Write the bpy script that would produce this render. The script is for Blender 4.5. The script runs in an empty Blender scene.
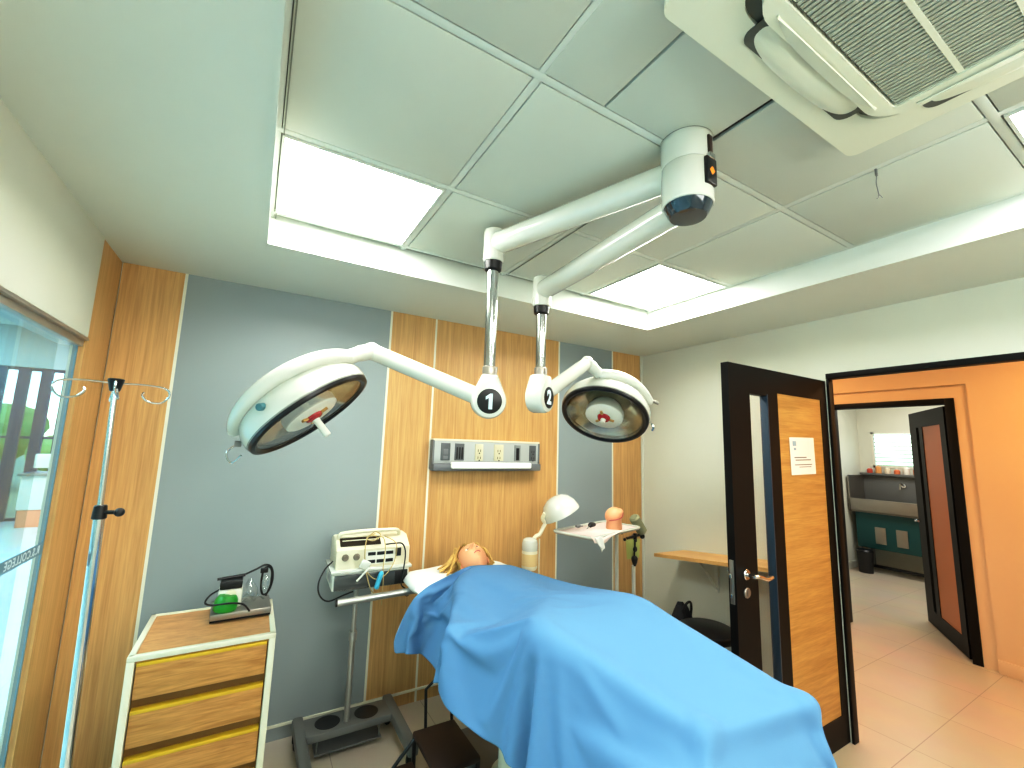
import bpy, bmesh, math, random
from mathutils import Vector, Matrix
random.seed(7)
sc = bpy.context.scene
COL = sc.collection
PI = math.pi
V = Vector

# ------------------------------------------------------------------ materials
def srgb(r, g, b):
    f = lambda c: (c/255/12.92) if c/255 <= .04045 else ((c/255+.055)/1.055)**2.4
    return (f(r), f(g), f(b), 1)

def mat(name, col, rough=.5, metal=0, emit=None, estr=0, bump=0, bscale=40, var=0, vscale=6, coat=0, spec=None, stretch=None):
    m = bpy.data.materials.new(name); m.use_nodes = True
    nt = m.node_tree; N = nt.nodes; L = nt.links
    b = N['Principled BSDF']
    b.inputs['Roughness'].default_value = rough
    b.inputs['Metallic'].default_value = metal
    if spec is not None: b.inputs['Specular IOR Level'].default_value = spec
    b.inputs['Coat Weight'].default_value = coat
    c = srgb(*col)
    tc = N.new('ShaderNodeTexCoord')
    mp = N.new('ShaderNodeMapping'); L.new(tc.outputs['Object'], mp.inputs[0])
    if stretch: mp.inputs['Scale'].default_value = stretch
    nz = N.new('ShaderNodeTexNoise'); nz.inputs['Scale'].default_value = vscale; nz.inputs['Detail'].default_value = 3
    L.new(mp.outputs[0], nz.inputs['Vector'])
    mx = N.new('ShaderNodeMix'); mx.data_type = 'RGBA'
    v = max(var, .015)
    mx.inputs[6].default_value = (c[0]*(1-v), c[1]*(1-v), c[2]*(1-v), 1)
    mx.inputs[7].default_value = (min(1, c[0]*(1+v)), min(1, c[1]*(1+v)), min(1, c[2]*(1+v)), 1)
    L.new(nz.outputs['Fac'], mx.inputs[0])
    L.new(mx.outputs[2], b.inputs['Base Color'])
    if emit is not None:
        b.inputs['Emission Color'].default_value = srgb(*emit); b.inputs['Emission Strength'].default_value = estr
    if bump:
        n2 = N.new('ShaderNodeTexNoise'); n2.inputs['Scale'].default_value = bscale
        L.new(tc.outputs['Object'], n2.inputs['Vector'])
        bp = N.new('ShaderNodeBump'); bp.inputs['Strength'].default_value = bump; bp.inputs['Distance'].default_value = .01
        L.new(n2.outputs['Fac'], bp.inputs['Height']); L.new(bp.outputs[0], b.inputs['Normal'])
    return m

def wood(name, c1, c2, stretch=(14, 14, .9), rough=.42, fine=.35, scale=1.6, dist=1.2, line=.0):
    """long-grained veneer: stretched noise plus fine fibres"""
    m = bpy.data.materials.new(name); m.use_nodes = True
    nt = m.node_tree; N = nt.nodes; L = nt.links; b = N['Principled BSDF']
    b.inputs['Roughness'].default_value = rough
    tc = N.new('ShaderNodeTexCoord'); mp = N.new('ShaderNodeMapping'); mp.inputs['Scale'].default_value = stretch
    L.new(tc.outputs['Object'], mp.inputs[0])
    n1 = N.new('ShaderNodeTexNoise'); n1.inputs['Scale'].default_value = scale; n1.inputs['Detail'].default_value = 5; n1.inputs['Distortion'].default_value = dist
    n2 = N.new('ShaderNodeTexNoise'); n2.inputs['Scale'].default_value = scale*6; n2.inputs['Detail'].default_value = 4
    L.new(mp.outputs[0], n1.inputs['Vector']); L.new(mp.outputs[0], n2.inputs['Vector'])
    r1 = N.new('ShaderNodeValToRGB'); r1.color_ramp.elements[0].position = .32; r1.color_ramp.elements[1].position = .68
    r1.color_ramp.elements[0].color = srgb(*c1); r1.color_ramp.elements[1].color = srgb(*c2)
    L.new(n1.outputs['Fac'], r1.inputs[0])
    mx = N.new('ShaderNodeMix'); mx.data_type = 'RGBA'; mx.blend_type = 'MULTIPLY'; mx.inputs[0].default_value = fine
    r2 = N.new('ShaderNodeValToRGB'); r2.color_ramp.elements[0].position = .35; r2.color_ramp.elements[1].position = .6
    r2.color_ramp.elements[0].color = (.55, .5, .42, 1); r2.color_ramp.elements[1].color = (1, 1, 1, 1)
    L.new(n2.outputs['Fac'], r2.inputs[0]); L.new(r1.outputs[0], mx.inputs[6]); L.new(r2.outputs[0], mx.inputs[7])
    L.new(mx.outputs[2], b.inputs['Base Color'])
    return m

def glass(name, tint=(.86, .95, .96), gloss=.12, rough=.02):
    m = bpy.data.materials.new(name); m.use_nodes = True
    nt = m.node_tree; N = nt.nodes; L = nt.links; N.remove(N['Principled BSDF'])
    out = N['Material Output']; t = N.new('ShaderNodeBsdfTransparent'); t.inputs[0].default_value = (*tint, 1)
    g = N.new('ShaderNodeBsdfGlossy'); g.inputs['Roughness'].default_value = rough
    fr = N.new('ShaderNodeFresnel'); fr.inputs[0].default_value = 1.45
    ml = N.new('ShaderNodeMath'); ml.operation = 'MULTIPLY_ADD'; ml.inputs[1].default_value = 1.0; ml.inputs[2].default_value = gloss*.3
    gm = N.new('ShaderNodeNewGeometry'); bf = N.new('ShaderNodeMath'); bf.operation = 'SUBTRACT'; bf.inputs[0].default_value = 1
    L.new(gm.outputs['Backfacing'], bf.inputs[1])
    mb = N.new('ShaderNodeMath'); mb.operation = 'MULTIPLY'; L.new(fr.outputs[0], mb.inputs[0]); L.new(bf.outputs[0], mb.inputs[1])
    L.new(mb.outputs[0], ml.inputs[0])
    mx = N.new('ShaderNodeMixShader'); L.new(ml.outputs[0], mx.inputs[0]); L.new(t.outputs[0], mx.inputs[1]); L.new(g.outputs[0], mx.inputs[2])
    L.new(mx.outputs[0], out.inputs[0]); return m

def tilefloor(name, c, joint, size, rough=.28, off=(0, 0)):
    m = bpy.data.materials.new(name); m.use_nodes = True
    nt = m.node_tree; N = nt.nodes; L = nt.links; b = N['Principled BSDF']; b.inputs['Roughness'].default_value = rough
    tc = N.new('ShaderNodeTexCoord'); mp = N.new('ShaderNodeMapping'); L.new(tc.outputs['Object'], mp.inputs[0])
    mp.inputs['Location'].default_value = (off[0], off[1], 0)
    br = N.new('ShaderNodeTexBrick'); br.offset = 0; br.inputs['Scale'].default_value = 1
    br.inputs['Brick Width'].default_value = size; br.inputs['Row Height'].default_value = size; br.inputs['Mortar Size'].default_value = .0025
    a = srgb(*c); br.inputs['Color1'].default_value = a; br.inputs['Color2'].default_value = (a[0]*.96, a[1]*.96, a[2]*.95, 1); br.inputs['Mortar'].default_value = srgb(*joint)
    L.new(mp.outputs[0], br.inputs['Vector'])
    nz = N.new('ShaderNodeTexNoise'); nz.inputs['Scale'].default_value = 2.5; nz.inputs['Detail'].default_value = 6; L.new(tc.outputs['Object'], nz.inputs['Vector'])
    mx = N.new('ShaderNodeMix'); mx.data_type = 'RGBA'; mx.blend_type = 'MULTIPLY'; mx.inputs[0].default_value = .25
    L.new(br.outputs[0], mx.inputs[6]); L.new(nz.outputs['Color'], mx.inputs[7])
    hs = N.new('ShaderNodeHueSaturation'); hs.inputs['Saturation'].default_value = .9; hs.inputs['Value'].default_value = 1.12
    L.new(mx.outputs[2], hs.inputs['Color']); L.new(hs.outputs[0], b.inputs['Base Color'])
    return m

def emis(name, col, s):
    m = bpy.data.materials.new(name); m.use_nodes = True
    nt = m.node_tree; N = nt.nodes; L = nt.links; N.remove(N['Principled BSDF'])
    e = N.new('ShaderNodeEmission'); e.inputs[0].default_value = srgb(*col); e.inputs[1].default_value = s
    L.new(e.outputs[0], N['Material Output'].inputs[0]); return m

# ------------------------------------------------------------------ mesh building
class MB:
    def __init__(s): s.bm = bmesh.new()
    def _merge(s, b2):
        me = bpy.data.meshes.new('t'); b2.to_mesh(me); b2.free(); s.bm.from_mesh(me); bpy.data.meshes.remove(me)
    def box(s, x0, x1, y0, y1, z0, z1, bev=0, seg=2, M=None):
        b = bmesh.new(); bmesh.ops.create_cube(b, size=1)
        for v in b.verts: v.co = V(((x0+x1)/2+v.co.x*(x1-x0), (y0+y1)/2+v.co.y*(y1-y0), (z0+z1)/2+v.co.z*(z1-z0)))
        if bev: bmesh.ops.bevel(b, geom=b.edges[:], offset=bev, segments=seg, affect='EDGES', profile=.5)
        if M: b.transform(M)
        s._merge(b); return s
    def rbox(s, x0, x1, y0, y1, z0, z1, r, seg=5, ebev=0, M=None):
        """plate: rounded rectangle in xy, extruded in z"""
        pts = []
        for cx, cy, a0 in ((x1-r, y1-r, 0), (x0+r, y1-r, 90), (x0+r, y0+r, 180), (x1-r, y0+r, 270)):
            for k in range(seg+1):
                a = math.radians(a0+90*k/seg); pts.append((cx+r*math.cos(a), cy+r*math.sin(a)))
        return s.prism(pts, z0, z1, ebev, M)
    def prism(s, pts, z0, z1, bev=0, M=None):
        b = bmesh.new(); lo = [b.verts.new((p[0], p[1], z0)) for p in pts]; hi = [b.verts.new((p[0], p[1], z1)) for p in pts]
        n = len(pts); b.faces.new(lo[::-1]); b.faces.new(hi)
        for i in range(n): b.faces.new((lo[i], lo[(i+1) % n], hi[(i+1) % n], hi[i]))
        bmesh.ops.recalc_face_normals(b, faces=b.faces[:])
        if bev:
            ed = [e for e in b.edges if abs(e.verts[0].co.z-e.verts[1].co.z) < 1e-6]
            bmesh.ops.bevel(b, geom=ed, offset=bev, segments=2, affect='EDGES', profile=.5)
        if M: b.transform(M)
        s._merge(b); return s
    def lathe(s, prof, n=32, M=None, arc=None):
        """prof: (r,z) list revolved round z"""
        b = bmesh.new(); rings = []
        full = arc is None; a0, a1 = (0, 2*PI) if full else arc
        cnt = n if full else n+1
        for r, z in prof:
            if r < 1e-6: rings.append([b.verts.new((0, 0, z))])
            else: rings.append([b.verts.new((r*math.cos(a0+(a1-a0)*k/n), r*math.sin(a0+(a1-a0)*k/n), z)) for k in range(cnt)])
        for A, B in zip(rings, rings[1:]):
            m = n
            for k in range(m):
                k2 = (k+1) % n if full else k+1
                if len(A) == 1 and len(B) == 1: continue
                try:
                    if len(A) == 1: b.faces.new((A[0], B[k], B[k2]))
                    elif len(B) == 1: b.faces.new((A[k], B[0], A[k2]))
                    else: b.faces.new((A[k], B[k], B[k2], A[k2]))
                except ValueError: pass
        bmesh.ops.recalc_face_normals(b, faces=b.faces[:])
        if M: b.transform(M)
        s._merge(b); return s
    def cyl(s, p0, p1, r0, r1=None, n=20, bev=0):
        r1 = r0 if r1 is None else r1
        p0, p1 = V(p0), V(p1); h = (p1-p0).length
        M = Matrix.Translation(p0) @ (p1-p0).to_track_quat('Z', 'Y').to_matrix().to_4x4()
        if bev: prof = [(0, 0), (r0-bev, 0), (r0, bev), (r1, h-bev), (r1-bev, h), (0, h)]
        else: prof = [(0, 0), (r0, 0), (r1, h), (0, h)]
        return s.lathe(prof, n, M)
    def tube(s, pts, r, n=8, closed=False):
        pts = [V(p) for p in pts]; b = bmesh.new(); rings = []; N = len(pts)
        up = None
        for i, p in enumerate(pts):
            if closed: t = (pts[(i+1) % N]-pts[i-1])
            else: t = (pts[min(i+1, N-1)]-pts[max(i-1, 0)])
            t.normalize()
            if up is None: up = t.orthogonal().normalized()
            else:
                up = up-t*up.dot(t)
                up = up.normalized() if up.length > 1e-6 else t.orthogonal().normalized()
            sd = t.cross(up); rr = r[i] if isinstance(r, (list, tuple)) else r
            rings.append([b.verts.new(p+rr*(math.cos(2*PI*k/n)*up+math.sin(2*PI*k/n)*sd)) for k in range(n)])
        pairs = list(zip(rings, rings[1:]))+([(rings[-1], rings[0])] if closed else [])
        for A, B in pairs:
            for k in range(n): b.faces.new((A[k], A[(k+1) % n], B[(k+1) % n], B[k]))
        if not closed: b.faces.new(rings[0][::-1]); b.faces.new(rings[-1])
        bmesh.ops.recalc_face_normals(b, faces=b.faces[:])
        s._merge(b); return s
    def ball(s, c, r, sc3=(1, 1, 1), M=None, u=20, v=12):
        b = bmesh.new(); bmesh.ops.create_uvsphere(b, u_segments=u, v_segments=v, radius=r)
        for q in b.verts: q.co = V((q.co.x*sc3[0], q.co.y*sc3[1], q.co.z*sc3[2]))
        if M: b.transform(M)
        b.transform(Matrix.Translation(V(c))); s._merge(b); return s
    def grid(s, fn, nu, nv):
        b = bmesh.new(); g = [[b.verts.new(fn(i/nu, j/nv)) for i in range(nu+1)] for j in range(nv+1)]
        for j in range(nv):
            for i in range(nu): b.faces.new((g[j][i], g[j][i+1], g[j+1][i+1], g[j+1][i]))
        s._merge(b); return s
    def poly(s, pts):
        s.bm.faces.new([s.bm.verts.new(p) for p in pts]); return s
    def obj(s, name, m, parent=None, sharp=35, rec=True):
        if rec: bmesh.ops.recalc_face_normals(s.bm, faces=s.bm.faces[:])
        for f in s.bm.faces: f.smooth = True
        for e in s.bm.edges:
            if len(e.link_faces) == 2:
                if e.calc_face_angle(0) > math.radians(sharp): e.smooth = False
            else: e.smooth = False
        org = worldloc(parent) if parent else None
        if org is None:
            xs = [v.co for v in s.bm.verts]
            org = V(((min(c.x for c in xs)+max(c.x for c in xs))/2, (min(c.y for c in xs)+max(c.y for c in xs))/2, min(c.z for c in xs)))
        s.bm.transform(Matrix.Translation(-org))
        me = bpy.data.meshes.new(name); s.bm.to_mesh(me); s.bm.free()
        for mm in (m if isinstance(m, (list, tuple)) else [m]): me.materials.append(mm)
        o = bpy.data.objects.new(name, me); COL.objects.link(o)
        if parent: o.parent = parent
        else: o.location = org
        return o

def worldloc(o):
    p = V((0, 0, 0))
    while o is not None: p = p+o.location; o = o.parent
    return p

def smooth(pts, k=6, closed=False):
    """Catmull-Rom through points"""
    pts = [V(p) for p in pts]; N = len(pts); out = []
    rng = range(N) if closed else range(N-1)
    for i in rng:
        g = (lambda j: pts[j % N]) if closed else (lambda j: pts[max(0, min(N-1, j))])
        p0, p1, p2, p3 = g(i-1), g(i), g(i+1), g(i+2)
        for q in range(k):
            t = q/k
            out.append(.5*((2*p1)+(p2-p0)*t+(2*p0-5*p1+4*p2-p3)*t*t+(3*p1-p0-3*p2+p3)*t**3))
    if not closed: out.append(pts[-1])
    return out

def frame(n, up=(0, 0, 1), loc=(0, 0, 0)):
    """matrix whose z axis is n and whose x axis is horizontal-ish"""
    n = V(n).normalized(); x = V(up).cross(n)
    x = x.normalized() if x.length > 1e-6 else V((1, 0, 0)); y = n.cross(x)
    M = Matrix((x, y, n)).transposed().to_4x4(); M.translation = V(loc); return M

def thing(name, label, cat, loc, group=None):
    o = bpy.data.objects.new(name, None); COL.objects.link(o); o.location = loc; o.empty_display_size = .1
    o['label'] = label; o['category'] = cat
    if group: o['group'] = group
    return o
def tag(o, label, cat, group=None):
    o['label'] = label; o['category'] = cat
    if group: o['group'] = group
    return o
def struct_(o): o['kind'] = 'structure'; return o
def skin(name, BV, BE, m, parent=None, sub=2, radcap=1.0):
    me = bpy.data.meshes.new(name); me.from_pydata([v[:3] for v in BV], BE, [])
    o = bpy.data.objects.new(name, me); COL.objects.link(o); o.modifiers.new('s', 'SKIN')
    for i, v in enumerate(BV):
        r = v[3] if isinstance(v[3], tuple) else (v[3], v[3]); me.skin_vertices[0].data[i].radius = r
    me.skin_vertices[0].data[0].use_root = True
    u = o.modifiers.new('u', 'SUBSURF'); u.levels = sub; u.render_levels = sub
    me2 = bpy.data.meshes.new_from_object(o.evaluated_get(bpy.context.evaluated_depsgraph_get()))
    bpy.data.objects.remove(o)
    b = MB(); b.bm.from_mesh(me2); bpy.data.meshes.remove(me2)
    return b
def textmesh(txt, size, M, name, m, parent, depth=.0008, bold=True, align='CENTER', sp=1, fat=.02):
    cu = bpy.data.curves.new('t', 'FONT'); cu.body = txt; cu.size = size; cu.align_x = align; cu.space_character = sp; cu.align_y = 'CENTER'; cu.extrude = depth
    if bold: cu.offset = size*fat
    o = bpy.data.objects.new('t', cu); COL.objects.link(o)
    me = bpy.data.meshes.new_from_object(o.evaluated_get(bpy.context.evaluated_depsgraph_get())); bpy.data.objects.remove(o)
    b = MB(); b.bm.from_mesh(me); b.bm.transform(M); return b.obj(name, m, parent)

# ------------------------------------------------------------------ palette
M_ = dict(
 wall=mat('wall_paint', (214, 216, 204), .75, bump=.05, bscale=120),
 soffit=mat('soffit_paint', (212, 217, 209), .8),
 tile=mat('ceiling_tile', (196, 201, 192), .7),
 tbar=mat('ceiling_bar', (205, 210, 203), .6),
 groove=mat('ceiling_groove', (120, 125, 115), .8),
 oak=wood('oak_veneer', (194, 153, 98), (211, 172, 116), stretch=(18, 18, .6), fine=.28),
 oakd=wood('oak_drawer', (176, 124, 62), (206, 156, 90), stretch=(1.2, 1.2, 14), fine=.35, scale=2.2, dist=2.5),
 oakt=wood('oak_top', (186, 140, 90), (204, 156, 104), stretch=(3, 10, 3), fine=.3),
 oakh=wood('oak_door', (178, 132, 68), (200, 156, 90), stretch=(1.0, 1.0, 16), fine=.3, scale=1.8, dist=.8),
 greyp=mat('grey_panel', (146, 156, 157), .4, var=.05, vscale=1.2),
 strip=mat('joint_strip', (222, 222, 205), .5),
 alu=mat('aluminium', (190, 190, 186), .35, .8),
 chrome=mat('chrome', (215, 215, 215), .12, 1),
 steel=mat('brushed_steel', (165, 160, 152), .38, .9, var=.08),
 dsteel=mat('grey_painted_steel', (122, 124, 122), .45, .3),
 white=mat('white_enamel', (206, 208, 198), .22, coat=.4),
 whiteps=mat('white_plastic', (222, 222, 210), .4),
 cream=mat('cream_plastic', (222, 216, 192), .4),
 creamtrim=mat('cream_trim', (216, 213, 192), .45),
 black=mat('black_plastic', (18, 18, 20), .35),
 blackm=mat('black_door_frame', (9, 7, 6), .5, spec=.25),
 rubber=mat('black_rubber', (16, 16, 16), .7),
 dkglass=mat('dark_glass', (28, 44, 56), .08, coat=1),
 yellow=mat('yellow_edge', (208, 170, 40), .45),
 brownedge=mat('drawer_shadow_gap', (118, 84, 34), .6),
 blue=mat('blue_drape', (99, 141, 178), .82, bump=.06, bscale=500, var=.03, spec=.2),
 sheet=mat('white_linen', (228, 228, 222), .85, bump=.1, bscale=30),
 skin=mat('vinyl_skin', (228, 168, 128), .5, var=.04),
 hair=mat('blond_hair', (196, 160, 92), .6, var=.3, vscale=30, stretch=(3, .6, 1)),
 lip=mat('lip_pink', (190, 100, 88), .5),
 orange=mat('orange_sticker', (232, 140, 30), .5),
 red=mat('red_filter', (165, 22, 32), .25, coat=.5),
 green=mat('green_plastic', (30, 140, 40), .3),
 teal=mat('teal_panel', (24, 82, 84), .4),
 tealk=mat('teal_knob', (70, 120, 128), .5),
 cyan=mat('cyan_bulb', (70, 170, 200), .4),
 khaki=mat('khaki_fabric', (142, 142, 112), .85),
 lime=mat('green_pouch', (182, 188, 112), .8),
 paper=mat('paper', (232, 224, 214), .8),
 pink=mat('pink_cloth', (222, 204, 196), .8),
 ink=mat('ink', (120, 110, 105), .8),
 grille=mat('grille_plastic', (168, 172, 158), .5),
 acw=mat('ac_plastic', (214, 216, 200), .45),
 acd=mat('ac_recess', (90, 92, 84), .8),
 brown=mat('brown_vinyl', (52, 34, 24), .5),
 brass=mat('brass_clip', (190, 150, 90), .4, .5),
 fibre=mat('tan_cord', (190, 170, 120), .7),
 label=mat('beige_label', (214, 190, 140), .6),
 floor=tilefloor('floor_tiles', (200, 188, 168), (165, 152, 134), .6),
 lfloor=tilefloor('lobby_floor', (196, 214, 220), (180, 196, 202), .6, .15),
 corr=mat('corridor_paint', (226, 196, 156), .7),
 corrd=mat('corridor_recess_paint', (206, 172, 124), .7),
 mull=mat('window_mullion', (44, 64, 88), .5),
 lwall=mat('lobby_band', (160, 168, 166), .7),
 pglass=glass('pane_glass'),
 clearpane=glass('thin_clear_pane', (.98, .99, .99), .02, .02),
 clear=glass('clear_glass', (.95, .97, .97), .3, .05),
 film=mat('frosted_strip', (112, 146, 160), .6),
 filmw=mat('strip_letters', (206, 224, 232), .6),
 panel=emis('light_panel', (255, 255, 247), 24),
)
# ================================================================== room shell
XL, XR, YB, YF = -.705, 3.25, 3.0, -1.8     # left/right walls, back wall, wall behind the camera
ZS, ZC = 2.615, 2.755                       # soffit, raised tile ceiling
b = MB(); b.box(XL-.05, 9.0, YF, 4.2, -.06, 0); struct_(b.obj('floor', M_['floor']))

# back wall with veneer and grey panels, pale joint strips between them
b = MB(); b.box(XL-.1, XR+.05, YB+.012, YB+.12, 0, 2.9); wb = struct_(b.obj('wall_back', M_['wall']))
segs = [(XL, -.42, 'oak'), (-.42, .757, 'greyp'), (.757, 1.09, 'oak'), (1.09, 2.226, 'oak'), (2.226, 2.852, 'greyp'), (2.852, 3.225, 'oak')]
for x0, x1, k in segs:
    b = MB(); b.box(x0+.006, x1-.006, YB, YB+.014, 0, ZS)
    b.obj('wood_panel' if k == 'oak' else 'grey_panel', M_[k], wb)
for x in (-.42, .757, 1.09, 2.226, 2.852):
    b = MB(); b.box(x-.007, x+.007, YB-.002, YB+.014, 0, ZS); b.obj('joint_strip', M_['strip'], wb)
b = MB(); b.box(3.225, XR, YB-.004, YB+.014, 0, ZS); b.obj('corner_strip', M_['wall'], wb)
b = MB(); b.box(XL, XR, YB-.012, YB, .072, .084); struct_(b.obj('baseboard_back', M_['strip']))
b = MB(); b.box(XL, XR, YF-.12, YF, 0, 2.9); struct_(b.obj('wall_front', M_['wall']))

# left side: wood return, white wall above the glazing, glazing
b = MB(); b.box(XL-.022, XL, 2.66, YB+.012, 0, 2.9); struct_(b.obj('wall_left', M_['oak']))
b = MB(); b.box(XL-.1, XL+.004, YF, 2.672, 2.13, 2.9, .003); struct_(b.obj('wall_left_upper', M_['wall']))
b = MB(); b.box(XL-.09, XL-.004, YF, 2.66, 2.085, 2.132, .004); b.box(XL-.03, XL+.012, YF, 2.66, 2.112, 2.126, .002)
struct_(b.obj('trim_1', M_['alu']))
b = MB(); b.box(XL-.032, XL-.022, 1.2, 2.652, .012, 2.09); wg = struct_(b.obj('window_1', M_['pglass']))
b = MB(); b.box(XL-.034, XL-.020, 2.646, 2.660, .012, 2.09); b.obj('edge_seal', M_['film'], wg)
b = MB(); b.box(XL-.052, XL-.044, YF, 2.515, .012, 2.09); wg2 = struct_(b.obj('window_2', M_['pglass']))
b = MB(); b.box(XL-.06, XL-.01, YF, 2.66, 0, .014); struct_(b.obj('trim_2', M_['alu']))
# frosted strip with the college lettering, readable from the lobby side
b = MB(); b.box(XL-.0215, XL-.0205, 1.25, 2.645, 1.192, 1.228); st = b.obj('lettered_film_strip', M_['film'])
tag(st, 'grey blue frosted strip with pale college lettering stuck across the glass wall', 'decal')
for z in (1.1885, 1.2315):
    b = MB(); b.box(XL-.0205, XL-.0200, 1.25, 2.645, z-.0025, z+.0025); b.obj('edge_line', M_['film'], st)
MT = Matrix.Translation((XL-.0192, 2.62, 1.2095)) @ Matrix(((0, 0, -1, 0), (-1, 0, 0, 0), (0, 1, 0, 0), (0, 0, 0, 1)))
textmesh('R.S.COLLEGE', .044, MT, 'lettering', M_['filmw'], st, .0004, align='LEFT', sp=1.22)

# right wall with the doorway
OY0, OY1, OZ = .20, 1.40, 2.235
b = MB(); b.box(XR, XR+.05, OY1, YB+.012, 0, 2.9); b.box(XR, XR+.05, YF, OY0, 0, 2.9); b.box(XR, XR+.05, OY0, OY1, OZ, 2.9)
struct_(b.obj('wall_right', M_['wall']))
b = MB(); b.box(XR-.008, XR+.056, OY0, OY1, 2.20, OZ+.002, .003); b.box(XR-.004, XR+.054, OY1-.016, OY1+.0, 0, 2.20, .003); b.box(XR-.008, XR+.056, OY0, OY0+.04, 0, 2.195, .003)
d1 = struct_(b.obj('door_1', M_['blackm']))
DF, DB = 1.405, 1.447      # door leaf faces (standing open, square to the wall)
def leafbits(root, x0, x1, holes, y0, y1, z0, z1, P):
    """solid leaf of stiles and rails with holes left open (x0,x1,z0,z1)"""
    b = MB(); xs = sorted({x0, x1}|{h[0] for h in holes}|{h[1] for h in holes}); zs = sorted({z0, z1}|{h[2] for h in holes}|{h[3] for h in holes})
    for i in range(len(xs)-1):
        runs = []; 
        for j in range(len(zs)-1):
            cx, cz = (xs[i]+xs[i+1])/2, (zs[j]+zs[j+1])/2
            if any(h[0] < cx < h[1] and h[2] < cz < h[3] for h in holes): continue
            if runs and abs(runs[-1][1]-zs[j]) < 1e-6: runs[-1][1] = zs[j+1]
            else: runs.append([zs[j], zs[j+1]])
        for r in runs: b.box(xs[i], xs[i+1], y0, y1, r[0], r[1])
    if P: b.bm.transform(P)
    return b.obj('leaf', M_['blackm'], root)
leaf = leafbits(d1, 2.18, 3.2445, [(2.372, 2.548, .25, 2.03), (2.655, 3.165, .17, 2.055)], DF, DB, .008, 2.188, None)
b = MB(); b.box(2.655, 3.165, DF+.004, DB-.004, .17, 2.055); b.obj('wood_panel', M_['oakh'], leaf)
b = MB(); b.box(2.372, 2.548, DF+.018, DF+.024, .25, 2.03); b.obj('vision_pane', M_['clearpane'], leaf)
b = MB(); b.box(2.542, 2.552, DF-.002, DB+.001, .24, 2.04, .002); b.obj('pane_bead', mat('bead_dark_blue', (40, 58, 74), .4), leaf)
for sgn, yy in ((-1, DF), (1, DB)):
    b = MB(); b.cyl((2.262, yy, 1.075), (2.262, yy+sgn*.012, 1.075), .027, n=24, bev=.003)
    b.cyl((2.262, yy, 1.075), (2.262, yy+sgn*.05, 1.075), .011)
    b.tube(smooth([(2.262, yy+sgn*.048, 1.075), (2.30, yy+sgn*.055, 1.07), (2.36, yy+sgn*.055, 1.052), (2.415, yy+sgn*.05, 1.055)]), .0105, 12)
    b.obj('lever_handle', M_['chrome'], leaf)
    b = MB(); b.cyl((2.262, yy, .985), (2.262, yy+sgn*.01, .985), .026, n=24, bev=.003); b.box(2.256, 2.268, yy+sgn*.0095-.004, yy+sgn*.0095+.004, .968, 1.0); b.obj('lock_escutcheon', M_['steel'], leaf)
b = MB(); b.box(2.174, 2.181, DF+.010, DB-.010, .935, 1.15, .001); b.obj('lock_faceplate', M_['steel'], leaf)
b = MB(); b.box(2.158, 2.176, DF+.014, DB-.014, 1.062, 1.085, .003); b.box(2.166, 2.176, DF+.016, DB-.016, .965, .985, .002); b.obj('latch_bolt', M_['chrome'], leaf)
# notice
pt = thing('paper_notice', 'white printed notice sheet taped to the wooden panel of the open door', 'notice', (2.91, DF, 1.69))
MR = Matrix.Translation((2.905, DF+.0015, 1.69)) @ Matrix.Rotation(math.radians(-1.2), 4, 'Y')
b = MB(); b.box(-.142, .142, -.0012, 0, -.112, .112, M=MR); b.obj('sheet', M_['paper'], pt)
b = MB(); b.box(-.11, -.07, -.0018, -.0012, .06, .09, M=MR); b.box(-.10, -.075, -.0018, -.0012, .035, .05, M=MR); b.obj('printed_logo', mat('grey_blue_print', (150, 165, 175), .8), pt)
b = MB()
for z, w0, w1, h in ((-.012, -.10, .04, .006), (-.027, -.09, .09, .006), (-.055, -.10, .10, .005), (-.068, -.05, .09, .004)): b.box(w0, w1, -.0018, -.0012, z, z+h, M=MR)
b.obj('printed_line', M_['ink'], pt)

# ------------------------------------------------ ceiling
TX0, TX1, TY0, TY1 = -.045, 2.54, -1.0, 2.285
b = MB()
b.box(XL, TX0, YF, YB, ZS, 2.9); b.box(TX1, XR, YF, YB, ZS, 2.9); b.box(TX0, TX1, TY1, YB, ZS, 2.9); b.box(TX0, TX1, YF, TY0, ZS, 2.9)
ce = struct_(b.obj('ceiling', M_['soffit']))
# thin lip round the recess
b = MB()
b.box(TX0, TX0+.012, TY0, TY1, ZS-.004, ZS+.01); b.box(TX1-.012, TX1, TY0, TY1, ZS-.004, ZS+.01); b.box(TX0, TX1, TY1-.012, TY1, ZS-.004, ZS+.01)
struct_(b.obj('trim_3', M_['soffit']))
GX = [-.035, .607, 1.24, 1.875, 2.53]; GY = [-.99, -.345, .30, .93, 1.59, 2.235]
b = MB(); b.box(TX0, TX1, TY0, TY1, ZC+.012, ZC+.03); b.obj('tile_backing', M_['groove'], ce)
lights = {(0, 4), (3, 4), (3, 1), (0, 1)}
AC = (.702, 1.634, -.345, .587)
for i in range(4):
    for j in range(5):
        x0, x1, y0, y1 = GX[i], GX[i+1], GY[j], GY[j+1]
        if (i, j) in lights or (i == 1 and j == 1): continue
        parts = [(x0, x1, y0, y1)]
        if i == 1 and j == 2: parts = [(x0, .835, y0, y1), (.839, x1, y0, y1)]
        for q0, q1, r0, r1 in parts:
            b = MB(); e = .016 if not (i == 1 and j == 2) else .004
            b.box(q0+e, q1-e if q1 == x1 or i != 1 else q1, r0+.016, r1-.016, ZC-.004, ZC+.012, .003)
            b.obj('tile', M_['tile'], ce)
for k, x in enumerate(GX):
    b = MB()
    for (y0, y1) in ([(TY0, TY1)] if k != 2 else [(TY0, -.2), (.93, TY1)]):
        b.box(x-.013, x+.013, y0, y1, ZC-.002, ZC+.012, .002)
    b.obj('grid_bar', M_['tbar'], ce)
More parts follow.
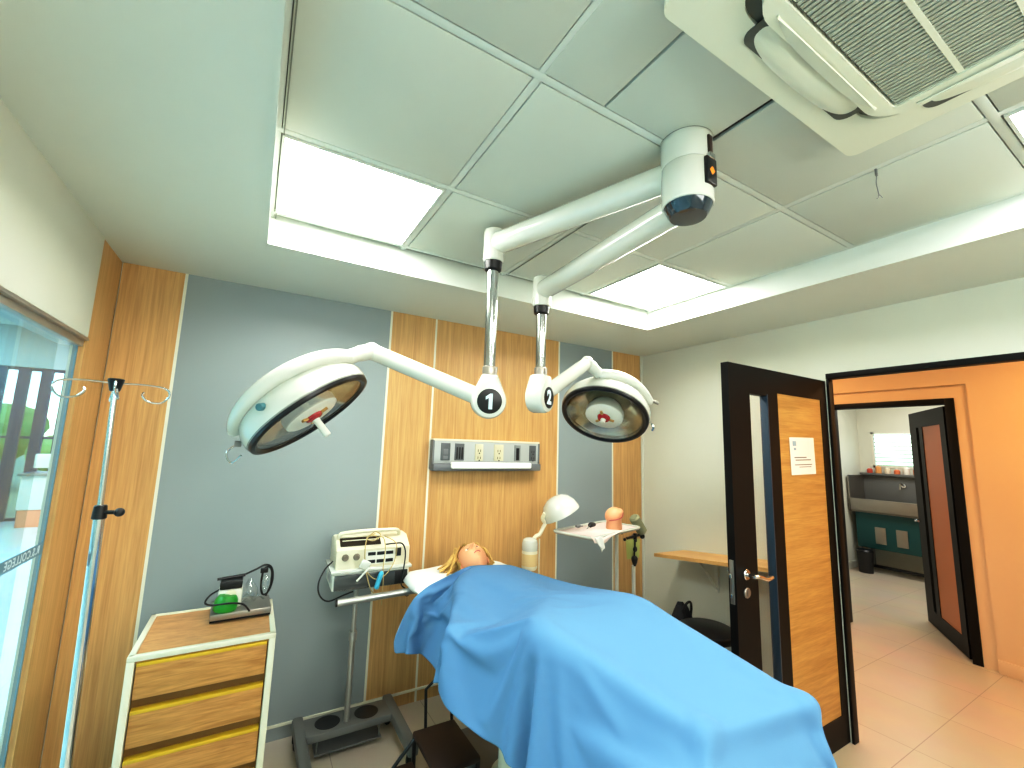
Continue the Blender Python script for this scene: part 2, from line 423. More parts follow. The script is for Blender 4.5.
for y in GY:
    b = MB(); b.box(TX0, TX1, y-.013, y+.013, ZC-.003, ZC+.012, .002); b.obj('grid_bar', M_['tbar'], ce)
b = MB(); b.box(1.236, 1.246, .62, .86, ZC-.001, ZC+.011); b.obj('open_joint', M_['black'], ce)
b = MB(); b.box(GX[0]+.02, GX[0]+.024, TY0, TY1, ZC-.006, ZC-.002); b.box(1.255, 1.259, .93, 2.23, ZC-.006, ZC-.003); b.obj('joint_line', M_['groove'], ce)

def ceiling_light(i, j, lab, grp=None):
    x0, x1, y0, y1 = GX[i]+.018, GX[i+1]-.018, GY[j]+.018, GY[j+1]-.018
    t = thing('ceiling_light', lab, 'ceiling light', ((x0+x1)/2, (y0+y1)/2, ZC-.008))
    b = MB()
    for q in ((x0, x0+.01, y0, y1), (x1-.01, x1, y0, y1), (x0+.01, x1-.01, y0, y0+.01), (x0+.01, x1-.01, y1-.01, y1)): b.box(*q, ZC-.008, ZC+.02)
    b.obj('frame', M_['tbar'], t)
    b = MB(); b.box(x0+.01, x1-.01, y0+.01, y1-.01, ZC-.003, ZC+.004); b.obj('diffuser', M_['panel'], t)
ceiling_light(0, 4, 'square ceiling light panel at the left edge of the recess, above the grey wall panel')
ceiling_light(3, 4, 'square ceiling light panel in the far right corner of the recess, behind the lamp arm')
ceiling_light(3, 1, 'square ceiling light panel beside the air conditioner, cut by the right edge of the photo')
ceiling_light(0, 1, 'square ceiling light panel overhead near the camera, beyond the top of the photo')
b = MB(); b.tube(smooth([(1.884, .60, ZC+.004), (1.884, .60, ZC-.03), (1.882, .602, ZC-.06), (1.889, .600, ZC-.105), (1.878, .603, ZC-.12)]), .0016, 6)
b.tube([(1.889, .60, ZC-.1), (1.91, .597, ZC-.108)], .0014, 6); b.box(1.879, 1.889, .597, .603, ZC-.028, ZC+.0)
tag(b.obj('wire_stub', M_['dsteel']), 'thin bent wire end hanging from the ceiling grid beside the air conditioner', 'wire')

# ------------------------------------------------ cassette air conditioner
ax0, ax1, ay0, ay1 = AC; acx, acy = (ax0+ax1)/2, (ay0+ay1)/2
ac = thing('air_conditioner', 'white square cassette air conditioner with slatted grille set in the tiled ceiling', 'air conditioner', (acx, acy, 2.66))
def ringplate(b, o, i, z0, z1, ro, ri, seg=8):
    """rounded square ring, flat"""
    def rr(q, r):
        pts = []
        for sx, sy, a0 in ((1, 1, 0), (-1, 1, 90), (-1, -1, 180), (1, -1, 270)):
            for k in range(seg+1):
                a = math.radians(a0+90*k/seg); pts.append((acx+sx*(q-r)+r*math.cos(a), acy+sy*(q-r)+r*math.sin(a)))
        return pts
    O, I = rr(o, ro), rr(i, ri); n = len(O); m = b.bm
    vo0 = [m.verts.new((*p, z0)) for p in O]; vi0 = [m.verts.new((*p, z0)) for p in I]; vo1 = [m.verts.new((*p, z1)) for p in O]; vi1 = [m.verts.new((*p, z1)) for p in I]
    for k in range(n):
        l = (k+1) % n
        m.faces.new((vo0[k], vi0[k], vi0[l], vo0[l])); m.faces.new((vo1[k], vo1[l], vi1[l], vi1[k])); m.faces.new((vo0[k], vo0[l], vo1[l], vo1[k])); m.faces.new((vi0[k], vi1[k], vi1[l], vi0[l]))
H = (ax1-ax0)/2
b = MB(); ringplate(b, H, H-.10, 2.692, 2.712, .03, .10); b.box(ax0+.06, ax1-.06, ay0+.06, ay1-.06, 2.711, 2.80); b.obj('outer_frame', M_['acw'], ac)
b = MB(); ringplate(b, H-.098, H-.150, 2.702, 2.7115, .10, .09); b.obj('outlet_recess', M_['acd'], ac)
b = MB(); ringplate(b, H-.124, .292, 2.672, 2.700, .10, .012); b.obj('inner_panel', M_['acw'], ac)
for k in range(4):
    R = Matrix.Translation((acx, acy, 0)) @ Matrix.Rotation(k*PI/2, 4, 'Z')
    b = MB()
    def fl(u, v, h=H):
        a = 2*PI*u; w = .012+.21*v
        x = .235*v*math.copysign(abs(math.cos(a))**.45, math.cos(a)); y = .036*v*math.copysign(abs(math.sin(a))**.7, math.sin(a))
        return V((x, h-.086+y-.012*(x/.235)**2, 2.676+.014*v**3+.05*(y+.0)*.3))
    b.grid(fl, 48, 8); bmesh.ops.remove_doubles(b.bm, verts=b.bm.verts[:], dist=.0003); bmesh.ops.solidify(b.bm, geom=b.bm.faces[:], thickness=.003); b.bm.transform(R); b.obj('louver_flap', M_['acw'], ac, sharp=60)
    b = MB(); b.rbox(-.252, .252, H-.148, H-.058, 2.6895, 2.6925, .03, M=R); b.obj('slot_shade', M_['acd'], ac)  # dark plate: the outlet slot's shade put into colour along the flap
    b = MB()
    def ck(u, v, h=H):      # raised cheek between slot and grille
        x = -.25+.5*u; return V((x, h-.150+.028*v*(1-(2*u-1)**4), 2.668+.008*v))
    b.grid(ck, 24, 4); bmesh.ops.solidify(b.bm, geom=b.bm.faces[:], thickness=.004); b.bm.transform(R); b.obj('panel_lip', M_['acw'], ac, sharp=60)
g0, g1, h0, h1 = acx-.295, acx+.295, acy-.285, acy+.285
b = MB(); b.box(g0, g1, h0, h1, 2.700, 2.704); b.obj('grille_backing', M_['acd'], ac)
b = MB(); n = 42
for k in range(n):
    x = g0+(k+.5)*(g1-g0)/n; b.box(x-.0045, x+.0045, h0, h1, 2.678, 2.690)
b.obj('grille_slats', M_['grille'], ac)
for y in (acy+.155, acy+.03, acy-.10, acy-.22):
    b = MB(); b.box(g0, g1, y-.006, y+.006, 2.6765, 2.692); b.obj('grille_rib', M_['acw'], ac)

# ------------------------------------------------ corridor and scrub room seen through the doorway
CX = 5.39
b = MB(); b.box(CX, CX+.12, YF, 1.36, 0, 2.9); b.box(CX, CX+.12, 2.33, 4.2, 0, 2.9); b.box(CX, CX+.12, 1.36, 2.33, 2.24, 2.9); struct_(b.obj('wall_corridor', M_['corr']))
b = MB(); b.box(CX-.035, CX-.002, YF, 1.225, 0, 2.36); b.box(CX-.035, CX-.002, YF, 4.2, 2.36, 2.9); struct_(b.obj('trim_4', M_['corr']))
b = MB(); b.box(CX-.048, CX-.035, YF, 1.225, 0, .105, .002); struct_(b.obj('baseboard_corridor', M_['corr']))
b = MB(); b.box(XR+.05, CX, 4.08, 4.2, 0, 2.9); struct_(b.obj('wall_corridor_end', M_['corr']))
b = MB(); b.box(XR+.05, CX, YF-.12, YF, 0, 2.9); struct_(b.obj('wall_corridor_near', M_['corr']))
b = MB(); b.box(XR+.05, 9.0, YF, 4.2, 2.85, 2.95); struct_(b.obj('ceiling_corridor', M_['wall']))
b = MB(); b.box(CX-.01, CX+.13, 1.32, 1.385, 0, 2.245, .003); b.box(CX-.01, CX+.13, 2.29, 2.345, 0, 2.245, .003); b.box(CX-.01, CX+.13, 1.385, 2.29, 2.195, 2.245, .003)
d2 = struct_(b.obj('door_2', M_['blackm']))
# second leaf: local x from the hinge to the free edge
ha = math.atan2(1.906-1.40, 6.30-5.46)
P2 = Matrix.Translation((5.46, 1.40, 0)) @ Matrix.Rotation(ha, 4, 'Z')
l2 = leafbits(d2, 0, .98, [(.12, .60, .16, 2.02), (.70, .78, .16, 2.02)], -.02, .02, .01, 2.18, P2)
b = MB(); b.box(.12, .60, -.014, .014, .16, 2.02, M=P2); b.obj('wood_panel', mat('warm_door_panel', (176, 108, 56), .4), l2)
b = MB(); b.box(.70, .78, -.003, .003, .16, 2.02, M=P2); b.obj('vision_pane', M_['pglass'], l2)
b = MB(); b.cyl(P2 @ V((.92, .02, 1.03)), P2 @ V((.92, .065, 1.03)), .012); b.tube([P2 @ V((.92, .062, 1.03)), P2 @ V((.80, .068, 1.04))], .011)
b.obj('lever_handle', M_['chrome'], l2)
b = MB(); b.cyl(P2 @ V((.90, -.02, 1.03)), P2 @ V((.90, -.06, 1.03)), .012); b.tube([P2 @ V((.90, -.058, 1.03)), P2 @ V((.985, -.06, 1.05))], .011)
b.obj('lever_handle', M_['chrome'], l2)
# scrub room
SX, SY = 8.62, 3.31
b = MB(); b.box(CX+.12, SX, SY, SY+.1, 0, 2.9); struct_(b.obj('wall_scrub_left', M_['wall']))
b = MB(); b.box(CX+.12, SX, -.3, -.2, 0, 2.9); struct_(b.obj('wall_scrub_right', M_['wall']))
WY0, WY1, WZ0, WZ1 = 2.10, 3.13, 1.53, 2.09
b = MB(); b.box(SX, SX+.12, -.2, WY0, 0, 2.9); b.box(SX, SX+.12, WY1, SY+.1, 0, 2.9); b.box(SX, SX+.12, WY0, WY1, 0, WZ0); b.box(SX, SX+.12, WY0, WY1, WZ1, 2.9)
struct_(b.obj('wall_scrub_back', M_['wall']))
b = MB(); b.box(SX-.01, SX+.03, WY0, WY0+.03, WZ0, WZ1); b.box(SX-.01, SX+.03, WY1-.03, WY1, WZ0, WZ1); b.box(SX-.01, SX+.03, WY0, WY1, WZ0, WZ0+.03); b.box(SX-.01, SX+.03, WY0, WY1, WZ1-.03, WZ1); b.box(SX, SX+.02, 2.59, 2.61, WZ0, WZ1)
w3 = struct_(b.obj('window_3', M_['whiteps']))
b = MB(); b.box(SX+.01, SX+.016, WY0+.03, WY1-.03, WZ0+.03, WZ1-.03); b.obj('pane', M_['pglass'], w3)
b = MB()
for k in range(9): b.box(SX+.04, SX+.075, WY0, WY1, WZ0+.03+k*.06, WZ0+.045+k*.06)
b.obj('louver_blade', mat('pale_green_louvre', (226, 236, 205), .5), w3)
b = MB(); b.box(CX+.12, SX, SY-.012, SY, 0, .1); struct_(b.obj('baseboard_scrub', M_['wall']))
# ================================================================== twin surgical light
MX, MY = 1.187, .886
C1, C2 = V((.902, 1.751, 0)), V((1.261, 1.863, 0))
sl = thing('surgical_light', 'white twin-head operating lamp on a ceiling mount, heads numbered 1 and 2', 'surgical light', (MX, MY, ZC))
b = MB(); b.lathe([(0, 2.655), (.082, 2.655), (.084, 2.66), (.084, ZC-.004), (0, ZC-.004)], 40, Matrix.Translation((MX, MY, 0)))
m1 = b.obj('mount_housing', M_['white'], sl)
b = MB(); b.lathe([(0, 2.515), (.080, 2.515), (.084, 2.52), (.084, 2.650), (.082, 2.6535), (0, 2.6535)], 40, Matrix.Translation((MX, MY, 0)))
m2 = b.obj('swivel_housing', M_['white'], sl)
b = MB(); b.lathe([(0, 2.476), (.058, 2.478), (.066, 2.488), (.078, 2.514), (.074, 2.520), (0, 2.520)], 40, Matrix.Translation((MX, MY, 0)))
b.obj('end_cap', M_['dkglass'], m2)
b = MB(); b.lathe([(.0865, ZC-.006), (.0865, ZC+.002), (.084, ZC+.002)], 40, Matrix.Translation((MX, MY, 0))); b.obj('ceiling_collar', M_['groove'], m1)
# switch plate on the right-hand side of the housing
pa = math.radians(-86)
MP = Matrix.Translation((MX, MY, 0)) @ Matrix.Rotation(pa, 4, 'Z')
b = MB(); b.box(.074, .092, -.027, .027, 2.555, 2.648, .004, M=MP); pl = b.obj('control_plate', M_['black'], m2)
b = MB(); b.box(.080, .0935, -.012, .012, 2.590, 2.612, .002, M=MP @ Matrix.Translation((.0865, 0, 2.6)) @ Matrix.Rotation(PI/4, 4, 'X') @ Matrix.Translation((-.0865, 0, -2.6))); b.obj('warning_symbol', M_['orange'], m2)
b = MB(); b.box(.078, .096, -.016, .016, 2.642, 2.664, .005, M=MP); b.obj('clip', M_['chrome'], m2)
b = MB(); b.box(.080, .090, -.010, .010, 2.664, 2.73, .002, M=MP); b.obj('cable_slot', M_['brown'], m1)

def outer_arm(z, c, z0, split):
    """horizontal arm from the housing to a drop column, column down to the knuckle"""
    A = V((MX, MY, z)); B = V((c.x, c.y, z)); d = (B-A).normalized()
    b = MB(); b.cyl(A+d*.05, B-d*.03, .050, .050, 28); arm = b.obj('ceiling_arm', M_['white'], sl)
    b = MB(); sd = V((0, 0, 1)).cross(d)
    b.tube([A+d*.09+sd*-.030+V((0, 0, -.040)), B-d*.05+sd*-.030+V((0, 0, -.040))], .0016, 6)
    b.obj('arm_seam', M_['steel'], arm)
    b = MB(); b.lathe([(0, z+.075), (.035, z+.075), (.047, z+.068), (.05, z+.055), (.05, z-.085), (.045, z-.09), (0, z-.09)], 32, Matrix.Translation((c.x, c.y, 0)))
    cap = b.obj('arm_end_cap', M_['white'], sl)
    b = MB(); b.lathe([(.030, z-.135), (.040, z-.128), (.044, z-.09), (.030, z-.09)], 32, Matrix.Translation((c.x, c.y, 0))); b.obj('collar', M_['black'], cap)
    return z-.13
def knuckle(c, z, ztop, num, face, arm_dir):
    K = V((c.x, c.y, z))
    b = MB(); b.cyl((c.x, c.y, z+.11), (c.x, c.y, ztop), .027, n=28); col = b.obj('drop_column', M_['chrome'], sl)
    b = MB(); b.lathe([(.027, z+.115), (.0315, z+.12), (.0315, z+.155), (.027, z+.16)], 28, Matrix.Translation((c.x, c.y, 0))); b.tube([(c.x+.03, c.y-.01, z+.12), (c.x+.033, c.y-.01, z+.16)], .006, 8); b.obj('column_sleeve', M_['steel'], col)
    # teardrop body whose flat faces look along 'face'
    F = frame(face, (0, 0, 1), K)    # local z = face, x horizontal, y up
    pts = []
    R, top, tw = .080, .120, .034
    for k in range(25):
        a = math.radians(-205+230*k/24) ; pts.append((R*math.cos(a), R*math.sin(a)))
    pts = pts+[(tw, top), (-tw, top)]
    b = MB(); b.prism(pts, -.054, .054, .024, F); kn = b.obj('knuckle_joint', M_['white'], sl)
    fs = (1, -1)
    for s in fs:
        b = MB(); b.lathe([(0, .0556*s), (.053, .0556*s), (.056, .0545*s), (.056, .050*s)], 36, F); dk = b.obj('number_disc', M_['black'], kn)
    Fm = F @ Matrix.Translation((0, -.002, .0560))
    if num == '1':      # numeral with a flag, like the decal
        b = MB(); b.prism([(-.004, -.034), (.013, -.034), (.013, .036), (.001, .036), (-.018, .022), (-.018, .008), (-.004, .016)], -.0007, .0007, M=Fm); b.obj('number', M_['filmw'], kn)
    else: textmesh(num, .096, Fm, 'number', M_['filmw'], kn, .0007, fat=.045)
    return K, kn
z1 = outer_arm(2.65, C1, 0, 0); z2 = outer_arm(2.53, C2, 0, 0)
K1, k1 = knuckle(C1, 1.897, z1, '1', V((-.36, -1, -.12)), None)
K2, k2 = knuckle(C2, 1.950, z2, '2', V((.485, -.875, -.02)), None)

def lamp_head(H, az, el, pivt, piva, pivb, K, near, handle_len, knobt, hook):
    az, el = math.radians(az), math.radians(el)
    n = V((math.cos(el)*math.cos(az), math.cos(el)*math.sin(az), -math.sin(el)))
    a = n.cross(V((0, 0, 1))).normalized(); bb = a.cross(n)
    F = Matrix((a, bb, -n)).transposed().to_4x4(); F.translation = V(H)      # local z points up out of the back of the lamp
    W = lambda t, r, z: F @ V((r*math.cos(math.radians(t)), r*math.sin(math.radians(t)), z))
    lh = MB().lathe([(.254, .0), (.270, .004), (.273, .02), (.272, .05), (.258, .085), (.225, .128), (.165, .160), (.08, .172), (0, .175)], 56, F).obj('lamp_head', M_['white'], sl)
    MB().lathe([(.238, -.004), (.252, -.013), (.266, -.009), (.271, .008), (.264, .018), (.240, .012)], 56, F).obj('rim', M_['black'], lh)
    # faceted reflector bowl
    MB().lathe([(.252, .008), (.238, .022), (.205, .050), (.150, .072), (.095, .082)], 28, F).obj('reflector', M_['refl'], lh)
    b = MB(); b.lathe([(.235, .012), (.240, .030), (.228, .012)], 56, F); b.obj('reflector_band', M_['dkglass'], lh)
    MB().lathe([(0, -.012), (.104, -.012), (.116, -.004), (.118, .03), (.09, .08)], 44, F).obj('center_disc', M_['whiteps'], lh)
    MB().lathe([(0, -.032), (.020, -.030), (.036, -.022), (.040, -.012), (0, -.0115)], 28, F).obj('red_filter', M_['red'], lh)
    for k in range(3):
        b = MB(); b.box(.036, .066, -.007, .007, -.022, -.011, .002, M=F @ Matrix.Rotation(math.radians(90+120*k), 4, 'Z')); b.obj('filter_clip', M_['brass'], lh)
    MB().lathe([(.118, -.0025), (.241, -.0025), (.241, .0), (.118, .0)], 56, F).obj('cover_glass', M_['clear'], lh)
    b = MB(); b.lathe([(0, -handle_len), (.013, -handle_len), (.0155, -handle_len+.004), (.0145, -.045), (.017, -.030), (0, -.030)], 20, F); b.obj('handle', M_['whiteps'], lh)
    # side yoke: a thick band carried round the head
    t0, t1 = near
    ts = [t0+(t1-t0)*k/30 for k in range(31)]
    P = [W(t, .268-.02*math.sin(PI*k/30), .098+.030*math.sin(PI*k/30)) for k, t in enumerate(ts)]
    rs = [.033-.010*(k/30)**2 for k in range(31)]
    yb = MB().tube(P, rs, 14).obj('yoke', M_['white'], lh)
    MB().ball(P[-1], .024).obj('yoke_tip', M_['white'], lh)
    if hook: MB().cyl(W(knobt, .24, .062), W(knobt, .290, .062), .016, .014, 20, .003).obj('knob', M_['tealk'], lh)
    Pv = W(pivt, piva, pivb)
    b = MB(); b.tube(smooth([P[0], P[0]*.5+Pv*.5+V((0, 0, .004)), Pv]), [.033]*6+[.036]*7, 16); b.ball(Pv, .041); b.obj('pivot_joint', M_['white'], lh)
    # spring arm
    d = (Pv-K).normalized()
    b = MB(); b.cyl(K+d*.055, Pv, .040, .037, 28); b.ball(Pv, .0385); b.obj('spring_arm', M_['white'], sl)
    if hook:
        b = MB(); b.box(-.012, .012, -.018, .018, -.012, .012, .002, M=Matrix.Translation(W(t1-8, .284, .055))); b.obj('bracket_plate', M_['dsteel'], lh)
        q = [W(t1-12, .285, .06), W(t1-12, .33, .058), W(t1-10, .345, .03), W(t1-4, .335, -.005), W(t1+2, .30, -.005)]
        b = MB(); b.tube(smooth(q), .0035, 8); b.obj('grip_bail', M_['chrome'], lh)
    else:
        b = MB(); b.tube([W(t1+1, .290, .10), W(t1+4, .318, .095)], .010, 10); b.obj('stop_pin', M_['steel'], lh)
        b = MB(); b.tube(smooth([W(200, .283, .02), W(202, .30, .0), W(206, .30, -.01)]), .006, 8); b.obj('bail_end', M_['chrome'], lh)
    return lh
M_['refl'] = mat('mirror_reflector', (196, 190, 168), .16, 1, var=.25, vscale=9)
lamp_head((.203, 2.03, 1.806), 336, 50, 97, .36, .085, K1, (80, -66), .115, -14, True)
lamp_head((1.86, 2.03, 1.898), 210, 55, 85, .36, .11, K2, (95, 176), .055, 120, False)

# ================================================================== wall supply panel
x0, x1, z0_, z1_ = 1.095, 2.0, 1.505, 1.72
wp = thing('bedhead_supply_panel', 'grey wall panel with sockets and a white light bar on the wood wall', 'wall panel', ((x0+x1)/2, YB, z0_))
b = MB(); b.box(x0, x1, 2.945, YB, z0_+.045, z1_, .006); b.obj('housing', M_['greyh'] if 'greyh' in M_ else mat('panel_grey', (176, 180, 178), .4), wp)
mg = mat('panel_end_grey', (112, 116, 118), .4)
for q0, q1 in ((x0-.004, x0+.012), (x1-.012, x1+.004)):
    b = MB(); b.box(q0, q1, 2.94, YB, z0_+.01, z1_+.003, .004); b.obj('end_cap', mg, wp)
b = MB(); b.box(x0, x1, 2.915, YB, z0_, z0_+.055, .008); b.obj('lower_rail', mg, wp)
b = MB(); b.box(x0+.13, x1-.10, 2.895, 2.94, z0_+.018, z0_+.062, .01); b.obj('light_bar', mat('light_bar_white', (235, 236, 228), .3, emit=(255, 255, 245), estr=.15), wp)
b = MB(); b.box(x0, x1, 2.94, YB, z1_-.003, z1_+.012, .003); b.obj('top_rail', mat('rail_cream', (222, 216, 196), .4), wp)
def plate(xa, xb, mm, kind):
    b = MB(); b.box(xa, xb, 2.938, 2.947, z0_+.075, z1_-.018, .002); s = b.obj('socket_plate', mm, wp); xm = (xa+xb)/2
    b = MB()
    if kind == 'data': b.box(xm-.018, xm+.018, 2.935, 2.939, 1.62, 1.66, .002); b.box(xm-.018, xm+.018, 2.935, 2.939, 1.585, 1.612, .002)
    elif kind == 'grid':
        for i in range(3): b.box(xm-.026+i*.02, xm-.014+i*.02, 2.935, 2.939, 1.59, 1.675, .001)
    elif kind == 'switch': b.box(xm-.014, xm+.014, 2.933, 2.939, 1.585, 1.68, .003)
    else:
        for dz in (1.60, 1.652):
            for dx in (-.012, .008): b.box(xm+dx, xm+dx+.004, 2.9365, 2.939, dz-.008, dz+.01)
            b.lathe([(0, 0), (.005, 0), (.005, .003), (0, .003)], 10, Matrix.Translation((xm, 2.936, dz-.018)) @ Matrix.Rotation(PI/2, 4, 'X'))
    b.obj('inlet' if kind != 'switch' else 'rocker', M_['black'] if kind != 'data' else mg, s)
md = mat('plate_dark', (92, 96, 98), .4); ml = mat('plate_beige', (205, 200, 172), .45)
plate(1.155, 1.225, md, 'data'); plate(1.262, 1.335, md, 'grid'); plate(1.425, 1.49, ml, 'power'); plate(1.585, 1.665, ml, 'power'); plate(1.765, 1.82, mat('plate_grey', (140, 144, 142), .4), 'switch'); plate(1.905, 1.965, md, 'none2')

# ================================================================== IV pole
iv = thing('iv_pole', 'chrome drip stand with black hub and four wire hooks in front of the wood wall', 'iv pole', (-.441, 2.05, 0))
ix, iy = -.441, 2.05
tp = V((ix-.004, iy, 1.875)); mid = V((ix+.008, iy, 1.44)); bt = V((ix+.035, iy, .09))
b = MB(); b.cyl(mid-V((0, 0, .05)), tp, .0085, n=16); b.obj('upper_tube', M_['chrome'], iv)
b = MB(); b.cyl(bt, mid, .0155, n=20); b.obj('lower_tube', M_['chrome'], iv)
b = MB(); b.cyl(mid-V((0, 0, .035)), mid+V((0, 0, .012)), .021, .018, n=20, bev=.003); b.cyl(mid+V((0, 0, -.012)), mid+V((.052, -.02, -.012)), .007); b.ball(mid+V((.056, -.022, -.012)), .015); b.obj('clamp_knob', M_['black'], iv)
b = MB(); b.cyl(tp+V((0, 0, -.028)), tp+V((0, 0, .018)), .015, .024, n=20, bev=.003); b.obj('hub', M_['black'], iv)
for a in (12, 100, 192, 282):
    d = V((math.cos(math.radians(a)), math.sin(math.radians(a)), 0)); o = tp; s = V((-d.y, d.x, 0))
    L = .155 if a in (12, 192) else .12
    pts = [o, o+d*L*.5+V((0, 0, .004)), o+d*L*.92+V((0, 0, -.004)), o+d*L+V((0, 0, -.03)), o+d*L*.86+V((0, 0, -.058))+s*.01, o+d*L*.62+V((0, 0, -.055))+s*.012, o+d*L*.5+V((0, 0, -.035))+s*.008, o+d*L*.52+V((0, 0, -.022))+s*.004]
    b = MB(); b.tube(smooth(pts, 5), .0035, 8); b.obj('hook', M_['chrome'], iv)
b = MB(); b.cyl((ix+.035, iy, .05), (ix+.035, iy, .10), .03, .022, n=20, bev=.004); hub = b.obj('base_hub', M_['black'], iv)
for k in range(5):
    a = math.radians(20+72*k); d = V((math.cos(a), math.sin(a), 0)); o = V((ix+.035, iy, .075))
    b = MB(); b.tube([o, o+d*.10, o+d*.20+V((0, 0, -.012))], [.014, .013, .011], 10); lg = b.obj('leg', M_['chrome'], iv)
    c = o+d*.20+V((0, 0, -.05)); b = MB(); b.cyl(c+V((-d.y*.01, d.x*.01, 0)), c-V((-d.y*.01, d.x*.01, 0)), .025, n=18); b.cyl(c, c+V((0, 0, .04)), .006); b.obj('caster', M_['black'], lg)

# ================================================================== drawer cabinet
cx0, cx1, cy0, cy1, cz = -.335, .168, 2.27, 2.74, .85
cab = thing('drawer_cabinet', 'wood drawer cabinet with cream edges and yellow drawer pulls by the grey wall', 'cabinet', ((cx0+cx1)/2, (cy0+cy1)/2, 0))
b = MB(); b.box(cx0+.004, cx1-.004, cy0+.03, cy1, .10, cz-.03); b.obj('carcass', M_['creamtrim'], cab)
b = MB(); b.box(cx0+.02, cx1-.02, cy0+.01, cy1-.02, cz-.03, cz-.002); tp_ = b.obj('top_panel', M_['oakt'], cab)
b = MB()
b.box(cx0, cx1, cy0-.004, cy0+.020, cz-.018, cz+.004, .004); b.box(cx0, cx1, cy1-.02, cy1, cz-.03, cz+.004, .004)
b.box(cx0, cx0+.022, cy0, cy1, cz-.03, cz+.004, .004); b.box(cx1-.022, cx1, cy0, cy1, cz-.03, cz+.004, .004)
b.obj('top_edging', M_['creamtrim'], cab)
for q0, q1 in ((cx0, cx0+.026), (cx1-.026, cx1)):
    b = MB(); b.box(q0, q1, cy0-.004, cy0+.03, .05, cz-.016, .004); b.obj('corner_post', M_['creamtrim'], cab)
b = MB(); b.box(cx0+.02, cx1-.02, cy0+.028, cy0+.034, .08, cz-.03); b.obj('shadow_gap', M_['brownedge'], cab)
zt = cz-.012; pitch = .170
for k in range(4):
    t = zt-k*pitch; 
    b = MB(); b.box(cx0+.031, cx1-.031, cy0+.002, cy0+.03, t-.145, t-.024, .002); dr = b.obj('drawer', M_['oakd'], cab)
    b = MB(); b.box(cx0+.031, cx1-.031, cy0-.004, cy0+.03, t-.026, t-.012, .003); b.obj('edge_pull', M_['yellow'], dr)
b = MB(); b.box(cx0+.02, cx1-.02, cy0+.02, cy1-.02, .0, .10); b.obj('plinth', M_['brownedge'], cab)
# tray with the small green and white pump
tx0, tx1, ty0, ty1 = -.098, .150, 2.50, 2.70
RT = Matrix.Translation((.026, 2.6, 0)) @ Matrix.Rotation(.03, 4, 'Z') @ Matrix.Translation((-.026, -2.6, 0))
tr = thing('suction_pump', 'small suction pump with green jar and clear tubing on the wooden cabinet', 'pump', (.026, 2.6, cz+.004))
b = MB(); b.box(tx0, tx1, ty0, ty1, cz+.012, cz+.040, .004, M=RT); b.obj('base_plate', M_['steel'], tr)
b = MB(); b.box(tx0+.002, tx1-.002, ty0+.002, ty1-.002, cz+.004, cz+.014, .002, M=RT); b.obj('rubber_mat', M_['rubber'], tr)
pz = cz+.040
b = MB(); b.box(-.075, .025, 2.56, 2.66, pz, pz+.085, .010); b.obj('pump_body', M_['whiteps'], tr)
b = MB(); b.prism([(-.070, 2.562), (.022, 2.562), (.022, 2.658), (-.070, 2.658)], pz+.085, pz+.125, .008); mt = b.obj('motor_cover', M_['black'], tr)
b = MB(); b.tube([(-.085, 2.60, pz+.128), (.03, 2.61, pz+.132)], .006, 8); b.obj('cover_ridge', M_['black'], mt)
b = MB(); b.lathe([(0, 0), (.020, 0), (.023, .003), (.023, .010), (0, .012)], 24, Matrix.Translation((-.022, 2.556, pz+.065)) @ Matrix.Rotation(PI/2, 4, 'X')); b.lathe([(0, .011), (.006, .011), (.006, .018), (0, .018)], 12, Matrix.Translation((-.022, 2.556, pz+.065)) @ Matrix.Rotation(PI/2, 4, 'X')); b.obj('gauge', M_['cream'], tr)
b = MB(); b.lathe([(0, 0), (.040, 0), (.048, .008), (.050, .03), (.046, .055), (.034, .072), (0, .074)], 28, Matrix.Translation((-.042, 2.545, pz-.004)) @ Matrix.Rotation(.12, 4, 'Y')); b.obj('jar', M_['green'], tr)
b = MB(); b.lathe([(.020, 0), (.030, .004), (.040, .03), (.036, .06), (.016, .095), (.010, .11)], 20, Matrix.Translation((.055, 2.62, pz))); b.obj('clear_funnel', M_['clear'], tr)
b = MB()
for k in range(3): b.tube(smooth([(.02+.01*k, 2.60, pz+.01), (.045+.012*k, 2.585-.01*k, pz+.05-.01*k), (.075, 2.60, pz+.015+.01*k), (.10, 2.58+.01*k, pz+.03), (.12, 2.60, pz+.012)], 5), .0035, 6)
b.obj('clear_tubing', M_['clear'], tr)
b = MB(); b.tube(smooth([(.03, 2.615, pz+.135), (.075, 2.63, pz+.15), (.115, 2.64, pz+.165), (.145, 2.65, pz+.145), (.155, 2.65, pz+.09), (.142, 2.645, pz+.035), (.118, 2.64, pz+.02), (.106, 2.64, pz+.05), (.104, 2.64, pz+.10), (.112, 2.642, pz+.145), (.135, 2.648, pz+.150), (.148, 2.65, pz+.12), (.147, 2.65, pz+.06), (.130, 2.64, pz+.012)], 6), .0048, 8)
b.tube(smooth([(-.07, 2.60, pz+.08), (-.105, 2.56, pz+.07), (-.12, 2.54, pz+.045), (-.09, 2.525, pz+.035), (-.03, 2.49, pz+.045), (.03, 2.485, pz+.035), (.062, 2.49, pz-.002)], 6), .0042, 8)
b.tube([(.03, 2.615, pz+.135), (-.085, 2.60, pz+.128)], .005, 8)
b.obj('power_cord', M_['black'], tr)
b = MB(); b.box(.095, .130, 2.635, 2.655, pz+.125, pz+.150, .004); b.obj('plug', M_['black'], tr)
b = MB(); b.tube([(.108, 2.645, pz+.15), (.108, 2.645, pz+.168)], .0025, 6); b.tube([(.118, 2.645, pz+.15), (.118, 2.645, pz+.168)], .0025, 6); b.obj('plug_pin', M_['steel'], tr)
b = MB(); b.ball((.122, 2.64, pz+.075), .028, (.85, .6, 1.5)); b.obj('clear_bottle', M_['clear'], tr)

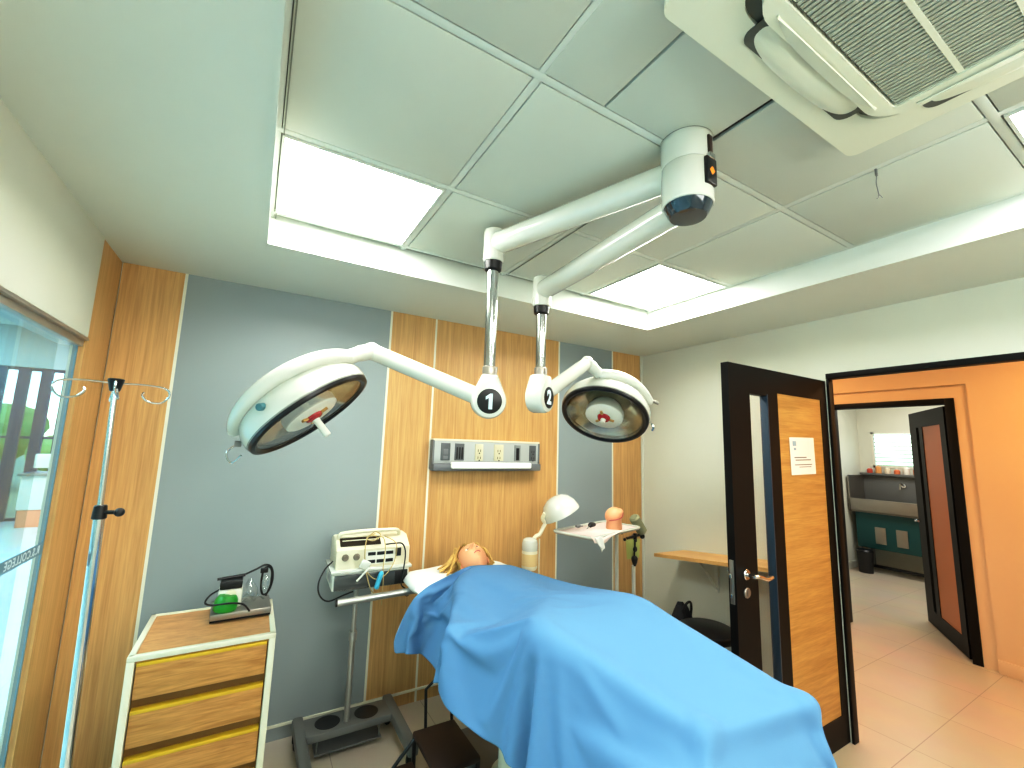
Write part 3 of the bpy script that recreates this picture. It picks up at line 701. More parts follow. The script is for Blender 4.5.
# ================================================================== equipment trolley
tl = thing('equipment_trolley', 'grey steel H-base trolley with a slim pole standing by the grey wall', 'trolley', (.605, 2.72, 0))
px_, py_ = .600, 2.745
b = MB(); 
hb = [(.365, 2.69), (.865, 2.69), (.865, 2.86), (.365, 2.86)]
b.box(.365, .865, 2.69, 2.86, .105, .145, .006); cr = b.obj('cross_plate', M_['dsteel'], tl)
for hx in (.505, .715):
    b = MB(); b.lathe([(.066, .1465), (.062, .1475), (.056, .1465), (.050, .1462), (0, .1462)], 32, Matrix.Translation((hx, 2.775, 0))); b.obj('bottle_recess', M_['black'], cr)
for sx in (.365, .865):
    b = MB(); b.box(sx-.028, sx+.028, 2.36, 2.90, .095, .15, .012); lg = b.obj('leg', M_['dsteel'], tl)
    for yy in (2.40, 2.86):
        b = MB(); b.cyl((sx-.014, yy, .045), (sx+.014, yy, .045), .045, n=24, bev=.006); b.box(sx-.022, sx+.022, yy-.012, yy+.012, .04, .10, .004); b.obj('caster', M_['rubber'], lg)
b = MB(); b.box(.44, .79, 2.70, 2.84, .03, .038); b.cyl((.45, 2.72, .03), (.45, 2.72, .11), .005); b.cyl((.78, 2.72, .03), (.78, 2.72, .11), .005); b.obj('lower_tray', M_['dsteel'], tl)
b = MB(); b.cyl((px_, py_, .14), (px_, py_, .60), .016, n=20); b.obj('lower_pole', M_['alu'], tl)
b = MB(); b.cyl((px_, py_, .58), (px_, py_, .875), .0125, n=20); b.cyl((px_, py_, .565), (px_, py_, .615), .022, n=20, bev=.003); b.obj('upper_pole', M_['alu'], tl)
b = MB(); b.box(.47, .80, 2.64, 2.86, .872, .884, .003); b.obj('shelf', M_['dsteel'], tl)
# dark fronted unit on the trolley
bx0, bx1, by0, by1, bz0, bz1 = .445, .865, 2.60, 2.88, .884, .975
mo = thing('patient_monitor', 'white cased unit with wide dark front, lower of the two devices on the trolley', 'monitor', (.655, 2.74, bz0))
RB = Matrix.Translation((.655, 2.74, 0)) @ Matrix.Rotation(-.04, 4, 'Z') @ Matrix.Translation((-.655, -2.74, 0))
b = MB(); b.box(bx0, bx1, by0+.006, by1, bz0, bz1, .006, M=RB); b.obj('case', M_['whiteps'], mo)
b = MB(); b.box(bx0+.010, bx1-.010, by0-.004, by0+.012, bz0+.004, bz1-.010, .004, M=RB); fp = b.obj('front_panel', mat('smoked_front', (66, 70, 70), .18, coat=.6), mo)
b = MB(); b.box(bx1-.085, bx1-.012, by0-.007, by0-.002, bz0+.006, bz1-.012, .002, M=RB); b.obj('control_strip', M_['black'], fp)
b = MB(); b.box(bx0-.012, bx1+.012, by0-.012, by1+.004, bz1, bz1+.018, .006, M=RB); b.obj('lid', M_['white'], mo)
b = MB(); b.box(bx0-.004, bx0+.002, by0+.07, by0+.17, bz0+.03, bz0+.065, .002, M=RB); b.obj('side_vent', M_['alu'], mo)
# cream machine on top
mz = bz1+.018
ma = thing('defibrillator', 'cream portable machine with carrying handle and knobs, upper device on the trolley', 'medical device', (.66, 2.73, mz))
def cm(x0, x1, y0, y1, z0, z1, bev=0): return MB().box(x0, x1, y0, y1, z0, z1, bev, 3, M=RB)
# body: profile in yz extruded along x
prof = [(2.615, mz), (2.86, mz), (2.86, mz+.135), (2.80, mz+.155), (2.70, mz+.155), (2.635, mz+.115), (2.612, mz+.10)]
b = MB(); b.prism([(p[0], p[1]) for p in prof], .455, .865, .010, RB @ Matrix(((0, 0, 1, 0), (1, 0, 0, 0), (0, 1, 0, 0), (0, 0, 0, 1)))); body_ = b.obj('case', M_['cream'], ma)
b = MB(); b.bm.verts.ensure_lookup_table()
q = RB
b.poly([q @ V(p) for p in ((.478, 2.632, mz+.1175), (.70, 2.632, mz+.1175), (.70, 2.688, mz+.1525), (.478, 2.688, mz+.1525))]); bmesh.ops.solidify(b.bm, geom=b.bm.faces[:], thickness=-.003); b.obj('sloped_window', mat('dark_tan_window', (74, 64, 52), .25), ma)
b = MB(); b.tube([q @ V((.49, 2.662, mz+.142)), q @ V((.69, 2.662, mz+.142))], .003, 6); b.obj('window_bar', M_['cream'], ma)
b = MB(); b.tube(smooth([q @ V(p) for p in ((.47, 2.70, mz+.14), (.475, 2.68, mz+.172), (.50, 2.675, mz+.182), (.60, 2.675, mz+.188), (.72, 2.675, mz+.188), (.80, 2.68, mz+.182), (.815, 2.70, mz+.15))], 5), .011, 10); b.obj('carrying_handle', M_['cream'], ma)
for kx in (.505, .565):
    b = MB(); b.lathe([(0, .022), (.012, .022), (.017, .006), (.019, 0), (0, 0)], 20, RB @ Matrix.Translation((kx, 2.612, mz+.062)) @ Matrix.Rotation(PI/2, 4, 'X')); b.obj('knob', mat('knob_grey', (120, 112, 98), .4) if kx < .52 else bpy.data.materials['knob_grey'], ma)
for zz in (mz+.072, mz+.030):
    b = MB(); 
    for xa in (.625, .675, .725): b.box(xa, xa+.042, 2.606, 2.614, zz-.008, zz+.010, .001, M=RB)
    b.obj('slot_row', M_['black'], ma)
b = MB(); b.box(.615, .775, 2.608, 2.613, mz+.016, mz+.088, M=RB); b.obj('module_plate', M_['whiteps'], ma)
b = MB(); b.box(.782, .812, 2.602, 2.614, mz+.050, mz+.095, .003, M=RB); b.obj('connector', M_['black'], ma)
b = MB(); b.tube(smooth([(.715, 2.60, mz+.12), (.76, 2.585, mz+.125), (.805, 2.58, mz+.12), (.825, 2.575, mz+.07), (.82, 2.575, mz-.02), (.812, 2.58, mz-.10), (.835, 2.575, mz-.13), (.86, 2.57, mz-.155), (.845, 2.57, mz-.17), (.815, 2.575, mz-.135)], 6), .004, 8)
b.tube(smooth([(.45, 2.70, mz+.03), (.405, 2.66, mz+.0), (.375, 2.63, mz-.06), (.385, 2.62, mz-.12), (.43, 2.62, mz-.155), (.50, 2.63, mz-.14), (.56, 2.64, mz-.128)], 6), .0042, 8)
b.obj('black_cable', M_['black'], ma)
b = MB()
b.tube(smooth([(.66, 2.60, mz+.17), (.61, 2.585, mz+.175), (.595, 2.58, mz+.12), (.60, 2.575, mz+.02), (.615, 2.57, mz-.04), (.64, 2.57, mz-.11), (.665, 2.57, mz-.135)], 6), .0032, 6)
b.tube(smooth([(.655, 2.60, mz+.16), (.69, 2.575, mz+.165), (.705, 2.57, mz+.10), (.70, 2.572, mz+.0), (.705, 2.57, mz-.06), (.705, 2.57, mz-.20)], 6), .0028, 6)
b.tube(smooth([(.60, 2.575, mz+.0), (.65, 2.56, mz-.05), (.70, 2.56, mz-.045), (.745, 2.565, mz+.0), (.77, 2.575, mz+.06), (.765, 2.58, mz+.13), (.70, 2.59, mz+.17)], 6), .0028, 6)
b.tube(smooth([(.62, 2.59, mz+.18), (.65, 2.60, mz+.195), (.68, 2.59, mz+.175), (.64, 2.585, mz+.15), (.60, 2.59, mz+.165), (.65, 2.60, mz+.185)], 6), .003, 6)
b.obj('tan_lead', M_['fibre'], ma)
b = MB(); b.tube(smooth([(.665, 2.555, mz-.105), (.672, 2.552, mz-.07), (.684, 2.55, mz-.03), (.69, 2.55, mz-.012)], 4), [.007]+[.014]*9+[.011, .008, .005], 14); b.obj('lead_grip', M_['cyan'], ma)
b = MB(); b.tube([(.56, 2.57, mz-.055), (.60, 2.56, mz-.01), (.62, 2.56, mz+.01)], .0055, 8); b.obj('probe', M_['whiteps'], ma)
b = MB(); b.box(.575, .63, 2.568, 2.582, mz+.0, mz+.05, .008, M=Matrix.Translation((.6, 2.57, mz+.03)) @ Matrix.Rotation(.5, 4, 'Y') @ Matrix.Translation((-.6, -2.57, -mz-.03))); b.obj('probe_cradle', M_['white'], ma)

# drape surface: rows of x,y,z steps in half millimetres
CN = (66, 92)
DRAPE_STEPS = [
1844,1528,-403,-27,31,35,-24,32,35,-41,4,35,6,-50,20,35,-35,21,40,-27,23,39,-28,23,38,-30,22,36,-33,22,35,-34,22,35,-35,22,37,-30,23,46,-15,24,27,41,19,-24,47,10,-39,36,9,-36,39,9,-30,43,10,-30,43,11,
-28,44,10,4,52,11,47,-26,-1,39,-35,-1,-1,-54,-2,23,-48,-3,35,-41,-1,39,37,2,-24,48,2,26,47,1,51,-15,-5,45,-28,-7,49,-22,-6,48,-21,-6,52,-15,-5,53,-5,-4,53,6,-4,51,13,-4,51,16,-3,50,19,-3,
49,22,-2,50,18,-3,28,-46,-6,-47,-25,3,-51,-14,4,-31,-45,0,4,-52,-7,29,-44,-10,52,7,-13,51,0,-14,52,-3,-13,42,31,-14,17,49,-12,2,52,-12,-6,52,-11,-7,51,-12,-10,52,-11,1,52,-11,12,51,-11,36,38,-13,
38,-23,-30,8,-41,-32,-4,-43,-33,-5,-42,-32,0,-43,-33,26,-34,-32,43,-8,-30,-1135,-3,65,-32,24,35,-23,33,35,-32,25,35,-37,-25,29,21,-45,20,37,-32,23,40,-27,22,40,-28,23,37,-31,23,36,-33,22,33,-36,22,36,-32,22,
43,-22,24,42,25,21,-11,51,12,-38,36,9,-36,39,10,-27,45,10,-29,43,10,-33,42,11,-2,52,11,52,-15,0,37,-38,-1,1,-53,-3,20,-50,-2,36,-40,-2,38,37,3,-22,49,1,30,44,2,51,-18,-6,44,-28,-7,49,-21,-6,
49,-21,-6,52,-13,-5,53,-3,-4,53,7,-4,52,12,-3,51,16,-4,50,18,-3,48,23,-2,51,17,-3,28,-45,-5,-46,-27,2,-52,-14,4,-28,-45,-1,6,-53,-6,33,-41,-11,52,6,-14,51,0,-13,52,4,-14,36,38,-13,14,50,-12,
-4,52,-12,-9,52,-11,-9,51,-12,-8,52,-11,6,52,-11,23,47,-11,48,13,-21,22,-37,-32,-2,-43,-32,-8,-41,-33,-1,-43,-32,18,-39,-32,39,-19,-32,44,-4,-30,-1132,-7,62,-39,13,35,-30,28,35,-22,33,36,-40,10,33,-21,-43,24,
30,-39,22,39,-30,22,40,-27,23,39,-28,23,37,-31,22,35,-35,22,33,-35,22,40,-28,23,47,11,23,10,50,16,-33,41,9,-39,35,9,-28,45,11,-25,46,10,-35,39,10,-8,52,11,53,-6,1,37,-39,0,4,-53,-3,17,-51,-3,
36,-39,-1,38,38,2,-21,49,2,35,41,1,49,-20,-6,44,-29,-7,50,-20,-6,49,-20,-6,52,-11,-5,53,-2,-4,53,7,-4,52,12,-3,51,15,-3,51,18,-3,48,23,-3,51,17,-3,28,-44,-5,-45,-29,2,-52,-14,4,-26,-46,-1,
9,-53,-7,36,-37,-11,52,5,-14,52,-1,-14,49,15,-13,31,42,-13,9,51,-12,-10,52,-11,-10,51,-12,-6,52,-11,-8,51,-12,25,46,-12,27,44,-13,43,-17,-27,7,-42,-32,-10,-42,-33,-4,-42,-32,12,-41,-32,33,-28,-32,43,-9,-31,
45,1,-29,-1128,-6,59,-41,1,34,-37,17,35,-29,29,35,-25,31,35,-42,-11,31,-1,-49,22,34,-35,21,39,-28,23,40,-27,23,39,-29,23,36,-33,22,33,-36,22,37,-31,22,48,-3,24,27,43,18,-21,47,11,-41,33,9,-30,44,10,
-22,47,11,-36,39,10,-14,50,10,53,3,3,38,-38,-1,9,-53,-3,11,-52,-2,38,-38,-2,37,38,3,-19,50,1,38,37,1,48,-23,-6,45,-29,-7,49,-20,-6,50,-18,-5,52,-10,-5,53,0,-5,53,7,-3,52,12,-4,52,15,-3,
50,17,-3,49,23,-2,50,18,-3,29,-45,-6,-44,-30,2,-52,-14,4,-25,-47,-1,13,-52,-8,39,-34,-12,52,4,-13,52,2,-14,46,23,-13,26,45,-13,3,52,-12,-13,51,-11,-9,51,-12,-9,52,-11,2,52,-12,23,47,-13,48,17,-18,
25,-36,-30,-8,-41,-33,-5,-43,-32,6,-42,-33,27,-33,-32,41,-15,-31,45,-3,-30,44,5,-29,-1136,21,58,-29,-32,32,-41,6,34,-35,20,35,-30,27,35,-31,27,35,-32,-32,27,14,-47,21,37,-32,22,39,-28,23,40,-27,23,38,-30,23,
34,-35,22,35,-35,21,46,-13,24,39,30,21,-6,51,13,-40,35,9,-31,42,10,-21,48,10,-35,39,10,-21,48,11,53,11,3,37,-38,0,16,-51,-3,6,-53,-3,38,-38,-1,37,39,2,-17,50,2,41,33,0,47,-25,-6,45,-29,-7,
49,-19,-6,51,-17,-5,52,-8,-5,54,1,-4,53,8,-4,52,11,-3,51,15,-4,51,17,-3,48,22,-2,51,18,-3,29,-45,-6,-44,-30,2,-51,-15,4,-23,-48,-2,16,-51,-8,43,-30,-12,51,3,-14,51,6,-13,43,30,-13,20,48,-13,
-3,52,-11,-14,50,-12,-9,52,-11,-6,52,-12,9,51,-12,35,38,-14,47,-10,-25,-3,-43,-32,-4,-42,-33,4,-43,-32,20,-37,-32,37,-22,-32,44,-6,-30,45,2,-29,39,23,-29,-1194,21,53,30,-26,35,-33,-26,33,-40,10,34,-32,25,35,
-27,31,34,-42,4,33,-17,-45,25,25,-42,21,38,-30,23,40,-27,22,39,-28,23,36,-32,22,34,-37,22,43,-21,23,46,16,22,12,50,16,-35,39,10,-34,41,9,-20,48,11,-35,40,10,-25,45,10,50,19,5,38,-38,-1,20,-49,-3,
4,-54,-2,37,-38,-2,37,39,3,-15,52,2,45,29,-1,45,-28,-6,45,-28,-7,50,-19,-6,51,-15,-5,53,-7,-5,53,2,-4,53,8,-4,52,11,-3,52,14,-3,50,17,-3,49,22,-3,50,18,-3,30,-44,-6,-43,-31,2,-51,-16,5,
-20,-50,-3,19,-49,-9,45,-26,-12,51,3,-14,51,12,-13,38,35,-13,13,50,-12,-7,52,-12,-15,50,-12,-9,51,-11,-1,53,-12,20,48,-12,46,20,-19,28,-34,-30,-9,-42,-32,-2,-43,-32,15,-40,-32,33,-28,-32,42,-12,-31,44,1,-29,
42,17,-29,34,30,-28,-1249,20,48,33,-23,35,27,-31,35,-37,-20,32,-38,17,35,-30,26,34,-32,26,35,-41,-16,30,-1,-49,22,32,-37,22,38,-29,23,41,-27,23,38,-30,22,33,-35,22,40,-28,23,48,4,22,28,42,18,-21,48,11,
-38,37,10,-21,48,11,-33,40,10,-30,43,10,46,26,5,39,-37,-1,24,-48,-2,2,-53,-3,38,-39,-1,35,40,2,-12,52,2,48,24,-1,44,-29,-6,46,-27,-7,49,-19,-6,52,-13,-5,53,-5,-4,53,2,-4,53,8,-4,52,12,-4,
52,13,-3,51,16,-3,49,22,-3,50,18,-3,30,-44,-5,-42,-32,2,-51,-16,4,-18,-51,-3,23,-47,-10,47,-23,-12,51,4,-14,49,17,-14,33,40,-12,7,52,-12,-12,51,-12,-14,50,-11,-7,52,-12,7,52,-12,32,40,-14,47,-6,-25,
-1,-43,-32,-2,-43,-31,9,-42,-32,27,-33,-33,40,-18,-31,44,-3,-30,43,13,-29,36,28,-28,33,32,-28,-1303,18,44,35,-19,35,32,-26,35,20,-35,34,-39,-14,33,-34,23,35,-34,23,34,-37,19,34,-31,-35,27,13,-47,21,36,-33,23,
40,-28,22,39,-28,23,35,-34,22,38,-31,22,47,-7,23,39,31,20,-5,51,13,-37,37,10,-23,48,10,-33,41,10,-32,41,10,42,33,7,39,-37,-1,27,-46,-2,2,-53,-3,37,-38,-2,35,40,3,-9,52,2,50,20,-2,43,-31,-7,
46,-27,-6,50,-17,-6,52,-12,-5,53,-4,-4,54,4,-4,52,8,-4,53,11,-3,51,12,-4,52,16,-3,48,21,-2,50,19,-3,31,-43,-6,-42,-33,2,-50,-17,4,-15,-52,-4,27,-45,-10,48,-20,-13,51,7,-13,47,22,-14,27,45,-12,
0,52,-12,-14,50,-11,-13,51,-12,-3,52,-11,17,49,-13,44,24,-19,31,-32,-29,-7,-42,-32,2,-43,-32,20,-38,-32,36,-24,-31,44,-7,-31,44,9,-29,37,25,-28,32,33,-28,39,22,-28,-1362,24,39,35,-20,35,35,-21,35,32,-25,35,
13,-40,34,-41,-6,33,-32,26,35,-33,25,34,-43,-1,32,-17,-45,24,24,-43,22,38,-30,22,40,-28,23,37,-31,22,36,-33,22,45,-17,23,46,19,21,12,50,16,-33,41,10,-26,45,10,-29,43,10,-36,39,10,37,39,7,40,-35,-1,
30,-44,-2,1,-54,-3,37,-38,-1,35,41,2,-6,53,2,52,14,-2,42,-32,-7,47,-26,-6,50,-16,-5,52,-11,-5,54,-2,-5,53,4,-4,53,9,-3,52,10,-4,52,12,-3,51,15,-4,49,21,-2,50,19,-3,31,-43,-6,-41,-33,2,
-50,-19,4,-11,-52,-4,30,-43,-11,49,-16,-13,51,9,-14,43,29,-13,20,48,-12,-5,52,-12,-16,49,-11,-10,52,-12,4,52,-11,30,41,-15,47,0,-24,2,-43,-32,1,-44,-31,14,-40,-32,30,-30,-32,42,-13,-31,45,4,-29,40,22,-29,
30,33,-28,37,27,-28,45,2,-29,-1425,44,36,35,-19,35,35,-21,35,34,-22,35,32,-25,35,6,-41,34,-42,2,33,-30,27,34,-37,19,34,-41,-19,30,-1,-49,22,31,-37,22,39,-29,23,39,-29,22,36,-33,22,43,-23,23,48,6,22,
27,43,17,-17,49,12,-36,39,9,-27,45,11,-36,39,9,30,44,9,42,-33,-1,33,-43,-2,1,-53,-3,37,-39,-1,33,42,2,-1,53,2,52,9,-3,42,-33,-7,47,-25,-6,51,-15,-5,53,-9,-5,53,-1,-4,53,5,-4,53,8,-4,
52,10,-4,52,11,-3,52,14,-3,49,21,-3,50,20,-3,31,-42,-5,-41,-34,1,-49,-20,4,-7,-53,-5,33,-40,-11,50,-12,-13,50,12,-14,40,34,-13,12,51,-12,-11,51,-11,-15,50,-12,-6,52,-11,14,50,-13,43,26,-18,36,-26,-30,
-5,-44,-31,4,-43,-31,24,-35,-32,39,-20,-31,45,0,-30,41,17,-29,32,33,-28,33,30,-28,45,9,-29,41,-15,-30,-1482,80,35,30,-29,33,38,-15,36,35,-19,35,34,-23,34,31,-26,35,-3,-42,33,-40,10,34,-31,27,34,-41,8,33,
-31,-34,27,13,-47,22,35,-33,22,40,-29,22,37,-31,22,40,-28,23,48,-4,22,38,32,19,-3,52,13,-35,39,10,-28,44,10,-35,40,10,23,47,9,45,-28,-1,33,-43,-1,1,-53,-3,37,-38,-2,33,42,2,3,53,2,53,4,-2,
41,-34,-8,48,-23,-6,51,-15,-5,53,-7,-5,53,1,-4,53,5,-4,53,8,-4,53,9,-3,52,11,-4,52,13,-3,49,21,-3,49,21,-2,32,-43,-6,-40,-34,1,-49,-22,4,-3,-53,-6,36,-37,-11,51,-9,-13,49,17,-14,34,40,-13,
5,52,-11,-15,50,-12,-13,50,-11,1,53,-12,27,43,-15,48,2,-24,19,-39,-31,-7,-44,-30,15,-40,-32,35,-26,-32,43,-7,-30,43,13,-29,35,30,-29,30,34,-28,42,16,-28,43,-12,-30,39,-19,-30,-1530,125,34,22,-36,33,31,-28,34,
38,-12,35,38,-17,35,31,-25,34,31,-27,35,-11,-40,33,-38,16,34,-33,25,34,-43,-7,31,-17,-44,24,24,-43,22,38,-30,22,39,-30,23,38,-29,22,47,-14,22,45,21,21,13,49,15,-29,44,10,-32,41,10,-34,41,10,15,50,9,
49,-23,0,32,-42,-2,3,-54,-3,37,-38,-1,32,43,2,7,53,2,53,-2,-3,41,-33,-8,48,-23,-6,52,-13,-5,53,-5,-4,53,1,-4,53,6,-4,53,7,-4,53,9,-4,52,10,-4,52,13,-3,50,20,-3,49,22,-2,32,-42,-6,
-40,-35,2,-48,-23,3,1,-54,-6,40,-34,-12,52,-4,-13,46,22,-14,28,44,-12,-3,52,-12,-16,50,-12,-9,51,-11,10,51,-13,42,29,-18,40,-21,-28,0,-43,-31,5,-44,-31,28,-32,-32,41,-14,-31,44,7,-30,37,27,-28,28,35,-28,
39,24,-28,44,-8,-30,39,-20,-31,42,-15,-30,-1526,163,31,-27,-29,36,18,-38,33,32,-28,34,38,-11,35,38,-13,35,31,-28,35,30,-27,34,-20,-37,33,-35,22,34,-38,17,33,-39,-22,29,-1,-48,23,32,-37,22,39,-29,22,38,-30,22,
44,-21,22,49,9,22,26,43,17,-16,50,11,-35,38,10,-34,41,9,8,52,10,51,-17,1,33,-42,-2,3,-53,-3,37,-39,-2,31,44,3,12,52,1,53,-7,-3,41,-33,-8,49,-21,-5,52,-12,-5,53,-3,-5,54,2,-4,53,6,-4,
53,7,-4,52,8,-4,53,9,-3,52,13,-4,49,20,-2,49,21,-3,34,-41,-6,-41,-35,2,-47,-25,3,7,-53,-7,42,-31,-12,52,0,-14,43,28,-13,20,48,-12,-9,52,-12,-16,49,-11,-2,52,-12,24,46,-14,48,7,-24,23,-37,-30,
-3,-44,-31,18,-39,-32,38,-21,-31,44,1,-30,40,22,-28,28,35,-28,35,30,-29,45,-1,-29,39,-20,-31,41,-15,-30,45,-5,-29,-1514,155,21,-34,2,41,-30,-25,37,14,-40,32,31,-28,34,37,-17,34,39,-5,36,31,-27,35,29,-29,34,
-28,-32,33,-33,24,34,-42,7,32,-30,-36,26,15,-46,22,36,-32,22,39,-30,22,42,-25,22,48,-3,22,37,34,19,-1,52,13,-34,40,10,-34,40,9,1,53,10,52,-10,1,33,-42,-1,4,-53,-3,38,-38,-2,30,44,2,17,51,2,
52,-12,-5,42,-33,-7,49,-19,-5,52,-10,-5,54,-2,-4,53,4,-5,53,5,-3,53,6,-4,53,7,-4,52,9,-4,52,13,-3,50,19,-3,49,22,-2,34,-40,-6,-41,-35,1,-45,-28,3,11,-52,-8,45,-27,-12,51,5,-14,40,33,-13,
11,51,-12,-14,50,-11,-12,51,-12,7,52,-12,39,32,-18,43,-16,-28,3,-43,-30,10,-43,-32,31,-30,-31,43,-6,-31,42,17,-29,30,33,-28,30,35,-28,45,7,-29,39,-19,-30,42,-15,-31,44,-6,-29,37,23,-30,-1494,122,12,-35,-5,40,
-33,6,42,-33,-19,37,10,-42,32,32,-27,34,36,-22,33,38,1,37,30,-28,35,27,-31,34,-34,-25,33,-33,24,33,-44,-7,31,-14,-45,24,26,-41,22,39,-30,22,40,-28,22,47,-12,22,45,22,20,12,50,14,-25,46,11,-37,38,9,
-6,52,10,53,-2,2,33,-42,-2,6,-53,-3,38,-37,-1,29,45,2,22,48,1,51,-16,-5,42,-32,-6,50,-18,-6,53,-8,-5,53,0,-4,53,4,-4,53,6,-4,53,5,-4,53,6,-4,53,9,-4,52,12,-3,50,18,-3,48,23,-2,
35,-40,-6,-41,-34,2,-43,-32,2,16,-50,-8,47,-23,-13,51,11,-14,34,39,-13,2,52,-12,-16,50,-11,-6,51,-12,21,47,-14,47,13,-22,28,-34,-30,0,-44,-31,22,-37,-32,41,-16,-31,43,10,-29,34,31,-28,26,37,-28,42,17,-29,
41,-16,-30,41,-16,-31,44,-8,-29,39,21,-30,9,40,-34,-1447,80,8,-35,-4,40,-35,-9,40,-33,7,41,-35,-13,38,6,-43,33,32,-27,33,34,-24,33,38,4,37,30,-28,35,24,-33,34,-39,-18,32,-37,21,34,-39,-23,28,4,-48,22,
33,-36,22,40,-28,22,45,-19,22,48,10,21,26,44,16,-15,50,12,-37,38,9,-13,50,10,53,7,3,34,-42,-2,7,-52,-3,39,-38,-2,27,47,2,28,45,2,49,-20,-6,43,-31,-6,51,-17,-6,53,-6,-4,53,2,-5,53,5,-4,
53,5,-4,54,5,-4,53,5,-4,52,8,-3,52,12,-4,51,18,-3,48,23,-2,35,-40,-6,-43,-32,2,-39,-36,1,22,-48,-8,48,-18,-13,49,16,-14,27,44,-13,-5,52,-11,-15,50,-12,3,52,-12,36,36,-17,45,-11,-27,8,-43,-31,
13,-41,-31,35,-26,-31,44,2,-30,37,27,-29,25,38,-28,37,26,-28,44,-10,-30,40,-18,-30,43,-9,-30,41,17,-30,12,40,-34,-33,10,-41,-1361,69,12,-35,-3,40,-36,-7,39,-35,-11,39,-33,8,41,-36,-8,39,2,-42,33,34,-25,33,
30,-29,33,38,7,38,31,-26,34,17,-37,34,-41,-10,32,-41,12,32,-27,-38,26,19,-45,22,37,-31,21,43,-23,22,49,-2,22,37,35,18,-2,51,13,-34,41,9,-20,49,10,52,14,3,35,-40,-1,9,-53,-3,39,-37,-2,26,47,2,
33,42,1,48,-23,-6,44,-30,-6,51,-14,-5,53,-5,-5,53,3,-4,54,6,-4,53,5,-4,53,4,-4,53,4,-4,53,8,-4,52,11,-3,50,17,-3,48,24,-2,36,-40,-6,-44,-29,2,-35,-41,0,26,-46,-9,51,-13,-13,46,23,-14,
18,48,-12,-12,51,-12,-9,52,-11,17,48,-14,45,18,-22,32,-31,-30,5,-44,-30,26,-34,-31,43,-8,-31,40,20,-29,26,38,-28,32,32,-28,45,-1,-30,40,-19,-30,43,-10,-30,42,14,-30,15,39,-33,-31,13,-41,-34,1,-42,-1277,67,16,
-35,-11,38,-35,1,41,-36,-8,39,-35,-13,38,-33,9,42,-36,-3,39,-2,-43,33,37,-20,33,24,-34,33,37,8,38,33,-24,34,9,-41,33,-43,-4,32,-44,-1,31,-8,-47,24,30,-39,21,41,-26,22,47,-11,22,45,23,19,11,50,14,
-27,44,10,-26,47,9,49,21,5,38,-38,-2,10,-52,-2,39,-37,-2,26,47,1,37,39,2,46,-27,-7,45,-28,-6,52,-12,-5,54,-2,-4,53,4,-5,53,6,-4,53,5,-4,53,3,-4,53,4,-4,53,6,-4,53,11,-3,50,17,-3,
48,24,-2,36,-39,-6,-46,-29,2,-29,-45,0,31,-42,-10,51,-8,-14,42,30,-13,9,52,-12,-15,50,-11,0,52,-13,31,39,-16,47,-5,-26,13,-42,-31,17,-40,-31,39,-19,-31,43,12,-29,29,35,-28,26,37,-28,44,9,-29,41,-17,-31,
42,-13,-30,43,11,-30,19,38,-32,-30,16,-41,-34,0,-42,-33,7,-41,-1206,90,23,-23,-32,36,-33,-16,38,-36,2,40,-36,-8,39,-35,-15,38,-33,7,41,-35,2,40,-6,-42,33,39,-17,33,18,-38,33,37,8,37,34,-23,35,-2,-42,33,
-43,4,31,-39,-23,29,10,-48,22,37,-32,21,45,-18,22,49,11,20,24,44,16,-15,50,11,-32,43,9,45,29,6,40,-35,-2,12,-52,-3,40,-36,-1,25,47,1,41,34,1,45,-29,-7,46,-26,-6,52,-10,-5,54,1,-4,53,5,-4,
53,6,-4,53,4,-4,53,2,-4,54,3,-4,53,6,-4,52,10,-4,51,16,-3,47,24,-2,37,-39,-6,-46,-27,2,-24,-48,0,34,-39,-11,52,-1,-14,36,37,-13,0,52,-12,-13,51,-11,12,50,-14,44,23,-20,35,-27,-30,10,-43,-30,
31,-30,-31,44,1,-30,34,31,-29,22,39,-28,41,19,-28,42,-12,-31,41,-16,-30,44,9,-30,23,36,-32,-30,18,-40,-33,1,-42,-33,4,-42,-33,10,-41,-1204,114,19,21,-19,45,-3,-36,39,-27,-28,38,-36,1,39,-35,-13,38,-35,-14,38,
-34,7,41,-35,4,41,-9,-41,33,41,-14,33,11,-40,33,38,8,37,33,-23,35,-12,-42,32,-44,2,30,-25,-40,26,25,-41,22,43,-24,22,50,-1,20,36,35,18,-6,52,12,-31,42,8,39,36,7,43,-32,-1,15,-51,-3,39,-36,-2,
25,47,2,45,29,0,44,-30,-6,47,-24,-6,53,-7,-5,53,3,-4,53,6,-5,53,5,-4,53,4,-4,54,1,-4,53,2,-4,53,6,-4,52,9,-3,52,15,-3,47,25,-2,37,-39,-7,-47,-26,3,-18,-50,-2,38,-36,-11,52,6,-14,
28,44,-13,-9,51,-11,-5,52,-12,28,43,-16,47,0,-25,17,-40,-31,23,-37,-30,42,-12,-31,39,24,-29,21,40,-28,36,28,-28,44,-5,-30,40,-18,-31,44,5,-29,27,34,-32,-29,20,-40,-33,2,-42,-34,3,-42,-32,8,-41,-33,8,-42,
-1213,101,9,23,4,48,24,-8,48,13,-30,42,-11,-37,37,-35,-18,37,-35,-8,39,-36,-11,39,-33,7,41,-35,6,40,-12,-41,34,41,-11,32,6,-42,33,37,8,38,32,-26,35,-21,-38,30,-44,-8,30,-4,-48,24,37,-31,21,48,-12,21,
45,23,19,7,52,13,-29,43,9,33,41,7,46,-27,0,18,-51,-3,39,-36,-2,25,47,1,47,24,0,43,-30,-6,49,-22,-6,53,-4,-5,53,6,-4,53,5,-4,53,5,-4,54,4,-4,53,-1,-5,53,2,-4,53,5,-3,53,8,-4,
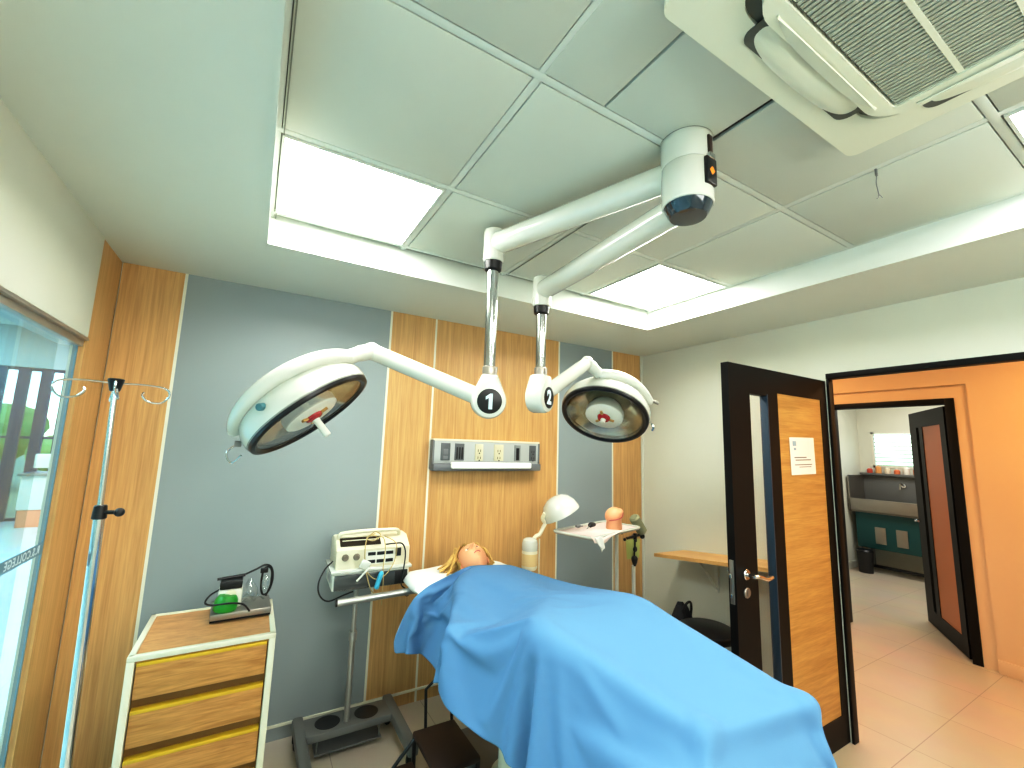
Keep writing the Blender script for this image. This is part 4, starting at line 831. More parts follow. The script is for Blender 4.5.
51,15,-3,48,25,-2,37,-39,-6,-46,-26,2,-13,-52,-2,42,-31,-12,49,14,-14,19,49,-13,-12,51,-11,7,51,-13,41,28,-20,39,-22,-28,14,-42,-31,37,-24,-31,42,13,-29,24,39,-28,29,35,-28,45,3,-30,40,-17,-30,44,0,-30,
30,32,-31,-27,23,-40,-33,2,-42,-34,3,-42,-33,8,-41,-33,6,-42,-33,5,-41,-1219,82,-2,22,6,49,22,6,48,25,0,48,22,-21,44,4,-35,40,-24,-31,36,-36,-11,38,-35,-12,39,-34,7,41,-34,6,41,-14,-39,33,41,-10,33,
-1,-42,33,38,7,38,28,-30,34,-28,-34,30,-40,-23,27,21,-44,23,45,-20,21,49,9,20,22,46,14,-25,46,10,27,46,8,49,-23,-1,21,-49,-2,38,-37,-2,26,47,1,50,19,-1,43,-31,-6,49,-19,-6,54,0,-4,52,8,-4,
54,4,-5,53,5,-4,53,2,-4,53,-2,-4,53,2,-4,53,5,-4,53,7,-4,52,14,-3,47,25,-2,38,-37,-6,-46,-27,3,-7,-53,-4,46,-25,-12,46,23,-14,8,51,-12,-9,51,-12,21,47,-15,48,6,-24,22,-38,-30,29,-34,-31,
44,0,-30,30,33,-29,22,40,-28,43,14,-29,41,-15,-30,44,-4,-30,33,29,-31,-25,26,-40,-34,3,-41,-33,2,-42,-33,8,-42,-33,4,-41,-33,4,-42,-31,18,-40,-1230,60,-11,24,-3,47,23,4,49,22,8,48,24,4,47,27,-10,46,
16,-29,42,-10,-37,37,-32,-22,38,-35,-10,39,-34,6,40,-35,5,41,-16,-38,34,41,-8,33,-7,-42,33,38,6,37,22,-35,34,-38,-24,28,-15,-45,26,36,-32,22,50,-4,20,36,36,16,-16,50,10,20,48,9,51,-17,0,25,-46,-3,
38,-39,-1,26,47,1,52,14,-1,43,-31,-7,51,-15,-5,53,4,-5,53,8,-4,53,2,-4,53,5,-4,53,2,-4,53,-4,-5,53,2,-4,54,5,-4,53,6,-3,51,13,-4,48,25,-1,39,-36,-7,-46,-27,3,-1,-54,-4,49,-19,-13,
40,32,-14,-2,52,-12,1,52,-12,37,34,-19,42,-18,-28,20,-39,-30,41,-15,-31,37,25,-29,19,41,-28,39,24,-28,42,-10,-31,44,-8,-30,35,26,-30,-23,28,-40,-33,3,-41,-33,2,-42,-33,8,-42,-33,1,-42,-34,7,-41,-26,23,-40,
-4,37,-38,-1272,28,-22,23,-11,47,24,-8,47,25,0,47,25,4,48,22,8,47,26,0,47,24,-19,44,6,-36,40,-23,-32,37,-34,-15,38,-34,6,41,-35,4,40,-19,-37,34,42,-8,33,-14,-39,34,40,4,37,11,-41,32,-36,-28,27,
10,-47,24,47,-15,21,47,20,17,-2,52,12,12,51,9,53,-11,1,30,-44,-3,37,-39,-1,27,46,1,53,8,-2,43,-30,-7,52,-11,-5,53,8,-4,53,7,-5,53,0,-4,53,7,-4,53,-1,-4,53,-4,-4,54,3,-4,53,4,-4,
53,5,-4,52,12,-3,48,25,-2,40,-35,-7,-45,-28,3,5,-53,-5,51,-11,-14,32,40,-13,-7,52,-12,16,49,-14,46,13,-23,27,-34,-30,35,-28,-30,42,13,-30,20,41,-28,32,31,-28,45,-2,-30,42,-12,-31,38,23,-30,-21,30,-39,
-32,5,-42,-34,1,-42,-33,5,-41,-33,-1,-42,-32,13,-41,-20,30,-39,8,35,-40,33,0,-42,-1364,41,-27,22,-16,46,23,-13,47,24,-11,46,26,-6,47,26,0,47,24,8,47,24,5,48,27,-9,45,18,-28,42,-9,-37,38,-30,-24,37,
-35,4,41,-34,3,40,-21,-36,34,41,-8,33,-19,-36,34,39,0,37,1,-44,31,-26,-39,26,36,-32,22,50,6,18,25,46,13,0,52,9,53,-4,2,36,-39,-2,35,-40,-1,29,45,0,54,3,-2,44,-29,-7,53,-6,-4,52,12,-5,
53,4,-4,53,0,-4,53,6,-4,54,-3,-5,53,-4,-4,53,4,-4,53,4,-4,53,4,-4,53,10,-3,47,24,-2,42,-33,-7,-45,-29,4,13,-51,-7,51,-2,-14,23,46,-13,-4,52,-12,31,40,-17,44,-12,-28,26,-35,-30,45,-3,-30,
27,36,-28,23,39,-29,44,5,-29,42,-13,-30,41,19,-30,-19,32,-39,-32,5,-42,-33,4,-42,-33,0,-42,-33,-1,-42,-29,21,-40,-13,34,-39,18,31,-40,32,-3,-43,32,-10,-42,-1417,103,-34,5,-24,48,12,-23,47,17,-21,46,22,-17,46,
24,-14,46,26,-7,46,26,0,47,24,9,47,26,-2,47,25,-17,44,8,-36,39,-20,-32,38,-36,-5,39,-35,4,41,-23,-34,35,41,-8,33,-24,-33,34,39,-7,36,-17,-42,28,10,-46,25,48,-12,20,36,37,14,4,52,10,53,2,3,
43,-33,-3,34,-41,0,31,43,0,53,-2,-3,46,-27,-6,54,1,-5,51,13,-4,53,1,-5,54,0,-4,53,6,-4,53,-6,-4,53,-2,-5,53,6,-3,53,1,-5,53,3,-3,53,8,-4,48,24,-1,44,-30,-8,-44,-31,4,20,-49,-8,
50,9,-15,13,50,-12,5,51,-13,44,21,-22,32,-31,-30,41,-18,-29,35,28,-29,18,42,-29,42,15,-29,42,-13,-30,42,15,-30,-15,34,-38,-32,5,-42,-33,4,-42,-32,-5,-42,-34,5,-42,-22,29,-39,-5,35,-40,24,24,-41,32,-3,-42,
33,-4,-43,30,-12,-42,-1450,162,-42,-2,-23,49,3,-24,47,4,-25,48,10,-25,46,15,-24,46,19,-20,45,23,-17,46,26,-9,46,26,-2,46,25,6,48,27,-6,45,20,-27,42,-5,-37,39,-33,-18,38,-35,4,40,-26,-31,36,41,-10,32,
-29,-29,35,36,-18,35,-12,-45,26,34,-35,23,46,22,16,11,51,10,53,5,4,48,-25,-2,34,-41,0,34,41,0,53,-7,-4,48,-23,-6,53,7,-4,51,13,-5,54,-4,-4,53,2,-4,53,5,-4,53,-7,-5,53,0,-4,53,6,-4,
53,-2,-4,54,4,-4,53,6,-4,48,23,-1,45,-27,-7,-42,-33,3,27,-45,-9,47,20,-15,3,52,-12,24,44,-16,47,-3,-26,32,-30,-30,43,14,-29,16,42,-29,37,25,-29,43,-11,-30,44,11,-29,-12,36,-38,-33,5,-42,-32,2,-42,
-32,-7,-43,-32,12,-41,-13,35,-39,0,35,-40,29,18,-41,32,-2,-43,33,-3,-42,31,-11,-43,32,-4,-42,-1491,217,-49,2,-24,48,0,-23,48,2,-25,48,2,-26,46,6,-26,47,8,-26,46,13,-25,46,17,-23,46,21,-19,45,25,-13,46,
27,-5,46,25,4,47,27,-13,44,12,-34,40,-23,-31,37,-36,-1,40,-29,-27,37,41,-15,32,-31,-24,37,31,-29,31,4,-47,25,50,-2,18,22,47,12,53,8,3,51,-17,0,36,-40,0,38,38,0,52,-12,-5,50,-18,-6,51,14,-4,
53,9,-4,53,-5,-5,53,3,-4,53,3,-4,53,-9,-5,53,4,-4,53,4,-4,53,-4,-4,54,5,-4,53,4,-3,49,21,-2,48,-23,-8,-41,-35,4,34,-40,-10,41,31,-15,5,52,-13,39,30,-20,37,-25,-29,45,-3,-29,19,41,-29,
31,32,-28,44,-6,-30,44,6,-30,-8,38,-37,-32,7,-42,-32,-3,-43,-32,-7,-42,-28,22,-40,-2,37,-39,4,35,-41,31,10,-42,32,-2,-42,32,-4,-43,32,-5,-43,32,5,-42,32,-11,-42,-1530,270,-56,2,-24,48,3,-24,48,2,-25,47,
1,-26,47,2,-26,47,3,-26,46,6,-26,47,8,-26,46,10,-26,46,14,-24,46,19,-22,45,24,-17,45,27,-9,45,27,0,47,24,-21,43,-5,-37,38,-36,-12,38,-30,-23,37,40,-20,32,-29,-23,38,20,-41,28,38,-30,22,38,34,13,
54,-2,1,53,2,4,37,-35,0,42,34,-1,50,-17,-5,53,-9,-5,50,18,-5,53,3,-4,53,-5,-4,53,4,-4,54,2,-5,52,-9,-4,53,8,-4,53,-1,-4,54,-4,-5,53,5,-3,53,1,-4,50,20,-2,50,-18,-7,-37,-38,3,
40,-32,-12,33,39,-15,14,50,-14,46,6,-25,40,-20,-29,32,32,-29,19,41,-29,45,-1,-29,45,3,-29,-5,39,-37,-32,7,-42,-31,-6,-43,-32,-4,-43,-19,31,-39,9,35,-39,6,35,-41,30,9,-43,32,-7,-42,33,-3,-42,32,-3,-43,
32,2,-43,32,6,-42,31,-15,-41,-1568,324,-64,3,-24,48,3,-24,48,3,-25,47,2,-26,47,1,-27,46,1,-26,47,2,-26,47,4,-26,46,10,-26,46,6,-27,46,9,-26,46,12,-25,46,15,-25,45,21,-21,45,26,-14,44,28,-4,46,
15,-31,41,-25,-29,36,-33,-19,39,38,-19,33,-20,-32,36,31,-36,25,50,-12,14,52,14,6,52,-1,5,43,-25,-2,45,26,1,49,-18,-8,52,5,-5,52,13,-4,53,0,-4,52,-3,-5,54,3,-4,53,0,-4,53,-6,-4,52,8,-5,
53,-7,-4,53,5,-4,54,-2,-4,53,2,-4,51,16,-2,52,-12,-7,-33,-42,3,46,-21,-13,21,47,-15,34,36,-18,44,-14,-28,41,19,-29,13,43,-29,43,12,-28,45,-3,-29,-1,40,-37,-31,6,-43,-30,-11,-44,-33,8,-40,0,36,-40,
20,26,-42,2,37,-38,29,7,-44,29,10,-44,33,-14,-40,32,-3,-42,32,0,-43,30,11,-43,33,-11,-41,30,8,-44,-1604,358,-69,1,-24,48,4,-24,48,3,-25,47,3,-27,46,3,-26,47,1,-27,46,1,-26,47,1,-26,47,3,-27,46,
11,-26,46,10,-26,46,12,-26,45,12,-25,45,2,-26,47,10,-27,45,16,-26,45,24,-17,44,25,-16,44,-7,-38,38,-30,-20,39,28,-22,37,3,-42,32,47,-19,17,56,-3,7,49,-7,-1,52,7,-2,49,-13,2,51,12,-5,53,-2,-3,
53,4,-4,52,0,-5,53,0,-4,53,1,-4,53,-5,-5,53,5,-4,53,-5,-5,53,4,-4,53,1,-4,53,-7,-4,53,7,-3,53,-2,-3,53,3,-4,-26,-44,0,50,-9,-16,23,46,-15,43,22,-23,45,-1,-28,13,43,-29,38,24,-28,
45,-5,-29,4,40,-36,-31,3,-44,-30,-9,-43,-24,25,-41,21,26,-41,23,18,-44,-3,41,-35,29,4,-44,30,5,-45,26,19,-42,33,-15,-40,32,-7,-42,32,4,-43,31,10,-42,19,18,-47,12,20,-48,-1611,363,-66,0,-24,48,0,-23,48,
4,-26,47,4,-27,46,5,-26,47,3,-27,46,2,-27,47,2,-27,46,1,-26,47,1,-27,46,6,-27,46,8,-26,46,11,-27,46,19,-23,44,12,-27,45,14,-26,45,-7,-26,46,12,-28,43,12,-29,44,12,-25,44,-12,-32,41,15,-37,42,
38,-36,26,59,-8,3,58,-1,-2,53,1,-1,53,-1,-1,54,1,-2,52,-2,-4,53,-1,-4,53,0,-4,53,0,-5,53,-2,-4,53,-1,-5,53,-1,-4,53,0,-5,53,0,-4,53,-3,-4,53,1,-4,53,2,-3,53,-1,-3,51,6,-5,
-12,-46,0,50,-1,-19,31,39,-17,46,8,-26,20,41,-28,32,33,-28,45,-1,-28,5,37,-37,-29,-5,-44,-31,7,-43,-1,35,-41,30,8,-43,27,15,-43,-7,41,-34,29,8,-44,29,2,-45,29,11,-44,25,22,-42,32,-15,-38,26,13,-45,
15,20,-48,4,18,-50,-1,12,-52,-5,4,-53,-1561,386,-46,0,-24,48,9,-24,46,-1,-25,48,1,-27,46,2,-27,47,3,-27,46,3,-26,46,3,-27,47,2,-27,46,3,-27,46,3,-27,47,4,-27,46,5,-27,46,6,-28,46,11,-27,45,
14,-26,45,21,-23,44,9,-29,44,11,-28,44,7,-28,45,-4,-32,47,11,-39,43,35,-35,32,56,-17,7,59,1,-6,55,0,0,53,-3,0,54,-2,-2,53,-2,-2,53,-4,-3,53,-3,-3,53,-3,-3,54,-2,-4,53,-3,-4,53,-3,-3,
53,-3,-4,53,-3,-4,53,-1,-4,54,0,-3,53,-13,2,52,7,-4,50,3,-5,3,-49,-4,48,11,-21,42,25,-20,31,33,-27,21,42,-28,46,5,-27,6,35,-39,-28,-3,-44,-23,22,-42,23,27,-41,29,-5,-43,28,17,-43,-5,40,-34,
28,11,-45,28,-2,-45,29,13,-44,26,19,-41,23,26,-42,1,17,-51,-4,13,-52,-5,6,-52,-6,1,-54,-5,-3,-53,-4,-5,-53,-1502,446,-24,6,-25,48,13,-25,45,6,-27,46,5,-28,45,-1,-26,47,5,-28,46,4,-28,46,3,-27,46,
2,-27,46,2,-26,47,1,-27,47,1,-26,46,2,-27,47,2,-26,47,2,-27,46,4,-28,47,6,-28,45,8,-30,45,10,-30,44,13,-29,44,12,-27,46,29,-29,38,40,-32,26,49,-23,11,49,-15,14,53,6,-7,53,-4,3,53,-2,-2,
54,-2,-3,53,-2,-3,54,-2,-5,53,-3,-3,54,-4,-2,53,-4,-2,53,-4,-3,54,-4,-2,53,-7,-1,52,-9,1,53,-7,0,53,-6,-2,49,17,-7,32,-32,-2,38,-35,1,36,28,-29,49,16,-13,31,33,-28,36,28,-30,10,32,-41,
-32,-2,-41,-1,34,-42,33,9,-40,30,-8,-44,28,17,-42,1,39,-37,27,5,-45,26,17,-43,16,25,-44,7,27,-46,-2,21,-49,-6,6,-53,-6,7,-52,-5,-1,-55,-5,-1,-53,-5,-3,-53,-5,-5,-53,-5,-5,-53,-1445,509,-2,14,-25,46,
9,-25,46,7,-27,46,0,-28,46,14,-28,43,6,-28,46,6,-29,45,5,-28,45,5,-28,46,4,-28,46,3,-28,46,4,-27,46,3,-28,45,3,-28,46,3,-28,46,4,-27,46,4,-28,46,5,-28,46,4,-27,46,3,-26,47,14,-28,44,
35,-27,31,42,-28,19,47,-25,13,31,-24,37,52,-6,6,53,5,-5,53,-2,-1,54,-1,-4,53,-2,-4,54,-4,-3,53,-4,-3,54,-4,-2,54,-4,-1,53,-6,-2,53,-6,-1,54,-7,0,53,-7,0,53,-10,1,52,-10,2,50,15,-13,
37,-38,7,43,-30,-2,22,37,-31,51,15,-13,31,34,-29,24,31,-35,-15,10,-41,18,24,-44,24,-12,-41,34,3,-43,23,22,-42,20,28,-42,15,28,-42,3,27,-47,-5,22,-48,-7,15,-51,-8,8,-52,-5,2,-53,-6,2,-53,-3,-4,-54,
-6,-2,-53,-5,0,-53,-6,-2,-53,-6,1,-54,-4,-4,-53,-1390,570,22,13,-25,45,11,-25,46,9,-27,46,-4,-28,45,12,-28,44,8,-29,45,7,-28,45,7,-29,45,6,-28,45,6,-28,46,4,-28,45,4,-28,46,4,-28,45,3,-28,46,
3,-28,46,3,-28,46,3,-28,46,2,-28,46,-1,-27,46,8,-27,47,25,-28,38,39,-28,26,42,-27,21,42,-26,22,41,-24,23,32,-20,38,52,7,-7,55,1,-4,52,1,-7,54,-5,-1,54,-5,-1,54,-4,-2,53,-5,-2,54,-5,-1,
54,-6,-1,53,-6,-1,54,-7,0,53,-7,-1,53,-7,0,53,-7,-1,54,-5,-1,46,-28,-1,40,-35,3,5,41,-33,22,28,-37,31,32,-26,34,31,-28,29,-10,-44,32,-17,-36,25,19,-42,14,28,-43,7,30,-44,-1,28,-47,-7,14,-51,
-9,12,-51,-7,6,-54,-6,4,-53,-5,1,-53,-5,0,-54,-7,6,-52,-3,-7,-53,-5,-1,-54,-6,1,-53,-7,2,-53,-6,3,-53,-7,5,-53,-1336,625,45,13,-24,45,13,-25,46,12,-27,44,-8,-28,45,5,-29,45,11,-28,45,7,-29,45,
10,-28,44,9,-29,45,6,-28,45,6,-28,45,5,-29,46,3,-28,45,3,-28,46,1,-28,45,1,-28,46,1,-28,46,3,-28,46,4,-28,46,17,-27,43,31,-28,34,41,-28,21,40,-28,24,39,-26,26,42,-25,22,36,-22,35,35,-26,35,
54,-6,0,56,16,-16,51,-3,-4,53,-7,0,54,-7,-1,53,-7,-1,53,-8,0,54,-8,-1,53,-7,0,53,-8,-1,54,-7,0,53,-7,-1,54,-7,-1,49,-17,5,48,-36,4,59,-3,-11,17,33,-43,3,41,-35,34,-15,-34,43,16,-28,
37,21,-36,11,26,-46,-1,25,-48,-7,20,-49,-6,13,-52,-5,-1,-53,-4,3,-53,-5,5,-53,-7,4,-53,-7,5,-53,-7,5,-52,-7,7,-53,-8,7,-52,-5,9,-53,-5,9,-52,-3,10,-53,-3,10,-52,-2,10,-53,-1,11,-52,-1304,639,66,
15,-24,45,14,-25,45,13,-27,44,5,-30,45,-11,-28,44,7,-29,45,5,-29,45,14,-28,44,13,-28,44,10,-28,44,7,-28,45,5,-29,45,4,-28,46,3,-29,45,3,-28,46,2,-29,45,1,-28,46,-2,-28,46,8,-28,46,24,-27,39,
39,-29,26,42,-28,17,38,-27,26,36,-27,30,39,-24,28,19,-21,48,32,-38,43,58,-15,12,61,3,-15,52,-2,-7,52,-8,-1,54,-9,0,53,-9,0,53,-9,0,53,-9,0,53,-10,0,53,-8,-1,53,-9,0,53,-10,0,52,-10,-1,
47,-18,10,48,-23,9,82,-7,-13,33,18,-51,2,36,-54,-2,39,-40,43,15,-27,8,20,-46,-8,7,-54,-7,7,-53,-5,11,-52,-7,9,-52,-4,12,-53,-3,13,-51,-3,13,-52,-1,13,-52,-1,13,-52,1,12,-53,2,11,-52,3,11,-52,
4,9,-53,4,9,-53,4,8,-53,5,8,-52,6,6,-53,5,5,-53,-1351,651,88,17,-24,45,16,-24,45,15,-27,44,12,-29,44,-1,-30,44,-12,-28,45,4,-29,44,9,-29,45,18,-27,43,14,-28,43,11,-28,44,7,-29,45,5,-29,45,
3,-28,46,2,-29,45,0,-29,46,-1,-28,45,3,-28,46,14,-29,44,33,-27,32,44,-29,14,40,-28,21,33,-27,33,32,-27,34,36,-25,31,21,-20,46,29,-16,44,56,-33,15,65,-3,-15,48,4,-32,54,-8,0,54,-9,0,53,-9,1,
53,-10,2,53,-9,3,53,-10,3,53,-9,3,53,-10,2,53,-10,3,52,-10,2,49,-13,6,44,-30,26,92,-11,-11,33,16,-53,9,32,-53,-21,40,-39,6,19,-48,3,17,-53,6,13,-50,1,10,-54,5,13,-51,5,9,-52,4,11,-52,
4,10,-53,4,10,-53,4,9,-52,5,8,-53,5,7,-53,5,7,-53,6,5,-53,5,5,-53,5,4,-53,6,4,-53,5,4,-54,6,2,-53,5,6,-53,-1420,700,115,19,-23,45,18,-24,44,19,-26,44,15,-28,42,10,-30,44,-5,-30,44,
-13,-28,45,3,-30,44,18,-27,43,17,-28,43,15,-28,43,11,-28,44,5,-29,45,4,-29,46,1,-29,45,0,-29,45,-2,-28,46,5,-29,46,25,-28,38,43,-28,16,43,-29,15,30,-27,35,27,-28,38,36,-27,30,24,-29,38,26,-22,41,
48,-11,8,49,-13,15,56,-13,-7,51,-2,-21,54,-8,0,53,-9,0,53,-9,0,53,-9,1,53,-10,2,54,-9,2,53,-10,4,53,-10,3,53,-10,5,53,-10,5,47,-5,7,49,-10,14,72,-19,-10,39,1,-42,-5,30,-56,33,17,-32,
16,1,-53,7,6,-52,5,6,-54,4,7,-53,3,7,-54,3,8,-53,4,9,-53,5,10,-52,4,12,-52,5,12,-52,5,13,-52,5,13,-52,5,2,-53,6,5,-53,5,6,-53,6,6,-53,5,5,-53,6,6,-53,5,4,-53,6,4,-53,
-1493,746,142,19,-23,44,18,-24,45,20,-25,43,22,-26,41,17,-29,42,8,-30,44,-8,-30,44,-14,-28,44,6,-30,44,21,-26,42,20,-27,43,15,-28,43,7,-29,44,4,-30,45,-2,-29,46,0,-29,45,0,-29,46,13,-28,44,41,-28,20,
44,-29,12,27,-29,37,23,-29,39,35,-26,31,24,-30,37,22,-30,40,36,-19,33,53,-11,-5,52,-11,6,51,-7,-14,53,-8,2,53,-6,-9,53,-8,-1,53,-9,0,53,-10,0,53,-9,2,53,-9,2,53,-10,2,52,-10,3,53,-10,1,
48,-11,20,52,-12,2,49,-9,-1,58,-3,-14,27,-2,-50,37,10,-35,-26,16,-46,12,0,-51,28,18,-42,16,9,-51,15,6,-51,15,6,-52,14,4,-52,15,0,-52,11,3,-52,9,3,-53,8,2,-53,7,3,-53,5,4,-54,5,5,-53,
6,5,-53,5,7,-53,6,5,-53,5,7,-52,6,8,-53,5,10,-52,2,18,-51,-1563,773,166,16,-24,45,14,-26,45,20,-26,42,23,-26,42,27,-23,40,21,-27,42,6,-31,43,-9,-29,44,-14,-28,44,8,-31,44,24,-25,41,23,-26,41,
12,-29,44,4,-29,44,-6,-29,45,0,-30,45,6,-29,45,31,-28,34,44,-28,13,12,-36,38,35,-25,32,31,-27,34,27,-29,36,19,-32,40,27,-28,37,48,-14,18,52,-9,-11,52,-10,3,51,-8,-10,53,-8,-4,53,-7,-1,53,-8,-5,
52,-9,-1,53,-9,0,53,-9,1,53,-10,2,53,-9,2,52,-10,0,51,-11,11,52,-11,3,49,-12,18,52,-10,-9,48,-4,-23,29,-2,-47,6,2,-51,39,12,-34,-26,15,-46,-11,-1,-51,10,-5,-52,10,-5,-53,14,0,-52,14,4,-51,
15,8,-51,16,17,-48,15,12,-50,15,10,-50,15,9,-51,16,7,-51,16,7,-51,15,5,-51,15,4,-51,15,2,-52,13,2,-51,13,1,-52,13,0,-52,8,-5,-53,-1622,822,190,5,-28,45,12,-27,45,13,-29,43,24,-26,41,23,-26,41,
30,-21,40,24,-26,41,5,-31,43,-9,-30,44,-15,-28,44,11,-30,43,29,-23,39,23,-26,41,6,-30,45,-9,-29,44,1,-30,45,24,-29,38,39,-29,24,27,-32,33,0,-36,41,37,-24,30,33,-27,33,22,-31,38,20,-31,39,38,-24,29,
53,-11,4,51,-8,-14,52,-10,4,51,-8,-11,53,-8,-3,53,-8,-3,52,-8,-1,53,-8,-3,53,-10,0,53,-9,1,52,-9,1,53,-10,1,52,-10,4,53,-10,5,50,-11,12,50,-12,14,52,-9,-8,43,-4,-32,26,-2,-47,9,-1,-52,
4,1,-53,41,13,-33,-11,-1,-52,-20,9,-49,-5,-5,-52,-1,-5,-53,-2,-7,-54,7,-5,-53,11,-1,-52,15,2,-52,16,5,-51,16,7,-50,16,7,-51,15,9,-51,14,13,-50,15,11,-50,15,8,-51,16,8,-50,15,7,-51,16,7,-51,
16,4,-50,-1572,833,229,-8,-27,46,3,-27,46,9,-31,43,9,-33,42,24,-26,40,24,-26,41,31,-20,39,28,-23,40,5,-31,44,-8,-31,44,-16,-27,43,16,-30,42,34,-20,37,16,-28,43,-12,-29,44,20,-31,40,32,-30,31,29,-30,34,
7,-35,41,1,-35,40,40,-24,28,31,-27,34,19,-32,39,28,-30,35,47,-20,18,52,-8,-8,51,-8,-14,52,-10,4,52,-8,-10,52,-8,-3,53,-8,-2,53,-8,-2,53,-9,-1,52,-9,0,53,-9,0,53,-10,1,52,-9,2,53,-10,4,
52,-11,6,50,-11,14,51,-12,12,52,-8,-11,38,-4,-37,22,-1,-48,2,-2,-54,15,0,-51,1,-3,-53,36,15,-36,4,-5,-54,-13,0,-51,-17,3,-51,-8,-5,-53,-7,-5,-53,-3,-6,-53,3,-5,-53,7,-4,-53,11,-2,-53,13,-1,-52,
14,0,-51,14,2,-52,17,3,-51,16,5,-51,16,6,-51,15,7,-50,16,8,-51,15,8,-51,-1470,864,273,-20,-8,48,-20,-15,48,-7,-28,45,10,-33,41,0,-34,43,21,-28,41,23,-27,40,32,-19,39,32,-19,39,5,-32,43,-7,-31,44,
-16,-28,43,21,-29,41,38,-16,35,-2,-31,45,30,-30,33,23,-31,38,16,-33,39,5,-36,40,3,-35,41,42,-22,26,29,-29,34,20,-32,39,38,-26,29,51,-17,3,51,-8,-12,51,-7,-14,53,-10,4,51,-8,-9,53,-8,-3,53,-8,-2,
52,-9,-1,53,-8,-1,53,-9,0,53,-10,0,52,-9,2,53,-10,2,52,-10,4,52,-10,8,50,-12,14,51,-11,10,51,-8,-15,34,-3,-41,19,-2,-50,1,-1,-54,1,-2,-53,6,-3,-53,10,-2,-53,34,13,-39,12,-4,-52,-5,-4,-53,
-11,-2,-52,-12,-3,-53,-14,-1,-51,-10,-4,-53,-4,-5,-53,1,-5,-53,6,-5,-53,9,-3,-53,10,-3,-53,11,-3,-52,12,-2,-52,13,-1,-52,14,-1,-52,14,1,-51,16,1,-52,-1362,874,314,-20,-11,48,-22,-3,49,-26,0,46,-19,-24,45,
-5,-33,43,1,-33,42,18,-31,41,23,-27,41,31,-21,39,35,-15,38,6,-32,43,-4,-32,43,-15,-28,43,25,-27,40,39,-16,33,19,-32,39,8,-35,41,21,-32,38,8,-35,40,4,-36,40,43,-21,24,25,-31,37,27,-30,36,47,-21,16,
51,-15,-7,51,-8,-14,52,-7,-13,52,-10,4,52,-8,-8,53,-8,-3,52,-9,-1,53,-8,-2,53,-9,0,52,-9,0,53,-9,1,53,-10,2,52,-9,2,52,-10,5,52,-11,10,50,-12,13,52,-11,7,49,-6,-20,29,-3,-44,16,-2,-51,
1,-2,-54,2,-2,-53,4,-2,-53,8,-2,-53,3,-3,-54,30,9,-43,17,-2,-51,-1,-5,-53,-7,-4,-53,-10,-3,-53,-12,-3,-52,-13,-2,-52,-11,-3,-52,-4,-5,-53,2,-5,-53,7,-4,-53,8,-4,-53,9,-3,-53,9,-4,-52,10,-3,-53,
11,-3,-52,11,-3,-53,-1270,860,351,-30,6,44,-18,-8,50,-20,-12,48,-24,-16,46,-23,-17,45,-15,-28,44,-7,-32,43,13,-32,42,21,-29,40,30,-22,39,37,-11,37,9,-32,43,-1,-33,43,-15,-29,43,34,-21,36,31,-25,37,13,-34,39,
20,-33,39,10,-35,40,5,-36,40,44,-21,23,24,-31,37,38,-26,28,51,-18,3,50,-14,-13,51,-8,-14,52,-7,-11,52,-10,2,53,-8,-5,52,-8,-3,53,-9,-1,53,-9,-1,52,-8,-1,53,-9,1,52,-10,1,53,-9,2,52,-10,3,
53,-10,6,51,-11,11,50,-12,13,52,-10,3,47,-6,-25,25,-2,-48,13,-2,-51,2,-2,-54,2,-3,-53,4,-2,-53,6,-2,-54,4,-2,-53,0,-2,-53,22,1,-49,22,2,-49,4,-4,-53,-5,-5,-53,-7,-4,-53,-10,-3,-52,-12,-3,-53,
-14,-2,-51,-10,-4,-53,-2,-5,-53,5,-4,-53,9,-4,-53,8,-3,-52,9,-4,-53,9,-4,-53,8,-4,-53,-1204,842,385,-29,3,45,-8,-29,44,-18,-23,45,-25,-13,46,-24,-10,47,-26,-4,48,-23,-18,45,-19,-25,45,6,-33,42,17,-31,41,
28,-24,40,40,-8,36,11,-32,42,1,-33,43,-11,-31,43,35,-21,35,27,-28,37,17,-34,39,14,-34,39,7,-36,40,45,-21,22,28,-30,35,46,-23,17,51,-15,-8,50,-14,-14,51,-8,-14,52,-7,-9,53,-10,1,52,-8,-5,53,-9,-2,
52,-8,-1,53,-9,-1,53,-9,0,52,-9,1,53,-9,2,52,-10,2,53,-10,4,52,-10,7,51,-12,12,50,-11,12,53,-9,-3,43,-5,-30,21,-3,-49,12,-2,-53,1,-2,-53,2,-2,-53,4,-2,-54,6,-2,-53,2,-3,-53,1,-2,-54,
4,-2,-53,15,-2,-51,21,2,-50,8,-4,-52,-4,-4,-53,-4,-5,-54,-9,-3,-52,-11,-4,-53,-12,-2,-52,-13,-3,-52,-7,-4,-52,4,-5,-53,9,-3,-53,8,-4,-53,9,-4,-53,8,-4,-52,-1167,840,413,-7,-19,50,-20,-17,46,-33,-13,41,
2,-32,43,-19,-20,47,-22,-18,46,-25,-13,46,-24,-14,47,-28,-6,45,-6,-31,45,10,-33,42,24,-27,39,41,-6,36,14,-32,42,5,-33,42,-8,-32,43,35,-22,35,23,-31,37,12,-36,39,17,-33,39,45,-21,22,35,-28,30,51,-18,1,
50,-15,-13,50,-15,-15,52,-7,-13,52,-8,-6,53,-9,-1,53,-8,-3,52,-9,-2,53,-9,-1,52,-9,0,53,-9,0,53,-9,1,52,-9,2,53,-10,3,52,-10,4,52,-10,8,50,-12,13,52,-11,10,52,-8,-8,40,-5,-36,17,-2,-50,
9,-2,-53,2,-2,-53,3,-2,-54,3,-3,-53,5,-2,-53,4,-2,-53,0,-2,-54,2,-2,-53,8,-3,-53,8,-2,-53,12,-3,-52,14,-1,-52,-11,-5,-52,2,-3,-53,-6,-4,-53,-9,-4,-53,-10,-3,-52,-11,-3,-52,-12,-4,-52,4,-4,-54,
